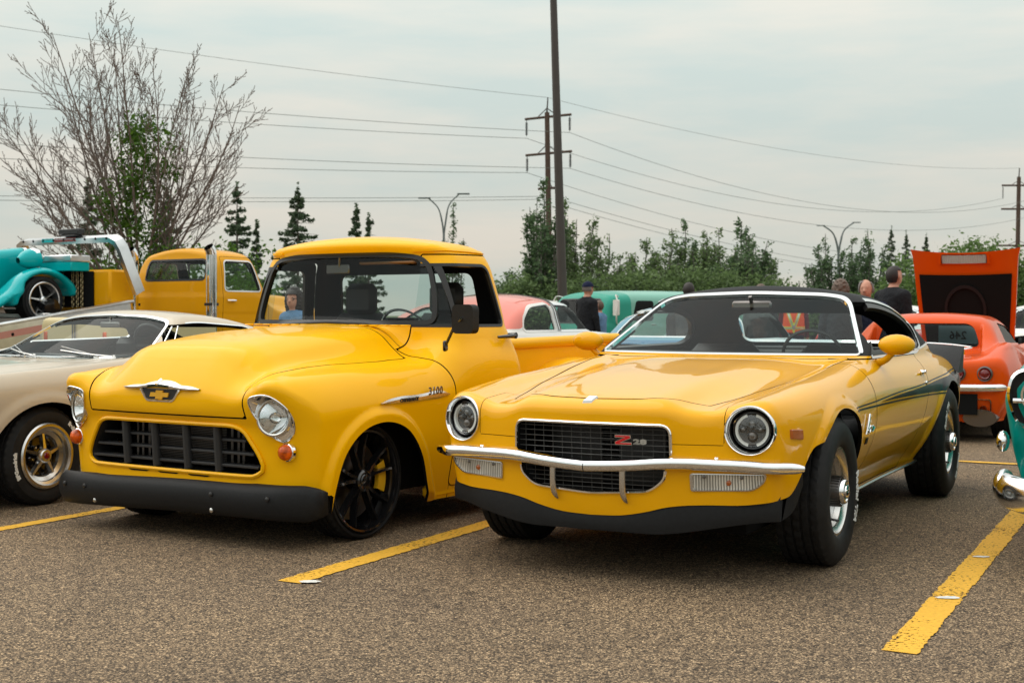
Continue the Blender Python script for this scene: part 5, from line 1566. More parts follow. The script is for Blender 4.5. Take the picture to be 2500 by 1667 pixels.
    b = MB(); p = [hood_pt(u, v, .054) for u, v in ((-.43, .89), (.43, .89), (.43, .98), (-.43, .98))]; b.add(p, [(3, 2, 1, 0)]); b.build('grille_backing', M['gunmetal'], ho)
    # show card behind the windscreen, number reading from the front
    b = MB(); b.box((2.10, -.32, .87), (2.103, .08, 1.06), 0); co = b.build('show_card', mat('card', (.30, .45, .50), .7), root)
    V, Fq = text_mesh('246', .12, .001, .002); mesh_obj('card_number', np.column_stack([2.098 + 0 * V[:, 0], -.12 + V[:, 0], .955 + V[:, 1]]), Fq, M['letter_black'], co)
    for x in (.78, 3.3):
        for s in (1, -1): make_wheel(root, (x, s * .755, .31), s, 'steel', .31, .22, .20, detail=False)
    b = MB(); b.box((.0, -.6, .26), (4.0, .6, .45), 0); b.box((3.0, -.55, .4), (3.9, .55, .70), .05); b.build('chassis', M['dark'], root)

def build_crown():
    root = car_empty('salmon_sedan', .50, 15.85, .47 + math.pi, label='salmon and white fifties hardtop with a bright band over its roof', cat='car')
    A = np.abs
    rear = rpoly([(-1.58, 1.0), (-2.35, 1.0), (-2.28, 1.12), (-2.05, 1.245), (-1.58, 1.28)], [.02, .04, .2, .2, .03])
    front = rpoly([(-.70, 1.0), (-1.46, 1.0), (-1.46, 1.275), (-.98, 1.265)], [.03, .02, .02, .05])
    ws = rpoly([(-.66, 1.0), (.66, 1.0), (.55, 1.27), (-.55, 1.27)], .06)
    c = dict(paint='white', roof='salmon', x0=.9, x1=-4.0, top=1.4, h=.03,
        H=([-4., -3.4, -2.6, -1.5, -.6, .9], [0, .6, .8, .92], [[.85, .85, .88, .8], [.92, .92, .95, .85], [.98, .98, .97, .85], [.98, .98, .96, .85], [.98, .98, .96, .85], [.82, .82, .88, .78]]),
        W=([-4., -2, 0, .9], [.2, .4, .6, .8, .95], [[.75, .82, .85, .84, .78], [.82, .88, .9, .89, .84], [.82, .88, .9, .89, .84], [.75, .82, .85, .84, .78]]),
        F=lambda a, z: .88 - .15 * a * a + 0 * z, arch=[(0, .32, .38, .36), (-2.9, .32, .38, .36)],
        Wg=([.95, 1.1, 1.25, 1.36], [.78, .73, .68, .60]), Hr=([-3.1, -2.8, -2.5, -2.1, -1.6, -1.1, -.75, -.4], [.95, 1.06, 1.20, 1.325, 1.375, 1.365, 1.30, 1.15]),
        ws=(-.50, .98, 1.3, .3), split=lambda x, y, z: np.minimum(np.minimum(z - 1.02 - .24 * sstep(-2.45, -1.9, x), -1.50 - x), 9 + 0 * x),
        win=dict(side=(rear, 'y', lambda x, y, z: .45 - A(y)), side2=(front, 'y', lambda x, y, z: .45 - A(y)), ws=(ws, 'x', lambda x, y, z: -1.2 - x), rear=(rpoly([(-.55, 1.03), (.55, 1.03), (.45, 1.25), (-.45, 1.25)], .06), 'x', lambda x, y, z: x + 2.3)),
        trims=(('side', .012, 'white'), ('side2', .012, 'chrome')), glass='glass')
    Mh, f = car_shell(root, c)
    A_ = trim(band(Mh, lambda x, y, z: x, -1.535, -1.465), lambda x, y, z: z - 1.0); shell('roof_band', offset(A_, .012), .03, M['chrome'], root)
    for k in (-.028, .028):
        q = trim(band(Mh, lambda x, y, z: x, -1.506 - k, -1.494 - k), lambda x, y, z: z - 1.0); shell('band_edge', offset(q, .018), .01, M['gunmetal'], root)
    top = trim(trim(Mh, lambda x, y, z: np.minimum(-.85 - x, x + 1.44)), lambda x, y, z: z - 1.315); shell('tinted_roof_panel', offset(top, .003), .01, M['gloss_black'], root)
    cabin(root, -.6, -3.0, .7, .5, .65, 1.02)
    for x in (0, -2.9):
        for s in (1, -1): make_wheel(root, (x, s * .77, .33), s, 'steel', .33, .19, .20, detail=False)

def simple_sedan(name, cx, cy, yaw, paint_, roof, label, ztop=1.36, belt=.93, h=.035, group=None):
    root = car_empty(name, cx, cy, yaw, label=label, cat='car', group=group)
    A = np.abs
    side = rpoly([(-.75, belt + .03), (-2.55, belt + .03), (-2.30, ztop - .10), (-1.10, ztop - .08)], .05)
    ws = rpoly([(-.68, belt + .03), (.68, belt + .03), (.55, ztop - .08), (-.55, ztop - .08)], .06)
    rw = rpoly([(-.62, belt + .06), (.62, belt + .06), (.5, ztop - .09), (-.5, ztop - .09)], .08)
    c = dict(paint=paint_, roof=roof, x0=.95, x1=-3.75, top=ztop, h=h,
        H=([-3.75, -3.0, -2.4, -1.5, -.6, .95], [0, .6, .8, .92], [[belt - .09, belt - .09, belt - .05, belt - .12], [belt, belt, belt, belt - .08], [belt + .02, belt + .02, belt + .01, belt - .07], [belt + .02] * 2 + [belt + .01, belt - .07], [belt + .01] * 2 + [belt, belt - .08], [belt - .13, belt - .13, belt - .10, belt - .16]]),
        W=([-3.75, -2, 0, .95], [.2, .4, .6, .8, .95], [[.75, .82, .85, .84, .78], [.82, .87, .89, .88, .83], [.82, .87, .89, .88, .83], [.75, .82, .85, .84, .78]]),
        F=lambda a, z: .92 - .15 * a * a + 0 * z, arch=[(0, .32, .38, .35), (-2.75, .32, .38, .35)],
        Wg=([belt, belt + .15, ztop - .1, ztop], [.78, .72, .66, .58]), Hr=([-3.1, -2.75, -2.4, -2.0, -1.5, -1.0, -.6], [belt, belt + .14, ztop - .10, ztop - .01, ztop, ztop - .05, belt + .2]),
        ws=(-.45, belt, 1.5, .3), split=lambda x, y, z: z - (belt + .025) + 0 * x,
        win=dict(side=(side, 'y', lambda x, y, z: .45 - A(y)), ws=(ws, 'x', lambda x, y, z: -1.2 - x), rear=(rw, 'x', lambda x, y, z: x + 2.1)),
        trims=(('side', .010, 'chrome'), ('rear', .008, 'chrome')))
    Mh, f = car_shell(root, c)
    cabin(root, -.6, -2.6, .7, .45, .6, belt + .04)
    b = MB(); b.tube(smooth_curve([(-3.5, -.88, .48), (-3.80, -.6, .48), (-3.84, 0, .48), (-3.80, .6, .48), (-3.5, .88, .48)], 24), .05, 8, sq=(.6, 1)); b.build('rear_bumper', M['chrome'], root)
    for s in (1, -1):
        b = MB(); b.lathe([(-3.79, .06), (-3.81, .05), (-3.815, 0)], 'x', (.10, s * .62, .66), 16); b.build('tail_lamp', M['red_lens'], root)
    for x in (0, -2.75):
        for s in (1, -1): make_wheel(root, (x, s * .76, .32), s, 'steel', .32, .2, .20, detail=False)
    return root

def build_van():
    root = car_empty('panel_van', 1.45, 26.0, .98, label='pale green panel van with darker green front and white mirror', cat='van')
    A = np.abs
    ws = rpoly([(-.72, 1.02), (.72, 1.02), (.66, 1.47), (-.66, 1.47)], .09)
    sw = rpoly([(-.42, 1.06), (-.95, 1.06), (-.98, 1.45), (-.55, 1.45)], .06)
    c = dict(paint='van_pale', roof='van_green', x0=.40, x1=-3.9, top=1.68, h=.04,
        H=([-3.9, -1, .4], [0, .6, .92], [[1.0] * 3] * 3), W=([-3.9, -1, .4], [.3, .6, 1.0], [[.86, .9, .9]] * 3),
        F=lambda a, z: .34 - .12 * a * a + 0 * z, arch=[(-.35, .34, .36, .36), (-2.9, .34, .36, .36)],
        Wg=([.9, 1.2, 1.5, 1.65], [.90, .885, .85, .80]), Hr=([-3.9, -2.5, -1.0, -.3, .1, .4], [1.63, 1.655, 1.655, 1.64, 1.60, 1.5]), crown=.05, kg=.14, kw=.12,
        ws=(.34, 1.0, .32, .12), gr=lambda a, z: -3.85 + 0 * a, split=lambda x, y, z: np.minimum(x + .42 - .5 * (z > 1.5) * 0, 9 + 0 * z) + 0 * y,
        win=dict(ws=(ws, 'x', lambda x, y, z: -.5 - x), side=(sw, 'y', lambda x, y, z: .5 - A(y))), trims=(('ws', .012, 'trim_rubber'),), glass='tint')
    car_shell(root, c)
    b = MB(); b.box((-3.7, -.8, .25), (.1, .8, .7), 0); b.build('floor', M['dark'], root)
    for s in (1, -1):
        b = MB(); b.prism(rpoly([(s * 1.0 - .07, 1.16), (s * 1.0 + .07, 1.16), (s * 1.0 + .07, 1.46), (s * 1.0 - .07, 1.46)], .03), 'x', .02, .07); mo = b.build('mirror', M['white'], root)
        b = MB(); b.tube(smooth_curve([(-.1, s * .87, 1.52), (.03, s * .96, 1.54), (.04, s * 1.0, 1.50), (.04, s * 1.0, 1.08), (-.05, s * .90, 1.0)], 16), .014, 6); b.build('mirror_arm', M['white'], mo)
        b = MB(); b.lathe([(.36, .10), (.40, .09), (.42, 0)], 'x', (-.10, s * .62, .82), 18); b.build('headlamp', M['lens'], root)
        b = MB(); b.box((-1.02, s * .90 - .012, .98), (-.90, s * .90 + .012, 1.0), .004); b.build('door_handle', M['chrome'], root)
    b = MB(); b.box((.30, -.12, .80), (.345, .12, .93), .01); b.build('number_plate', M['badge_gold'], root)
    for x in (-.35, -2.9):
        for s in (1, -1): make_wheel(root, (x, s * .78, .34), s, 'steel', .34, .2, .2, detail=False)

def build_teal():
    root = car_empty('teal_classic', 3.455, 6.46, .47, label='teal fifties car at the right edge with a heavy chrome bumper', cat='car')
    A = np.abs
    c = dict(paint='teal', x0=.9, x1=-3.9, top=1.45, h=.025,
        H=([-3.9, -3, -1, -.5, .3, .7, .9], [0, .45, .62, .74, .86, .95], [[.85] * 4 + [.8, .7], [.95] * 4 + [.9, .8], [.97] * 4 + [.93, .82], [.97, .97, .95, .97, .93, .82], [.93, .92, .87, .96, .93, .80], [.86, .85, .82, .95, .92, .78], [.78, .78, .78, .91, .88, .74]]),
        W=([-3.9, -1, 0, .6, .95], [.2, .35, .5, .65, .8, .95], [[.75, .82, .88, .9, .88, .8], [.8, .86, .9, .92, .91, .84], [.8, .86, .9, .92, .92, .86], [.79, .83, .87, .90, .91, .86], [.78, .82, .86, .88, .90, .86]]),
        F=lambda a, z: .80 - .10 * (1 - a) * (a < 9) + .10 * sstep(.5, .8, a) * sstep(.40, .85, z) - .25 * np.maximum(a - .8, 0) + 0 * z, arch=[(0, .33, .41, .37), (-2.9, .33, .41, .37)],
        Wg=([.95, 1.1, 1.3, 1.42], [.80, .74, .68, .6]), Hr=([-3.2, -2.8, -2.4, -1.8, -1.2, -.8], [.95, 1.15, 1.33, 1.41, 1.39, 1.2]), ws=(-.6, .97, 1.3, .3),
        win=dict(ws=(rpoly([(-.68, 1.0), (.68, 1.0), (.56, 1.31), (-.56, 1.31)], .06), 'x', lambda x, y, z: -1.35 - x), side=(rpoly([(-.95, 1.0), (-2.6, 1.0), (-2.4, 1.29), (-1.3, 1.31)], .06), 'y', lambda x, y, z: .45 - A(y)), rear=(rpoly([(-.6, 1.02), (.6, 1.02), (.5, 1.28), (-.5, 1.28)], .06), 'x', lambda x, y, z: x + 2.3)), trims=(('ws', .01, 'chrome'), ('side', .01, 'chrome')))
    Mh, f = car_shell(root, c)
    cabin(root, -.8, -2.6, .7, .45, .6, 1.0)
    F = f['F']
    for s in (1, -1):
        q = rpoly([(.60, .90), (.74, .935), (.86, .90), (.885, .80), (.85, .68), (.76, .62), (.66, .66), (.60, .78)], .04); q = resample(q, 48) * [s, 1]; q = q if s > 0 else q[::-1]; cc = q.mean(0)
        rr = lambda k, dx: np.column_stack([F(A((q - cc)[:, 0] * k + cc[0]), (q[:, 1] - cc[1]) * k + cc[1]) + dx, (q - cc) * k + cc])
        b = MB(); b.loft([rr(1.06, -.01), rr(1.06, .02), rr(.97, .03), rr(.93, .01)]); o = b.build('headlamp_bezel', M['chrome'], root)
        b = MB(); V = rr(.95, .008); b.add(V, [tuple(range(len(V)))]); b.build('bezel_mesh', M['matt_black'], o)
        x = float(F(np.array(.75), np.array(.82))) + .01
        b = MB(); b.lathe([(x, .085), (x + .025, .082), (x + .025, .072), (x + .01, .07)], 'x', (0, s * .745, .80), 28); b.tube([(x + .01, s * .62, .775), (x + .015, s * .86, .775)], .012, 6); b.build('headlamp_ring', M['chrome'], o)
        b = MB(); b.lathe([(x + .01, .07), (x + .03, .05), (x + .038, 0)], 'x', (0, s * .745, .80), 28); b.build('headlamp_lens', M['lens'], o)
        b = MB(); b.ball((.86, s * .905, .585), (.06, .03, .05), 12); b.build('side_lamp', M['chrome'], root)
        # bumper half and its bullet
        path = smooth_curve([(1.02, 0, .34), (1.02, s * .35, .34), (1.02, s * .62, .345), (1.0, s * .78, .355), (.95, s * .86, .365), (.80, s * .905, .375)], 30)
        b = MB(); b.tube(path, [.085] * 22 + [.083, .081, .079, .077, .075, .072, .070, .068], 14, sq=(.6, 1), cap=False); b.ball(path[-1], (.12, .05, .078), 20); b.build('bumper_blade', M['soft_chrome'], root, angle=80)
        b = MB(); b.tube(smooth_curve([(1.03, s * .55, .36), (1.01, s * .56, .26), (.95, s * .57, .17)], 10), [.10, .10, .098, .095, .09, .085, .078, .07, .06, .04], 12, sq=(1.1, .6)); b.build('bumper_guard', M['chrome'], root)
    b = MB(); b.box((.72, -.60, .50), (.80, .60, .76), .03); b.build('grille', M['gunmetal'], root)
    b = MB(); b.box((-3.5, -.65, .22), (.6, .65, .5), 0); b.build('chassis', M['dark'], root)
    for x in (0, -2.9):
        for s in (1, -1): make_wheel(root, (x, s * .76, .33), s, 'steel', .33, .2, .2, detail=False)

def build_tow():
    th = math.radians(33)
    root = car_empty('tow_truck', -4.93, 19.3, th + math.pi, label='yellow flatbed tow truck with chrome exhaust stacks behind the beige coupe', cat='truck')
    A = np.abs
    # origin under the back wall of the cab; x forward
    rw = rpoly([(-.62, 1.66), (.62, 1.66), (.58, 1.94), (-.58, 1.94)], .07)
    sw = rpoly([(.22, 1.50), (.95, 1.50), (.80, 1.93), (.26, 1.93)], .06)
    ws = rpoly([(-.70, 1.52), (.70, 1.52), (.6, 1.93), (-.6, 1.93)], .08)
    c = dict(paint='tow_yellow', x0=2.75, x1=0.02, top=2.15, h=.035,
        H=([0, .9, 1.2, 2.2, 2.75], [0, .45, .6, .75, .95], [[1.45] * 5, [1.45] * 5, [1.44, 1.43, 1.35, 1.30, 1.25], [1.38, 1.36, 1.22, 1.24, 1.15], [1.25, 1.2, 1.1, 1.1, 1.0]]),
        W=([0, 1.0, 1.5, 2.75], [.5, .8, 1.1, 1.4], [[.84, .86, .86, .85], [.84, .86, .86, .85], [.94, .95, .93, .88], [.92, .94, .92, .85]]),
        F=lambda a, z: 2.68 - .2 * a * a + 0 * z, arch=[(1.95, .5, .46, .46)], Wg=([1.4, 1.6, 1.9, 2.05, 2.15], [.85, .83, .78, .73, .66]),
        Hr=([0, .2, .6, .95, 1.3], [2.06, 2.115, 2.125, 2.09, 1.9]), ws=(1.15, 1.48, .45, .15), kr=.05, rc=.03, gr=lambda a, z: .02 + .05 * a * a + .10 * sstep(1.6, 2.1, z), kg=.12, kw=.06, z0=.5,
        win=dict(rear=(rw, 'x', lambda x, y, z: x - .4), side=(sw, 'y', lambda x, y, z: .5 - A(y)), ws=(ws, 'x', lambda x, y, z: .6 - x)), trims=(('rear', .014, 'trim_rubber'), ('side', .010, 'steel')),
        cuts=[('door', (lambda sd: lambda x, y, z: np.maximum(sd(x, z), .6 - A(y)))(sdp(rpoly([(.14, .75), (1.08, .75), (1.08, 1.48), (.86, 1.99), (.20, 1.99)], .05))))])
    car_shell(root, c)
    for s in (1, -1):
        b = MB(); b.tube([(.24, s * .865, 1.36), (.40, s * .875, 1.36)], .018, 8); b.build('door_handle', M['chrome'], root)
        b = MB(); ys = -.98 if s < 0 else .62
        pts = [(-.18, ys, .8), (-.18, ys, 1.6), (-.18, ys, 2.00)]; b.tube(pts, .075, 16, cap=False); b.tube([(-.18, ys, 2.0), (-.20, ys, 2.06), (-.235, ys, 2.10)], [.075, .075, .07], 16, cap=False)
        b.tube(pts, .068, 16, cap=False, m=1); b.build('exhaust_stack', [M['chrome'], M['dark']], root)
        b = MB(); b.box((-.26, ys - .06, 1.28), (-.10, ys + .06, 1.32), 0); b.build('stack_bracket', M['black'], root)
    b = MB(); b.box((.1, -.8, .5), (2.6, .8, .95), 0); b.box((-4.2, -.5, .55), (.1, .5, .75), 0); b.build('chassis', M['dark'], root)
    b = MB(); b.box((.35, -.6, .95), (.9, .6, 1.15), .05); b.box((.25, -.6, 1.1), (.42, .6, 1.62), .05); b.build('seat', M['black'], root)
    # tilting bed
    tilt = empty('bed', (-1.60, .08, 1.10), 0); tilt.rotation_euler = (0, -math.radians(8.5), 0); tilt.parent = root
    b = MB(); b.box((-5.2, -.98, -.06), (0, .98, 0), .01); b.build('deck', M['gunmetal'], tilt)
    for s in (1, -1):
        b = MB(); b.box((-5.2, s * .99 - .03, -.10), (.05, s * .99 + .03, .24), .012); b.box((-5.2, s * .99 - .05, .20), (.10, s * .99 + .05, .235), .01); b.build('side_rail', M['alu'], tilt)
        b = MB(); b.box((-2.2, s * 1.022, .05), (-.8, s * 1.024, .13), 0); b.build('painted_reflection', mat('salmon_reflection', (.50, .22, .18), .35), tilt)  # salmon reflection in the rail, painted on as a strip
        for k in range(7):
            b = MB(); b.lathe([(0, .022), (s * .006, .02), (s * .006, 0)], 'y', (-5 + k * .8, s * 1.022, .08), 10); b.build('bolt_hole', M['dark'], tilt)
    # light gantry over the front of the bed
    gx = -1.80
    b = MB(); pth = [(gx + .30, -1.0, 1.44), (gx + .02, -1.0, 2.02), (gx - .02, -.97, 2.10), (gx - .03, -.88, 2.14), (gx - .03, .88, 2.14), (gx - .02, .97, 2.10), (gx + .02, 1.0, 2.02), (gx + .30, 1.0, 1.44)]
    P = np.array(pth); rings = []
    for i in range(len(P)):
        t = P[min(i + 1, len(P) - 1)] - P[max(i - 1, 0)]; t /= np.linalg.norm(t); n1 = np.array([1., 0, .3]); n1 -= t * (n1 @ t); n1 /= np.linalg.norm(n1); n2 = np.cross(t, n1)
        rings.append([P[i] + n1 * a * .075 + n2 * c_ * .035 for a, c_ in ((-1, -1), (1, -1), (1, 1), (-1, 1))])
    b.loft(rings, cap=True); gb = b.build('gantry', M['alu'], root)
    for k in range(9):
        y = -.85 + k * .21
        b = MB(); b.lathe([(gx - .105, .018), (gx - .112, .017), (gx - .112, 0)], 'x', (0, y, 2.14), 10); b.build('bolt_hole', M['dark'], gb)
    for k in range(4):
        t = k / 4 + .1; b = MB(); q = P[7] * t + P[6] * (1 - t); b.lathe([(-.076, .018), (-.082, .017), (-.082, 0)], 'x', q, 10); b.build('bolt_hole', M['dark'], gb)
    b = MB(); b.box((gx - .11, -.25, 2.115), (gx - .106, .18, 2.165), 0); b.build('marker_strip', M['red_lens'], gb)
    b = MB(); b.box((gx - .11, .20, 2.115), (gx - .106, .44, 2.165), 0); b.build('marker_strip', M['turquoise'], gb)
    b = MB(); b.box((gx - .08, -.22, 2.19), (gx + .04, .10, 2.215), .01); b.box((gx - .08, -.26, 2.215), (gx + .04, .14, 2.29), .012); b.build('light_bar', M['black'], gb)
    # locker, toolbox and chains at the head of the bed
    b = MB(); b.box((-1.85, -.85, 1.20), (-1.45, .92, 1.74), .03); b.build('locker', M['tow_yellow'], root)
    b = MB(); b.box((-2.12, -.42, 1.72), (-1.82, .22, 1.84), .01); tb = b.build('toolbox', M['turquoise'], root)
    b = MB(); b.box((-2.13, -.43, 1.84), (-1.81, .23, 1.93), .012); b.build('lid', M['alu'], tb)
    b = MB(); b.box((-2.0, .45, 1.72), (-1.7, .90, 1.84), .012); b.build('toolbox', M['alu'], root)
    b = MB(); b.box((-1.87, -.55, 1.25), (-1.858, .26, 1.72), 0); b.build('chain_rack', M['dark'], root)
    for y in (-.36, -.27, -.18, .02, .11, .18):
        b = MB()
        for k in range(13):
            z = 1.70 - k * .036
            V = MB().lathe([(-.005, .019), (0, .013), (.005, .019), (0, .025)], 'y' if k % 2 else 'x', (0, 0, 0), 8, close=True)
            W_ = V.V[0] * [1, 1, 1.35] + [-1.90, y, z]; b.add(W_, V.F)
        b.build('chain', M['brass_chain'], root)
    b = MB(); b.tube([(-2.3, -.1, 1.24), (-2.3, .62, 1.24)], .08, 14); b.tube([(-2.3, -.28, 1.24), (-2.3, -.1, 1.24)], .12, 14, m=1); b.box((-2.45, -.3, 1.10), (-2.15, .7, 1.17), .01); b.build('winch', [M['steel'], M['gloss_black']], root)
    for x in (1.95, -3.2):
        for s in (1, -1): make_wheel(root, (x, s * .82, .42), s, 'steel', .42, .24, .25, detail=False)
    return root

def build_rod():
    th = math.radians(33)
    # stands on the tilted bed: front wheel about 2 m behind the cab
    root = car_empty('hot_rod', -6.70, 17.69, th + math.pi, label='turquoise hot rod with chrome headlamp on the flatbed', cat='car')
    root.rotation_euler = (0, -math.radians(8.5), -math.pi / 2 - th - math.pi)
    root.location.z = 1.03
    A = np.abs
    def fender(s):
        def f(x, y, z):
            a = y * s
            q = np.sqrt((x / .52) ** 2 + ((z - .28) / .45) ** 2)
            arch = (q - 1) * .45
            tail = smax(np.abs(z - (.50 + .38 * (x + .35))) - .07, x + .30, .05)         # the sweep down to the running board
            f1 = smax(arch, z * 0 + (np.sqrt((x / .42) ** 2 + ((z - .26) / .38) ** 2) - 1) * -.38, .03)
            f1 = smax(f1, .30 - z - .3 * (x < -.2) * 0, .03)
            g = smin(f1, smax(tail, -1.5 - x, .05), .08)
            return smax(g, np.abs(a - .70) - .20 + .25 * np.maximum(z - .45, 0), .12)
        return f
    for s in (1, -1):
        m = nets(fender(s), (-1.5, min(s * .45, s * .98), .0), (.62, max(s * .45, s * .98), .85), .03)
        shell('front_wing', m, .01, [M['turquoise'], M['dark']], root)
        b = MB(); V = MB().lathe([(.15, .0), (.12, .07), (.06, .115), (-.02, .125), (-.10, .10), (-.18, .05), (-.22, 0)][::-1], 'x', (.10, s * .56, .86), 24); b.add(V.V[0], V.F); b.build('headlamp', M['chrome'], root)
        b = MB(); b.lathe([(.085, .125), (.02, .132), (-.04, .13), (-.12, .10), (-.20, .04)][::-1], 'x', (.06, s * .56, .845), 24, a0=-math.pi * .0, a1=math.pi * 2); b.build('headlamp_shell', M['turquoise'], root)
        make_wheel(root, (0, s * .70, .31), s, 'thrust', .31, .22, .23, detail=False)
        make_wheel(root, (-2.7, s * .70, .36), s, 'thrust', .36, .26, .23, detail=False)
    def hood(x, y, z):
        w = .24 + .12 * sstep(.2, -1.2, x)
        return smax(smax(A(y) - w, z - .98 - .06 * sstep(.2, -1.0, x) + 1.2 * np.maximum(A(y) - .10, 0) ** 2, .10), smax(x - .25, .35 - z, .04), .04)
    m = nets(hood, (-1.2, -.5, .3), (.32, .5, 1.12), .03); shell('bonnet', m, .01, [M['turquoise'], M['dark']], root)
    for s in (1, -1):
        for k in range(8):
            b = MB(); x = -.30 - k * .07; w = .24 + .12 * float(sstep(.2, -1.2, np.array(x))); b.box((x, s * w - .008, .66), (x + .03, s * w + .008, .86), .006); b.build('louvre', M['dark'], root)
    b = MB(); b.prism(rpoly([(-.22, .35), (.22, .35), (.20, .98), (-.20, .98)], .06), 'x', .25, .30); b.build('radiator_shell', M['chrome'], root)
    def cabm(x, y, z): return smax(smax(A(y) - .60 + .25 * np.maximum(z - .95, 0), z - 1.45 + .1 * y * y, .12), smax(x + 1.15 + .2 * (z - 1), -3.0 - x, .1), .05)
    m = nets(cabm, (-3.1, -.75, .35), (-1.0, .75, 1.55), .045)
    d = poly_d(rpoly([(-1.4, 1.02), (-2.2, 1.02), (-2.2, 1.35), (-1.42, 1.35)], .05), 'y', lambda x, y, z: .3 - A(y)); dw = poly_d(rpoly([(-.45, 1.02), (.45, 1.02), (.4, 1.36), (-.4, 1.36)], .05), 'x', lambda x, y, z: -1.7 - x)
    m = trim(trim(m, d), dw); shell('body', m, .02, [M['turquoise'], M['dark']], root)
    b = MB(); b.box((-2.8, -.4, .28), (.2, .4, .36), 0); b.build('chassis', M['dark'], root)
    for s in (1, -1):
        b = MB(); b.box((-2.2, s * .75 - .16, .25), (-1.4, s * .75 + .16, .30), .02); b.build('running_board', M['turquoise'], root)

def build_cream():
    root = car_empty('cream_van', -4.9, 14.9, math.radians(33) + math.pi, label='cream van standing behind the beige coupe', cat='van')
    def f(x, y, z): return smax(smax(np.abs(y) - .62, z - 1.12, .10), smax(x - 1.6, -x - .0, .08), .08)
    m = nets(f, (-.1, -.8, .3), (1.7, .8, 1.25), .05)
    dw = poly_d(rpoly([(-.42, .74), (.42, .74), (.40, 1.02), (-.40, 1.02)], .05), 'x', lambda x, y, z: x - .5)
    shell('body', m, .02, [M['cream'], M['dark']], root)
    for s in (1, -1):
        b = MB(); b.box((-.012, s * .5 - .03, .86), (.01, s * .5 + .03, .96), .008); b.build('tail_lamp', M['amber'], root)
        b = MB(); b.tube([(-.015, s * .02, .55), (-.015, s * .02, 1.08)], .008, 6); b.build('door_seam', M['gunmetal'], root)
    for x in (.35, 1.25):
        for s in (1, -1): make_wheel(root, (x, s * .55, .25), s, 'steel', .25, .16, .16, detail=False)
# ------------------------------------------------------------------ ground
LY = .472
LD = np.array([math.sin(LY), math.cos(LY)]); LN = np.array([math.cos(LY), -math.sin(LY)])

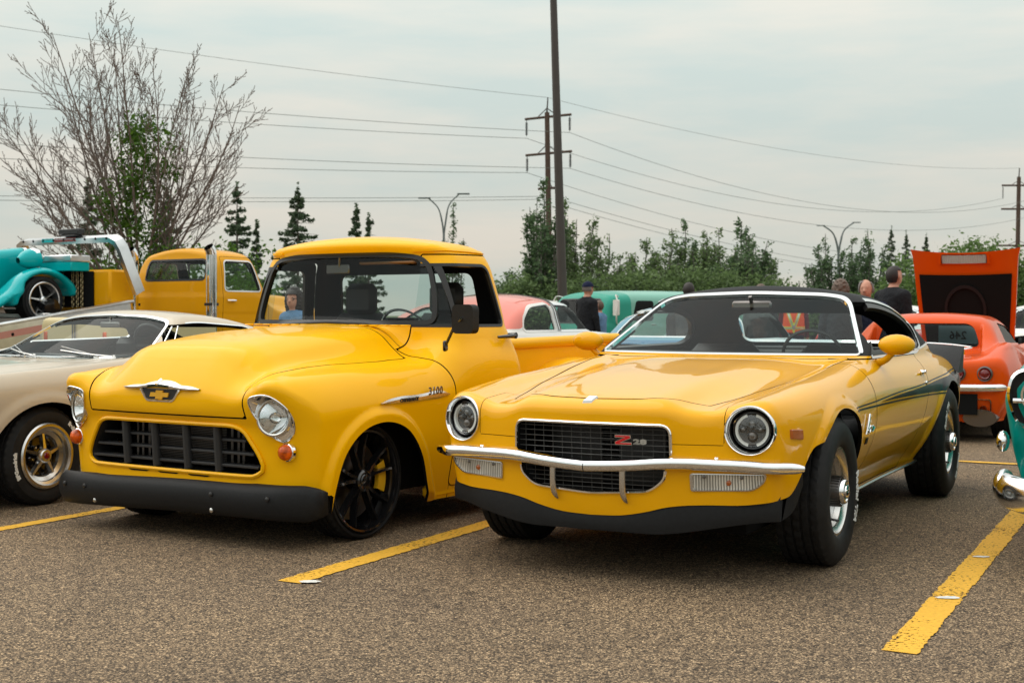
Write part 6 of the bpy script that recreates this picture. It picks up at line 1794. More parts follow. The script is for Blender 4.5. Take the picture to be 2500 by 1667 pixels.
def asphalt_mat():
    m = bpy.data.materials.new('asphalt'); m.use_nodes = True
    n, l = m.node_tree.nodes, m.node_tree.links; b = n['Principled BSDF']
    tc = n.new('ShaderNodeTexCoord')
    v = n.new('ShaderNodeTexVoronoi'); v.inputs['Scale'].default_value = 160; v.feature = 'F1'; v.inputs['Randomness'].default_value = 1
    l.new(tc.outputs['Object'], v.inputs['Vector'])
    sp = n.new('ShaderNodeSeparateColor'); l.new(v.outputs['Color'], sp.inputs[0])
    r = n.new('ShaderNodeValToRGB'); l.new(sp.outputs[0], r.inputs[0]); r.color_ramp.interpolation = 'LINEAR'
    e = r.color_ramp.elements; e[0].position = 0; e[0].color = (.035, .026, .018, 1); e[1].position = 1; e[1].color = (.76, .56, .34, 1)
    for p, c in ((.22, (.10, .073, .048, 1)), (.5, (.215, .155, .097, 1)), (.74, (.335, .238, .146, 1)), (.9, (.49, .345, .205, 1))):
        q = e.new(p); q.color = c
    # binder between the stones
    vd = n.new('ShaderNodeValToRGB'); l.new(v.outputs['Distance'], vd.inputs[0])
    vd.color_ramp.elements[0].position = .35; vd.color_ramp.elements[0].color = (1, 1, 1, 1); vd.color_ramp.elements[1].position = .75; vd.color_ramp.elements[1].color = (.35, .33, .32, 1)
    mx = n.new('ShaderNodeMix'); mx.data_type = 'RGBA'; mx.blend_type = 'MULTIPLY'; mx.inputs[0].default_value = 1
    l.new(r.outputs[0], mx.inputs[6]); l.new(vd.outputs[0], mx.inputs[7])
    # large patches, worn lanes, oil
    t = n.new('ShaderNodeTexNoise'); t.inputs['Scale'].default_value = .55; t.inputs['Detail'].default_value = 5; l.new(tc.outputs['Object'], t.inputs['Vector'])
    r2 = n.new('ShaderNodeValToRGB'); l.new(t.outputs['Fac'], r2.inputs[0])
    r2.color_ramp.elements[0].position = .3; r2.color_ramp.elements[0].color = (.78, .78, .80, 1); r2.color_ramp.elements[1].position = .7; r2.color_ramp.elements[1].color = (1.15, 1.13, 1.08, 1)
    m2 = n.new('ShaderNodeMix'); m2.data_type = 'RGBA'; m2.blend_type = 'MULTIPLY'; m2.inputs[0].default_value = 1
    l.new(mx.outputs[2], m2.inputs[6]); l.new(r2.outputs[0], m2.inputs[7])
    t3 = n.new('ShaderNodeTexNoise'); t3.inputs['Scale'].default_value = 22; t3.inputs['Detail'].default_value = 4; l.new(tc.outputs['Object'], t3.inputs['Vector'])
    r3 = n.new('ShaderNodeValToRGB'); l.new(t3.outputs['Fac'], r3.inputs[0])
    r3.color_ramp.elements[0].position = .3; r3.color_ramp.elements[0].color = (.74, .74, .74, 1); r3.color_ramp.elements[1].position = .7; r3.color_ramp.elements[1].color = (1.22, 1.22, 1.22, 1)
    m3 = n.new('ShaderNodeMix'); m3.data_type = 'RGBA'; m3.blend_type = 'MULTIPLY'; m3.inputs[0].default_value = 1
    l.new(m2.outputs[2], m3.inputs[6]); l.new(r3.outputs[0], m3.inputs[7])
    # faint drips and a few hairline cracks
    t5 = n.new('ShaderNodeTexNoise'); t5.inputs['Scale'].default_value = 1.7; t5.inputs['Detail'].default_value = 6; t5.inputs['Roughness'].default_value = .7; l.new(tc.outputs['Object'], t5.inputs['Vector'])
    r5 = n.new('ShaderNodeValToRGB'); l.new(t5.outputs['Fac'], r5.inputs[0]); r5.color_ramp.elements[0].position = .60; r5.color_ramp.elements[0].color = (1, 1, 1, 1); r5.color_ramp.elements[1].position = .74; r5.color_ramp.elements[1].color = (.58, .57, .57, 1)
    wv = n.new('ShaderNodeMix'); wv.data_type = 'RGBA'; wv.inputs[0].default_value = .12; l.new(tc.outputs['Object'], wv.inputs[6]); l.new(t3.outputs['Color'], wv.inputs[7])
    v6 = n.new('ShaderNodeTexVoronoi'); v6.feature = 'DISTANCE_TO_EDGE'; v6.inputs['Scale'].default_value = .42; l.new(wv.outputs[2], v6.inputs['Vector'])
    r6 = n.new('ShaderNodeValToRGB'); l.new(v6.outputs['Distance'], r6.inputs[0]); r6.color_ramp.elements[0].position = .0; r6.color_ramp.elements[0].color = (.52, .5, .48, 1); r6.color_ramp.elements[1].position = .0035; r6.color_ramp.elements[1].color = (1, 1, 1, 1)
    m5 = n.new('ShaderNodeMix'); m5.data_type = 'RGBA'; m5.blend_type = 'MULTIPLY'; m5.inputs[0].default_value = 1; l.new(m3.outputs[2], m5.inputs[6]); l.new(r5.outputs[0], m5.inputs[7])
    m6 = n.new('ShaderNodeMix'); m6.data_type = 'RGBA'; m6.blend_type = 'MULTIPLY'; m6.inputs[0].default_value = .8; l.new(m5.outputs[2], m6.inputs[6]); l.new(r6.outputs[0], m6.inputs[7])
    l.new(m6.outputs[2], b.inputs['Base Color'])
    b.inputs['Roughness'].default_value = .82; b.inputs['Specular IOR Level'].default_value = .3
    bp = n.new('ShaderNodeBump'); bp.inputs['Strength'].default_value = .55; bp.inputs['Distance'].default_value = .005; bp.invert = True
    l.new(v.outputs['Distance'], bp.inputs['Height']); l.new(bp.outputs[0], b.inputs['Normal'])
    return m

def line_mat(name, col, wear):
    """road paint, worn through to the stones in places"""
    m = bpy.data.materials.new(name); m.use_nodes = True
    n, l = m.node_tree.nodes, m.node_tree.links; b = n['Principled BSDF']; out = [q for q in n if q.type == 'OUTPUT_MATERIAL'][0]
    tc = n.new('ShaderNodeTexCoord')
    t = n.new('ShaderNodeTexNoise'); t.inputs['Scale'].default_value = 55; t.inputs['Detail'].default_value = 5; t.inputs['Roughness'].default_value = .65; l.new(tc.outputs['Object'], t.inputs['Vector'])
    t2 = n.new('ShaderNodeTexNoise'); t2.inputs['Scale'].default_value = 2.2; t2.inputs['Detail'].default_value = 3; l.new(tc.outputs['Object'], t2.inputs['Vector'])
    a = n.new('ShaderNodeMath'); a.operation = 'MULTIPLY_ADD'; a.inputs[1].default_value = .55; l.new(t2.outputs['Fac'], a.inputs[0]); l.new(t.outputs['Fac'], a.inputs[2])
    # thin scrapes right across the line: bands along local x
    mp = n.new('ShaderNodeMapping'); mp.inputs['Scale'].default_value = (13, .5, 1); l.new(tc.outputs['Object'], mp.inputs[0])
    t4 = n.new('ShaderNodeTexNoise'); t4.inputs['Scale'].default_value = 1.0; t4.inputs['Detail'].default_value = 2; l.new(mp.outputs[0], t4.inputs['Vector'])
    sc = n.new('ShaderNodeMapRange'); sc.inputs[1].default_value = .66; sc.inputs[2].default_value = .72; sc.inputs[3].default_value = 0; sc.inputs[4].default_value = .22; l.new(t4.outputs['Fac'], sc.inputs[0])
    ad = n.new('ShaderNodeMath'); ad.operation = 'SUBTRACT'; l.new(a.outputs[0], ad.inputs[0]); l.new(sc.outputs[0], ad.inputs[1])
    th = n.new('ShaderNodeMapRange'); th.inputs[1].default_value = wear; th.inputs[2].default_value = wear + .05; l.new(ad.outputs[0], th.inputs[0])
    r = n.new('ShaderNodeValToRGB'); l.new(t.outputs['Fac'], r.inputs[0])
    r.color_ramp.elements[0].position = .3; r.color_ramp.elements[0].color = tuple(c * .80 for c in col) + (1,); r.color_ramp.elements[1].position = .7; r.color_ramp.elements[1].color = tuple(min(1, c * 1.1) for c in col) + (1,)
    l.new(r.outputs[0], b.inputs['Base Color']); b.inputs['Roughness'].default_value = .75
    bp = n.new('ShaderNodeBump'); bp.inputs['Strength'].default_value = .5; bp.inputs['Distance'].default_value = .003; l.new(t.outputs['Fac'], bp.inputs['Height']); l.new(bp.outputs[0], b.inputs['Normal'])
    tr = n.new('ShaderNodeBsdfTransparent'); mx = n.new('ShaderNodeMixShader')
    l.new(th.outputs[0], mx.inputs[0]); l.new(tr.outputs[0], mx.inputs[1]); l.new(b.outputs[0], mx.inputs[2]); l.new(mx.outputs[0], out.inputs[0])
    return m

def build_ground():
    b = MB(); b.add([(-1500, -600, 0), (1500, -600, 0), (1500, 2500, 0), (-1500, 2500, 0)], [(0, 1, 2, 3)])
    tag(b.build('asphalt', asphalt_mat()), kind='structure')
    g = mat('grass', (.055, .085, .022), .9, noise=(3, .35), bump=(40, .6, .05))
    b = MB(); b.add([(-900, 31, .004), (900, 31, .004), (900, 1500, .004), (-900, 1500, .004)], [(0, 1, 2, 3)]); tag(b.build('verge', g), kind='structure')
    y = line_mat('yellow_line_paint', (.76, .41, .028), .64); rng = random.Random(4)
    def line(n0, n1, d0, d1, m, ragged=.006, z=.004, name='parking_line'):
        L = d1 - d0; k = max(2, int(L / .025)); V = []
        for i in range(k + 1):
            for nn in (n0, n1):
                V.append((i * L / k + (rng.uniform(-.012, .012) if i in (0, k) else 0), nn - (n0 + n1) / 2 + rng.uniform(-ragged, ragged), 0))
        F = [(2 * i, 2 * i + 1, 2 * i + 3, 2 * i + 2)[::-1] for i in range(k)]
        o = mesh_obj(name, V, F, m); p = LD * d0 + LN * (n0 + n1) / 2
        o.location = (p[0], p[1], z); o.rotation_euler = (0, 0, math.pi / 2 - LY)
        return tag(o, kind='structure')
    for n0, n1 in ((-3.523, -3.400), (-.943, -.820), (-5.735, -5.635), (1.70, 1.82), (4.3, 4.42), (-8.1, -8.0), (-10.7, -10.6)):
        line(n0, n1, 4.665, 16.6, y)
    # head line between the two rows
    V = []; k = 200
    o = line(11.0, 11.1, -14, 14, y); p = LD * 11.05 - LN * 14; o.location = (p[0], p[1], .008); o.rotation_euler = (0, 0, -LY)
    w = line_mat('white_paint_dab', (.72, .72, .68), .42)
    for n, d, s in ((-3.375, 4.70, .030), (-.888, 6.69, .024), (-.875, 5.65, .030)):
        V = []; kk = 22
        for i in range(kk):
            a = 2 * math.pi * i / kk; r = s * rng.uniform(.75, 1.15); p = LD * d + LN * n; V.append((p[0] + r * 1.7 * math.cos(a), p[1] + r * math.sin(a), .0075))
        tag(mesh_obj('paint_dab', V, [tuple(range(kk))], w), kind='structure')

# ------------------------------------------------------------------ trees
def leaf_mesh(P, size, rng, flat=.3, up=0.0, jitter=.35):
    """small diamond leaves at points P"""
    n = len(P)
    a = rng.normal(size=(n, 3)); a[:, 2] *= 1 - flat; a[:, 2] += up; a /= np.linalg.norm(a, axis=1)[:, None] + 1e-9
    c = rng.normal(size=(n, 3)); b = np.cross(a, c); b /= np.linalg.norm(b, axis=1)[:, None] + 1e-9
    s = size * (1 + jitter * rng.normal(size=(n, 1))).clip(.5, 1.8)
    V = np.stack([P - a * s * .9, P + b * s * .42, P + a * s * .9, P - b * s * .42], 1).reshape(-1, 3)
    F = np.arange(4 * n).reshape(n, 4)
    return V, F

def leaf_material(name, col, var=.4, trans=.42):
    m = bpy.data.materials.new(name); m.use_nodes = True
    n, l = m.node_tree.nodes, m.node_tree.links; b = n['Principled BSDF']
    g = n.new('ShaderNodeNewGeometry')
    r = n.new('ShaderNodeValToRGB'); l.new(g.outputs['Random Per Island'], r.inputs[0])
    r.color_ramp.elements[0].color = tuple(c * (1 - var) for c in col) + (1,); r.color_ramp.elements[1].color = (col[0] * (1 + var * 1.2), col[1] * (1 + var), col[2] * (1 + var * .6), 1)
    l.new(r.outputs[0], b.inputs['Base Color']); b.inputs['Roughness'].default_value = .6; b.inputs['Specular IOR Level'].default_value = .25
    out = [q for q in n if q.type == 'OUTPUT_MATERIAL'][0]
    t = n.new('ShaderNodeBsdfTranslucent'); l.new(r.outputs[0], t.inputs[0]); mx = n.new('ShaderNodeMixShader'); mx.inputs[0].default_value = trans
    l.new(b.outputs[0], mx.inputs[1]); l.new(t.outputs[0], mx.inputs[2]); l.new(mx.outputs[0], out.inputs[0])
    return m

BARK = mat('bark', (.15, .115, .095), .85, noise=(12, .3))
BARK_G = mat('grey_bark', (.13, .12, .10), .85, noise=(10, .3))
LEAF = {k: leaf_material(k + '_leaves', c) for k, c in dict(poplar=(.125, .195, .080), dark=(.095, .16, .08), shrub=(.12, .20, .065), spruce=(.10, .15, .092), sprout=(.075, .16, .022), far=(.05, .085, .04)).items()}

def fast_tubes(segs, n=4):
    """segs: (p0, p1, r0, r1) arrays -> one mesh of open prisms"""
    A = np.array([s[0] for s in segs], float); B = np.array([s[1] for s in segs], float); r0 = np.array([s[2] for s in segs]); r1 = np.array([s[3] for s in segs])
    T = B - A; T /= np.linalg.norm(T, axis=1)[:, None] + 1e-9
    U = np.cross(T, np.where(np.abs(T[:, 2:3]) < .9, [[0, 0, 1.]], [[1., 0, 0]])); U /= np.linalg.norm(U, axis=1)[:, None] + 1e-9; Wv = np.cross(T, U)
    ang = np.linspace(0, 2 * math.pi, n, endpoint=False); k = len(A)
    C = np.cos(ang)[None, :, None]; S_ = np.sin(ang)[None, :, None]
    ring = U[:, None] * C + Wv[:, None] * S_
    V = np.concatenate([A[:, None] + ring * r0[:, None, None], B[:, None] + ring * r1[:, None, None]], 1).reshape(-1, 3)
    i = np.arange(n); j = (i + 1) % n
    F = np.stack([i, j, n + j, n + i], 1)[None] + (np.arange(k) * 2 * n)[:, None, None]
    return V, F.reshape(-1, 4)

def poplar(x, y, h, w, seed, leaf='poplar', label='', group='', shoots=9, dens=1.0, size=.075):
    rng = np.random.default_rng(seed)
    root = empty('poplar_tree', (x, y, 0), label=label, cat='tree', group=group)
    segs = []; pts = []
    for i in range(shoots):
        a = rng.uniform(0, 6.28); rr = w * rng.uniform(.12, .5) * (0 if i == 0 else 1); top = h * (1 if i == 0 else rng.uniform(.55, .95) * (1 - .25 * rr / w))
        base = np.array([rr * .25 * math.cos(a), rr * .25 * math.sin(a), 0.]); tip = np.array([rr * 1.25 * math.cos(a), rr * 1.25 * math.sin(a), top])
        k = 7; P = np.array([base + (tip - base) * np.array([t ** .8, t ** .8, t]) for t in np.linspace(0, 1, k)]); P[1:-1, :2] += rng.normal(0, .04, (k - 2, 2))
        for q in range(k - 1): segs.append((P[q], P[q + 1], .05 * (1 - q / k) + .008, .05 * (1 - (q + 1) / k) + .006))
        nl = int(620 * dens * top / 5)
        t = rng.uniform(.10, 1, nl) ** .9; c = base + (tip - base) * np.stack([t ** .8, t ** .8, t], 1)
        rad = (.30 * (1 - t) ** .6 + .07) * w * .62
        # clusters on side twigs
        nb = 34; bt = rng.uniform(.06, .98, nb); ba = rng.uniform(0, 6.28, nb); bi = rng.integers(0, nb, nl)
        t = np.clip(bt[bi] + rng.normal(0, .014, nl), 0, 1); c = base + (tip - base) * np.stack([t ** .8, t ** .8, t], 1); rad = (.34 * (1 - t) ** .6 + .05) * w * .75
        u = rng.uniform(0.05, 1, nl); c = c + np.stack([np.cos(ba[bi]) * rad * u, np.sin(ba[bi]) * rad * u, rad * u * .9], 1) + rng.normal(0, .065, (nl, 3))
        pts.append(c)
        for q in range(nb):
            tt = bt[q]; c0 = base + (tip - base) * np.array([tt ** .8, tt ** .8, tt]); rd = (.34 * (1 - tt) ** .6 + .05) * w * .75
            segs.append((c0, c0 + np.array([math.cos(ba[q]) * rd, math.sin(ba[q]) * rd, rd * .9]), .012, .005))
    V, F = fast_tubes(segs, 3); mesh_obj('trunk', V, F, BARK_G, root)
    P = np.concatenate(pts); P = P[P[:, 2] > .3]
    V, F = leaf_mesh(P, size, rng); mesh_obj('crown', V, F, LEAF[leaf], root)

def spruce(x, y, h, w, seed, label='', group='', gaps=.25):
    rng = np.random.default_rng(seed)
    root = empty('spruce_tree', (x, y, 0), label=label, cat='tree', group=group)
    V, F = fast_tubes([((0, 0, 0), (0, 0, h * .5), .09, .05), ((0, 0, h * .5), (0, 0, h), .05, .008)], 6); mesh_obj('trunk', V, F, BARK, root)
    pts = []; segs = []
    z = h * .06
    while z < h * .985:
        t = z / h; nb = 5 + int(4 * (1 - t)); R = w * (1 - t) ** .85 * .5 + .05; a0 = rng.uniform(0, 6)
        for k in range(nb):
            if rng.random() < gaps: continue
            a = a0 + 6.283 * k / nb + rng.normal(0, .2); r = R * rng.uniform(.45, 1.25)
            zj = rng.normal(0, .09); n = int(26 + 110 * r); u = rng.uniform(.08, 1, n) ** .75
            side = rng.normal(0, 1, n) * .16 * r * (1.05 - u)
            zz = z - .30 * u * r + .22 * u * u * r + rng.normal(0, .03, n) + zj - np.abs(side) * .25 - rng.uniform(0, .07, n)
            pts.append(np.stack([np.cos(a) * u * r - np.sin(a) * side, np.sin(a) * u * r + np.cos(a) * side, zz], 1))
            segs.append(((0, 0, z), (math.cos(a) * r, math.sin(a) * r, z - .08 * r), .014, .004))
        z += .16 + .16 * (1 - t) * h / 6
    n = 40; pts.append(np.stack([rng.normal(0, .025, n), rng.normal(0, .025, n), rng.uniform(h * .95, h * 1.03, n)], 1))
    V, F = fast_tubes(segs, 3); mesh_obj('branches', V, F, BARK, root)
    V, F = leaf_mesh(np.concatenate(pts), .07, rng, flat=.55); mesh_obj('crown', V, F, LEAF['spruce'], root)

def shrub(x, y, h, w, seed, leaf='shrub', label='', group='', n=3500, size=.09, name='shrub', cat='shrub'):
    rng = np.random.default_rng(seed)
    root = empty(name, (x, y, 0), label=label, cat=cat, group=group)
    nb = 70; th = rng.uniform(0, 6.28, nb); ph = np.arccos(rng.uniform(-.1, 1, nb)); rr = rng.uniform(.55, 1.0, nb)
    C = np.stack([np.cos(th) * np.sin(ph) * w * .5, np.sin(th) * np.sin(ph) * w * .5, h * (.38 + .58 * np.cos(ph))], 1) * np.stack([rr, rr, .55 + .45 * rr], 1)
    P = C[rng.integers(0, nb, n)] + rng.normal(0, 1, (n, 3)) * np.array([.13, .13, .11]) * max(h, w) * .6
    P = P[P[:, 2] > .05]
    V, F = fast_tubes([((0, 0, 0), c, .03, .008) for c in C[::2]], 3); mesh_obj('stems', V, F, BARK_G, root)
    V, F = leaf_mesh(P, size, rng); mesh_obj('crown', V, F, LEAF[leaf], root)

def bare_tree():
    rng = np.random.default_rng(11); rn = random.Random(11)
    root = empty('bare_tree', (-6.75, 24.0, 0), label='large half dead tree with bare upright branches and green sprouts round its stem', cat='tree')
    segs = []; tw = []
    def grow(p, d, L, r, lev):
        k = 7 if lev < 2 else 5; P = [np.array(p)]; d = np.array(d, float)
        for i in range(k):
            d = d + rng.normal(0, .055, 3) + np.array([0, 0, .085 if lev == 0 else .06]); d /= np.linalg.norm(d)
            P.append(P[-1] + d * L / k)
        for i in range(k):
            r0 = r * (1 - .80 * i / k); r1 = r * (1 - .80 * (i + 1) / k); segs.append((P[i], P[i + 1], max(r0, .0044), max(r1, .0044)))
        if lev >= 3: return
        nb = {0: 12, 1: 9, 2: 3}[lev]
        for j in range(nb):
            t = (j + rn.uniform(.3, .9)) / nb
            t = .18 + .80 * t
            i = min(int(t * k), k - 1); q = P[i] + (P[i + 1] - P[i]) * (t * k - i); dd = P[i + 1] - P[i]; dd /= np.linalg.norm(dd)
            u = rng.normal(size=3); u -= dd * (u @ dd); u /= np.linalg.norm(u); ang = rn.uniform(.38, .80)
            if lev == 0: u[1] *= .8
            nd = dd * math.cos(ang) + u * math.sin(ang)
            grow(q, nd, L * (1 - t * .72) * {0: .52, 1: .46, 2: .36}[lev] * rn.uniform(.6, 1.2), max(r * (1 - .8 * t) * .55, .005), lev + 1)
    grow((0, 0, 0), (.02, 0, 1), 1.6, .13, 3)
    prim = [(a_ * .74, b_, c_, d_) for a_, b_, c_, d_ in [(-1.05, .10, .85, 4.2), (-.80, -.25, 1., 4.7), (-.50, .25, 1., 5.0), (-.30, -.1, 1.1, 5.5), (-.12, .3, 1., 5.6), (.04, -.2, 1, 5.2), (.16, .15, 1, 5.3), (.34, -.2, 1, 5.0), (.58, .2, 1, 4.5), (.86, -.1, .95, 4.0), (1.15, .2, .80, 3.2), (-1.4, -.1, .62, 3.4), (-.65, .5, 1, 4.0), (.45, .5, 1, 3.9), (-1.0, -.3, 1, 4.4), (-.2, -.4, 1, 5.2), (.75, .3, 1, 4.4), (-1.7, .2, .7, 3.2), (.25, .4, 1, 5.0)]]
    for dx, dy, dz, L in prim: grow((rn.uniform(-.08, .08), rn.uniform(-.08, .08), rn.uniform(1.0, 1.7)), np.array([dx, dy, dz]) / np.linalg.norm([dx, dy, dz]), L * .90, .030, 0)
    V, F = fast_tubes(segs, 4); mesh_obj('branches', V, F, BARK, root)
    V, F = fast_tubes([((0, 0, 0), (.02, 0, 1.1), .16, .13), ((.02, 0, 1.1), (0, 0, 1.9), .13, .09)], 10); mesh_obj('trunk', V, F, BARK, root)
    pts = []
    C = np.array([(rng.normal(0, .17 + .25 * max(0, (3.2 - z)) * .5), rng.normal(0, .25), z) for z in rng.uniform(1.7, 4.6, 120)])
    C = np.vstack([C, [(rng.normal(.42, .16), rng.normal(0, .2), rng.uniform(3.7, 4.6)) for _ in range(12)], [(rng.normal(-.42, .18), rng.normal(0, .2), rng.uniform(2.8, 3.5)) for _ in range(16)], [(rng.uniform(.9, 2.3), rng.normal(0, .2), rng.uniform(1.7, 2.4)) for _ in range(26)], [(rng.uniform(-1.2, 1.2), rng.normal(0, .3), rng.uniform(1.4, 2.1)) for _ in range(70)]])
    P = np.concatenate([c + rng.normal(0, 1, (26, 3)) * [.085, .085, .10] for c in C])
    V, F = leaf_mesh(P, .05, rng, flat=.2); mesh_obj('sprouts', V, F, LEAF['sprout'], root)

def build_trees():
    bare_tree()
    # spruces on the left, behind the tow truck and the pickup
    for i, (x, y, h, w, lab) in enumerate(((-15.3, 48, 5.9, 2.6, 'dark spruce left of the bare tree behind its branches'), (-11.9, 46, 5.4, 2.3, 'dark spruce showing through the right side of the bare tree'), (-9.3, 45, 5.5, 2.6, 'dark spruce just right of the bare tree'), (-9.6, 50, 4.6, 1.4, 'thin spruce tip above the tow truck cab'),
            (-8.05, 50, 5.95, 3.5, 'spruce standing alone above the left end of the pickup roof'), (-5.85, 50, 5.2, 1.7, 'left one of the spruce pair above the pickup roof'), (-5.45, 50.5, 4.9, 1.9, 'right one of the spruce pair above the pickup roof'),
            (33.6, 118, 9.0, 3.4, 'leftmost of three far spruces above the round green trees'), (34.9, 118, 8.6, 3.4, 'middle one of three far spruces above the round green trees'), (37.0, 119, 8.4, 3.2, 'rightmost of three far spruces, beside the raised bonnet'))):
        spruce(x, y, h, w, 20 + i, lab, 'spruces beyond the car park')
    # poplars
    pops = [(.55, 52, 3.4, 2.0), (1.35, 50, 3.9, 1.8), (2.05, 51, 5.9, 1.9), (1.15, 49, 6.35, 1.7), (3.0, 50, 4.0, 2.1), (3.75, 51.5, 4.45, 1.5), (4.6, 53, 3.0, 2.2), (5.25, 52, 4.35, 1.9), (6.1, 51, 4.65, 2.0), (6.75, 52, 5.0, 1.7), (7.45, 51, 4.5, 2.0), (8.05, 52, 4.7, 1.8), (8.7, 50.5, 4.9, 2.2), (9.25, 52, 4.3, 2.0), (2.4, 53, 3.0, 2.4), (7.9, 54, 3.2, 3.0), (6.3, 55, 3.0, 3.0)]
    hint = ['behind the pickup roof edge', 'just right of the pickup cab', 'behind the brown light pole', 'tallest, beside the wooden power pole', 'right of the light pole', 'standing apart, slim, above the green van', 'low and bushy behind the green van', 'left end of the long clump', 'above the van tail', 'slim pointed tip in the long clump', 'middle of the long clump', 'above the black car roof', 'right part of the long clump', 'right end of the long clump', 'low, at the foot of the light pole', 'low, filling the foot of the long clump', 'low, behind the van roof']
    for i, ((x, y, h, w), ht) in enumerate(zip(pops, hint)):
        poplar(x, y, h * .97, w * 1.18, 60 + i, 'poplar' if i % 3 else 'dark', 'green poplar ' + ht, 'young poplars beyond the car park', shoots=12 if w < 2.2 else 16)
    far = [(12.6, 56, 3.4, 2.2, 'at the left end, dark and slanting'), (13.4, 57, 4.7, 1.9, 'with a tall pointed top'), (14.3, 56, 4.4, 2.0, 'in the middle'), (15.2, 57, 4.9, 1.8, 'beside the double street lamp')]
    for i, (x, y, h, w, ht) in enumerate(far): poplar(x, y, h, w, 90 + i, 'dark', 'dark poplar of the right hand clump, ' + ht, 'dark poplars on the right', shoots=12)
    poplar(-2.75, 62, 6.4, 1.0, 99, 'dark', 'thin poplar beside the left double street lamp', 'young poplars beyond the car park', shoots=5)
    for i, (x, y, h, w, ht) in enumerate(((15.9, 50, 3.8, 4.4, 'broad round green tree behind the brown haired head'), (17.8, 51, 4.0, 4.2, 'broad round green tree behind the two men'), (19.8, 52, 3.7, 4.4, 'broad round green tree behind the man in black'), (22.2, 52, 3.3, 4.0, 'round green tree beside the raised orange bonnet'), (13.9, 51, 2.2, 3.0, 'low green shrub behind the vinyl roof'))):
        shrub(x, y, h, w, 120 + i, 'shrub', ht, 'round trees on the right', n=9500, name='round_tree', cat='tree')
    for i, (x, y, h, w, ht) in enumerate(((-9.3, 27, 2.15, 2.4, 'leafy green shrub under the gantry'), (-7.2, 26.5, 2.25, 2.4, 'leafy green shrub at the foot of the bare tree'), (-5.4, 27, 2.0, 2.0, 'leafy green shrub behind the tow truck cab'), (-11.2, 27, 2.0, 2.4, 'leafy green shrub left behind the gantry'))):
        shrub(x, y, h, w, 130 + i, 'sprout', ht, 'shrubs behind the tow truck', n=3600, size=.07)
    for i, (x, y, h, w) in enumerate(((46, 125, 5.5, 5), (51, 126, 6.2, 4), (41, 128, 6.2, 5), (56, 125, 5.6, 5))):
        poplar(x, y, h, w, 140 + i, 'far', ['far poplar left of the wooden pole', 'far poplar behind the raised orange bonnet', 'far poplar beside the three spruces', 'far poplar right of the far wooden pole'][i], 'far poplars on the right', shoots=9, size=.16)
    for i, (x, y, h, w) in enumerate(((.3, 48.5, 2.6, 3), (2.6, 48, 2.6, 3.4), (5.0, 48.5, 2.9, 3.6), (7.3, 48, 3.0, 3.6), (9.3, 49, 2.8, 3.2))):
        shrub(x, y, h, w, 160 + i, 'poplar', ['low bush behind the pickup cab corner', 'low bush behind the capped person', 'low bush behind the middle of the green van', 'low bush behind the van tail', 'low bush at the right end of the long clump'][i], 'bushes at the foot of the poplars', n=6500, size=.08)
    # unseen wood round the other sides, added to darken the horizon in reflections
    rng = np.random.default_rng(5); P = []
    for x0, y0, x1, y1 in ((-75, -45, 85, -48), (62, -40, 66, 48), (-66, -30, -60, 40)):
        n = 9000; t = rng.uniform(0, 1, n); hh = 4.5 + 2.2 * np.sin(t * 37) + 1.4 * np.sin(t * 91 + 1); z = rng.uniform(0, 1, n) ** .8 * hh
        P.append(np.stack([x0 + (x1 - x0) * t + rng.normal(0, 1, n), y0 + (y1 - y0) * t + rng.normal(0, 1, n), z], 1))
    V, F = leaf_mesh(np.concatenate(P), .55, rng); tag(mesh_obj('unseen_wood', V, F, LEAF['far']), kind='stuff')

# ------------------------------------------------------------------ poles, wires, lamps
WOOD = mat('weathered_pole', (.085, .050, .036), .8, noise=(6, .25))
DARKM = mat('brown_steel', (.050, .040, .034), .5, noise=(3, .1))
GREYM = mat('galvanised', (.17, .19, .19), .5, 0.6)
WIRE = mat('cable', (.18, .19, .18), .6)

def power_pole(x, y, ztop, lean, label, arms, s=1.0, aim=0.0):
    root = empty('power_pole', (x, y, 0), aim, label=label, cat='power pole', group='wooden power poles')
    b = MB(); b.tube([(-lean, 0, 0), (-lean * .5, 0, ztop * .5), (0, 0, ztop - 1.0)], [.24 * s, .20 * s, .17 * s], 10); b.build('pole', WOOD, root)
    b = MB(); b.tube([(0, 0, ztop - 1.1), (.05, 0, ztop)], .05 * s, 6); b.tube([(-.10, 0, ztop - 1.4), (.05, 0, ztop - .1)], .03, 6); b.build('top_bracket', DARKM, root)
    for z, L, R, ins, dz in arms:
        b = MB(); b.tube([(-L, 0, z - dz), (R, 0, z + dz)], .085 * s, 8); a = b.build('crossarm', WOOD, root)
        b = MB(); b.tube([(-L * .45, .05, z - dz * .4), (-.05, .05, z + .55)], .035, 5); b.tube([(R * .45, .05, z + dz * .4), (.05, .05, z + .55)], .035, 5); b.build('brace', DARKM, a)
        if ins:
            for xx, zz in ((-L + .12, z - dz), (R - .12, z + dz)):
                b = MB(); b.tube([(xx, 0, zz), (xx, 0, zz - ins)], .02, 5)
                for k in range(9): b.lathe([(zz - .22 - k * (ins - .3) / 9, .02), (zz - .25 - k * (ins - .3) / 9, .11), (zz - .30 - k * (ins - .3) / 9, .03)], 'z', (xx, 0, 0), 8)
                b.build('insulator_string', M['dark'], a)
    return root

def wire(p, q, sag, label, r=.018):
    n = 40; t = np.linspace(0, 1, n); P = np.array(p) + (np.array(q) - np.array(p)) * t[:, None]; P[:, 2] -= sag * 4 * t * (1 - t)
    b = MB(); b.tube(P, r, 5); tag(b.build('cable', WIRE), label, 'cable', 'overhead power lines')

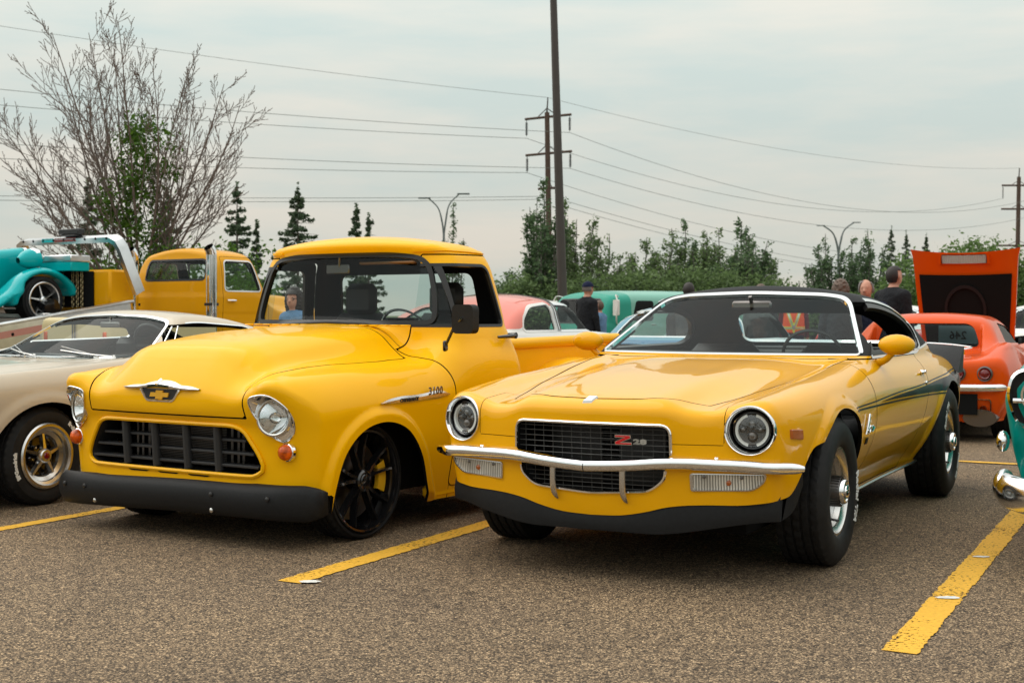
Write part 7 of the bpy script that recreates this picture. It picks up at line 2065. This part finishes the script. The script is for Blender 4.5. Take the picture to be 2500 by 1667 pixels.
def street_lamp(x, y, h, span, label, s=1.0):
    root = empty('street_lamp', (x, y, 0), label=label, cat='street lamp', group='double street lamps')
    b = MB(); b.tube([(0, 0, 0), (0, 0, h * .72)], [.10 * s, .075 * s], 8); b.build('pole', GREYM, root)
    for sd, top in ((-1, .97), (1, 1.0)):
        b = MB(); b.tube(smooth_curve([(0, 0, h * .70), (sd * span * .12, 0, h * .80), (sd * span * .40, 0, h * .925 * top), (sd * span, 0, h * .99 * top)], 14), [.065 * s] * 7 + [.05 * s] * 7, 6); a = b.build('arm', GREYM, root)
        b = MB(); b.box((sd * span - .10 if sd > 0 else -span - .55, -.09, h * .99 * top - .03), (sd * span + .55 if sd > 0 else -span + .10, .09, h * .99 * top + .05), .02); b.build('lamp_head', GREYM, a)

def build_poles():
    root = empty('light_pole', (1.19, 30, 0), label='tall dark brown light pole rising out of the frame', cat='light pole')
    b = MB(); b.tube([(0, 0, 0), (-.14, 0, 4), (-.34, 0, 10)], [.118, .098, .072], 14); b.build('pole', DARKM, root)
    b = MB(); b.box((-.16, -.16, 0), (.16, .16, .06), .01); b.build('base_plate', DARKM, root)
    b = MB(); b.box((-.85, -.18, 9.95), (.15, .18, 10.1), .03); b.build('lamp_head', DARKM, root)
    power_pole(2.32, 90, 15.85, -.25, 'wooden power pole with two crossarms beside the brown light pole', ((14.55, 1.5, 1.65, 1.15, .17), (12.1, 1.45, 1.7, 1.15, .15), (9.75, .6, .9, 0, .05)))
    power_pole(57.0, 150, 17.9, .12, 'far wooden power pole at the right edge of the view', ((15.95, 1.9, 1.9, 1.5, .0), (13.3, 1.95, 1.95, 0, .0), (9.2, 2.9, 2.9, 0, .0)), 1.25)
    lp = lambda x, z: (-62, 62, z)
    W0 = [((2.37, 90, 15.85), (-62, 62, 21.2), .9, 'topmost cable, rising to the upper left corner'), ((.95, 90, 13.1), (-63, 62, 14.9), .8, 'upper left pair of cables, lower one'), ((3.85, 90, 13.5), (-60, 63, 16.1), .9, 'upper left pair of cables, upper one'),
          ((.95, 90, 10.8), (-63, 62, 11.0), .8, 'middle left pair of cables, lower one'), ((3.85, 90, 11.1), (-60, 63, 12.2), .8, 'middle left pair of cables, upper one'), ((1.75, 90, 9.2), (-62, 62, 7.6), .5, 'lowest left pair of cables, upper one'), ((1.75, 90, 9.0), (-62, 62, 7.3), .5, 'lowest left pair of cables, lower one'),
          ((2.37, 90, 15.85), (57.0, 150, 17.9), 1.5, 'topmost cable running to the far right pole'), ((.95, 90, 13.1), (55.2, 150, 14.5), 3.0, 'upper right cables, lower one'), ((3.85, 90, 13.5), (58.8, 150, 14.5), 3.2, 'upper right cables, upper one'), ((3.85, 90, 11.1), (58.8, 150, 12.6), 2.8, 'single cable halfway up, right of the power pole'),
          ((.95, 90, 10.8), (55.2, 150, 8.0), 2.2, 'steeper cable dropping right behind the poplars'), ((2.9, 90, 9.1), (57.0, 150, 6.4), 1.9, 'lowest right pair of cables, upper one'), ((2.9, 90, 8.7), (57.0, 150, 5.9), 1.9, 'lowest right pair of cables, lower one')]
    for p, q, s, lab in W0: wire(p, q, s, lab, .017 if lab[0] != 't' else .013)
    street_lamp(-3.6, 70, 7.6, .80, 'left double street lamp, above the pickup roof', .8)
    street_lamp(26.95, 110, 9.0, 1.25, 'right double street lamp, above the round trees', 1.3)
# ------------------------------------------------------------------ people
def cap_sd(x, y, z, a, b, ra, rb):
    ax, ay, az = a; dx, dy, dz = b[0] - ax, b[1] - ay, b[2] - az; L2 = dx * dx + dy * dy + dz * dz
    t = np.clip(((x - ax) * dx + (y - ay) * dy + (z - az) * dz) / L2, 0, 1)
    return np.sqrt((x - ax - dx * t) ** 2 + (y - ay - dy * t) ** 2 + (z - az - dz * t) ** 2) - (ra + (rb - ra) * t)
def ell_sd(x, y, z, c, r):
    q = np.sqrt(((x - c[0]) / r[0]) ** 2 + ((y - c[1]) / r[1]) ** 2 + ((z - c[2]) / r[2]) ** 2 + 1e-9)
    return (q - 1) * min(r)

def person(x, y, face, H, label, shirt='cloth_black', trousers='cloth_navy', hair='short', hair_m='hair_dark', build=1.0, turn=0.0, glasses=None, vest=False, arms='down', group=None, big=1.0):
    """face: heading from +Y clockwise in degrees; the head may turn by `turn`"""
    root = empty('person', (x, y, 0), math.pi / 2 - math.radians(face), label=label, cat='person', group=group)
    s = H / 1.76; root.scale = (s, s, s)
    B = build
    tr = math.radians(turn); ct, st = math.cos(tr), math.sin(tr)
    hx = lambda a, b, c: (.02 + a * ct - b * st, a * st + b * ct, c)
    if arms == 'down': hands = {1: ((.02, .235 * B, 1.14), (.07, .25 * B, .88)), -1: ((.02, -.235 * B, 1.14), (.07, -.25 * B, .88))}
    elif arms == 'folded': hands = {1: ((.03, .25 * B, 1.16), (.20, .02, 1.12)), -1: ((.03, -.25 * B, 1.16), (.22, -.02, 1.08))}
    else: hands = {1: ((.02, .24 * B, 1.14), (.24, .17, 1.06)), -1: ((.02, -.235 * B, 1.14), (.07, -.25 * B, .88))}
    def f(x, y, z):
        d = ell_sd(x, y, z, (0, 0, 1.20), (.125 * B, .185 * B, .29))
        d = smin(d, ell_sd(x, y, z, (0.02 * B, 0, .98), (.125 * B, .165 * B, .17)), .08)
        d = smin(d, cap_sd(x, y, z, (0, -.155 * B, 1.395), (0, .155 * B, 1.395), .06, .06), .09)
        d = smin(d, cap_sd(x, y, z, (-.01, 0, 1.40), hx(.0, 0, 1.53), .058, .054), .05)
        h = ell_sd(x, y, z, hx(.005, 0, 1.655), (.098, .082, .108))
        h = smin(h, ell_sd(x, y, z, hx(.035, 0, 1.585), (.060, .058, .062)), .05)
        h = smin(h, cap_sd(x, y, z, hx(.090, 0, 1.655), hx(.112, 0, 1.618), .010, .016), .02)
        h = smin(h, cap_sd(x, y, z, hx(.085, -.03, 1.672), hx(.085, .03, 1.672), .012, .012), .02)
        h = smin(h, cap_sd(x, y, z, hx(.082, -.018, 1.580), hx(.082, .018, 1.580), .010, .010), .012)
        for sg in (1, -1): h = smin(h, ell_sd(x, y, z, hx(.0, sg * .083, 1.640), (.022, .013, .034)), .012)
        d = smin(d, h, .025)
        for sg in (1, -1):
            e, w = hands[sg]
            d = smin(d, cap_sd(x, y, z, (0, sg * .195 * B, 1.385), e, .055 * B, .043), .05)
            d = smin(d, cap_sd(x, y, z, e, w, .042, .029), .02)
            wv = np.array(w); u = wv - np.array(e); u = u / np.linalg.norm(u)
            d = smin(d, cap_sd(x, y, z, tuple(wv + u * .02), tuple(wv + u * .10), .032, .026), .02)
            d = smin(d, cap_sd(x, y, z, (0, sg * .095 * B, .92), (.01, sg * .10, .50), .092 * B, .060), .05)
            d = smin(d, cap_sd(x, y, z, (.01, sg * .10, .50), (-.02, sg * .105, .10), .060, .043), .03)
            d = smin(d, cap_sd(x, y, z, (-.03, sg * .105, .045), (.14, sg * .12, .035), .045, .038), .03)
        return d
    m = nets(f, (-.28, -.42, -.02), (.36, .42, 1.82), .021, it=3)
    skin('body', m, M['skin'], root)
    upper = lambda x, y, z: np.minimum(np.maximum(z - .90, np.where(np.abs(y) > .17 * B, z - .86, -1)) if arms == 'down' else np.where(np.sqrt((x - .21) ** 2 + y ** 2) < .07, -1, z - .90), 1.495 - z)
    sh = trim(m, upper); shell('jacket' if shirt == 'cloth_black' else 'shirt', offset(sh, .014), .012, M[shirt], root)
    lo = trim(m, lambda x, y, z: np.minimum(np.minimum(.93 - z, z - .09), .19 * B - np.abs(y) + .2 * (z < .8) * (np.abs(y) < .2))); shell('trousers', offset(lo, .012), .01, M[trousers], root)
    fo = trim(m, lambda x, y, z: .09 - z); shell('shoes', offset(fo, .01), .008, M['cloth_black'], root)
    def loc(x, y): return (x - .02) * ct + y * st, -(x - .02) * st + y * ct
    if hair in ('short', 'balding', 'long'):
        def hd(x, y, z):
            a, b = loc(x, y)
            if hair == 'balding': return np.minimum(np.minimum(z - 1.60, .03 - a), 1.735 - z)
            if hair == 'long': return np.minimum(np.maximum(z - 1.705, -a + .02), z - 1.52)
            return np.minimum(np.maximum(np.maximum(z - 1.715, -.02 - a), 0 * a - 9), z - 1.565)
        hr = trim(m, hd); shell('hair', offset(hr, .016 if hair != 'long' else .028), .012, M[hair_m], root)
        if hair == 'long':
            def lf(x, y, z): return smax(smin(ell_sd(x, y, z, hx(-.055, 0, 1.56), (.085 * big, .115 * big, .17)), ell_sd(x, y, z, hx(-.02, 0, 1.665), (.115, .10 * big, .115 * big)), .04) + .007 * np.sin(70 * x + 9 * np.sin(20 * z)) * np.sin(60 * y + 4), loc(x, y)[0] - .045, .03)
            mm = nets(lf, (-.25, -.25, 1.35), (.25, .25, 1.85), .022, it=2); skin('hair', mm, M[hair_m], root)
    elif hair == 'cap':
        cp = trim(m, lambda x, y, z: np.minimum(z - 1.675, 9 + 0 * x)); co = shell('cap', offset(cp, .018), .012, M['cloth_navy'], root)
        b = MB(); rg = []
        for r, zz in ((.06, 1.70), (.20, 1.682)):
            rg.append([hx(.02 + r * math.cos(t), .8 * max(r, .1) * math.sin(t) * .95, zz) for t in np.linspace(-1.1, 1.1, 11)])
        b.loft([rg[0], rg[1], [(p[0], p[1], p[2] - .008) for p in rg[1]], [(p[0], p[1], p[2] - .008) for p in rg[0]]], closed=False); b.build('cap_peak', M['cloth_navy'], co)
        hr = trim(m, lambda x, y, z: np.minimum(np.minimum(z - 1.60, 1.675 - z), .01 - loc(x, y)[0])); shell('hair', offset(hr, .006), .006, M['hair_grey'], root)
    for sg in (1, -1):
        b = MB(); b.ball(hx(.080, sg * .034, 1.650), (.012, .014, .010), 8); b.build('eye', M['dark'], root)
    if glasses:
        b = MB()
        for sg in (1, -1):
            b.tube([hx(.098, sg * .035 + .026 * math.cos(t), 1.650 + .020 * math.sin(t)) for t in np.linspace(0, 6.28, 13)], .004, 4)
            b.tube([hx(.098, sg * .060, 1.655), hx(.0, sg * .088, 1.655)], .004, 4)
            if glasses == 'sun': b.ball(hx(.098, sg * .035, 1.650), (.006, .026, .020), 8)
        b.build('glasses', M['gloss_black'], root)
    if vest:
        vv = trim(m, lambda x, y, z: np.minimum(np.minimum(z - .95, 1.45 - z), .185 * B - np.abs(y))); vo = shell('safety_vest', offset(vv, .030), .012, M['hi_vis'], root)
        bands = [lambda x, y, z: .028 - np.abs(np.abs(y) - .02 - (z - 1.08) * .30), lambda x, y, z: .026 - np.abs(z - 1.04)]
        for fn in bands:
            q = trim(vv, fn); shell('reflective_band', offset(q, .033), .004, M['hi_vis_y'], vo)
            q = trim(q, lambda x, y, z: fn(x, y, z) - .014); shell('reflective_tape', offset(q, .036), .003, M['alu'], vo)
    return root

def build_people():
    person(1.30, 23.2, 55, 1.74, 'person in a black jacket and dark cap looking right, before the green van', 'cloth_black', 'cloth_grey', 'cap')
    person(1.58, 23.9, -60, 1.42, 'short person in pale blue partly hidden beside the capped person', 'cloth_denim', 'cloth_navy', 'short', 'hair_brown', arms='folded')
    person(4.86, 17.0, 70, 1.79, 'heavy person in black with glasses looking right, beside the raised orange bonnet', 'cloth_black', 'cloth_navy', 'short', 'hair_dark', 1.25, 10, 'clear')
    person(4.42, 16.6, 195, 1.60, 'bald person in dark shirt facing the camera behind the muscle car roof', 'cloth_navy', 'cloth_grey', 'balding', 'hair_grey', 1.15, -15)
    person(4.66, 17.6, 165, 1.64, 'person in sunglasses half hidden behind the bald one', 'cloth_grey', 'cloth_grey', 'balding', 'hair_grey', 1.0, 25, 'sun')
    person(4.05, 16.4, 10, 1.60, 'brown haired person seen from behind over the vinyl roof', 'cloth_grey', 'cloth_navy', 'long', 'hair_brown')
    person(5.08, 24.0, 10, 1.60, 'person in an orange safety vest seen through the muscle car windscreen', 'cloth_maroon', 'cloth_navy', 'short', 'hair_dark', 1.05, vest=True)
    person(2.72, 20.5, 5, 1.66, 'dark haired person seen from behind over the left of the vinyl roof', 'cloth_grey', 'cloth_navy', 'short', 'hair_dark')
    person(-2.42, 14.8, 215, 1.42, 'dark curly haired person in blue with glasses seen through the pickup windscreen', 'cloth_denim', 'cloth_navy', 'long', 'hair_dark', 1.0, 15, 'clear', big=1.4)
    person(3.66, 19.6, 20, 1.62, 'person in grey walking away between the parked cars', 'cloth_grey', 'cloth_navy', 'short', 'hair_brown')
# ------------------------------------------------------------------ build
build_ground()
build_trees()
build_poles()
build_truck()
build_coupe()
build_beige()
build_corvette()
build_crown()
build_van()
build_teal()
build_tow()
build_rod()
build_cream()
simple_sedan('blue_sedan', 2.9, 16.5, .47 + math.pi, 'blue', 'pale_blue', 'blue sedan with pale blue roof behind the muscle car', ztop=1.30, belt=.88)
simple_sedan('red_sedan', 7.2, 24.0, .47 + math.pi, 'red', 'white', 'red sedan with white roof far behind the orange sports car', h=.05)
simple_sedan('white_sedan', 8.6, 20.5, .47 + math.pi, 'white', 'white', 'white sedan at the right edge beyond the raised orange bonnet', h=.05)
build_people()
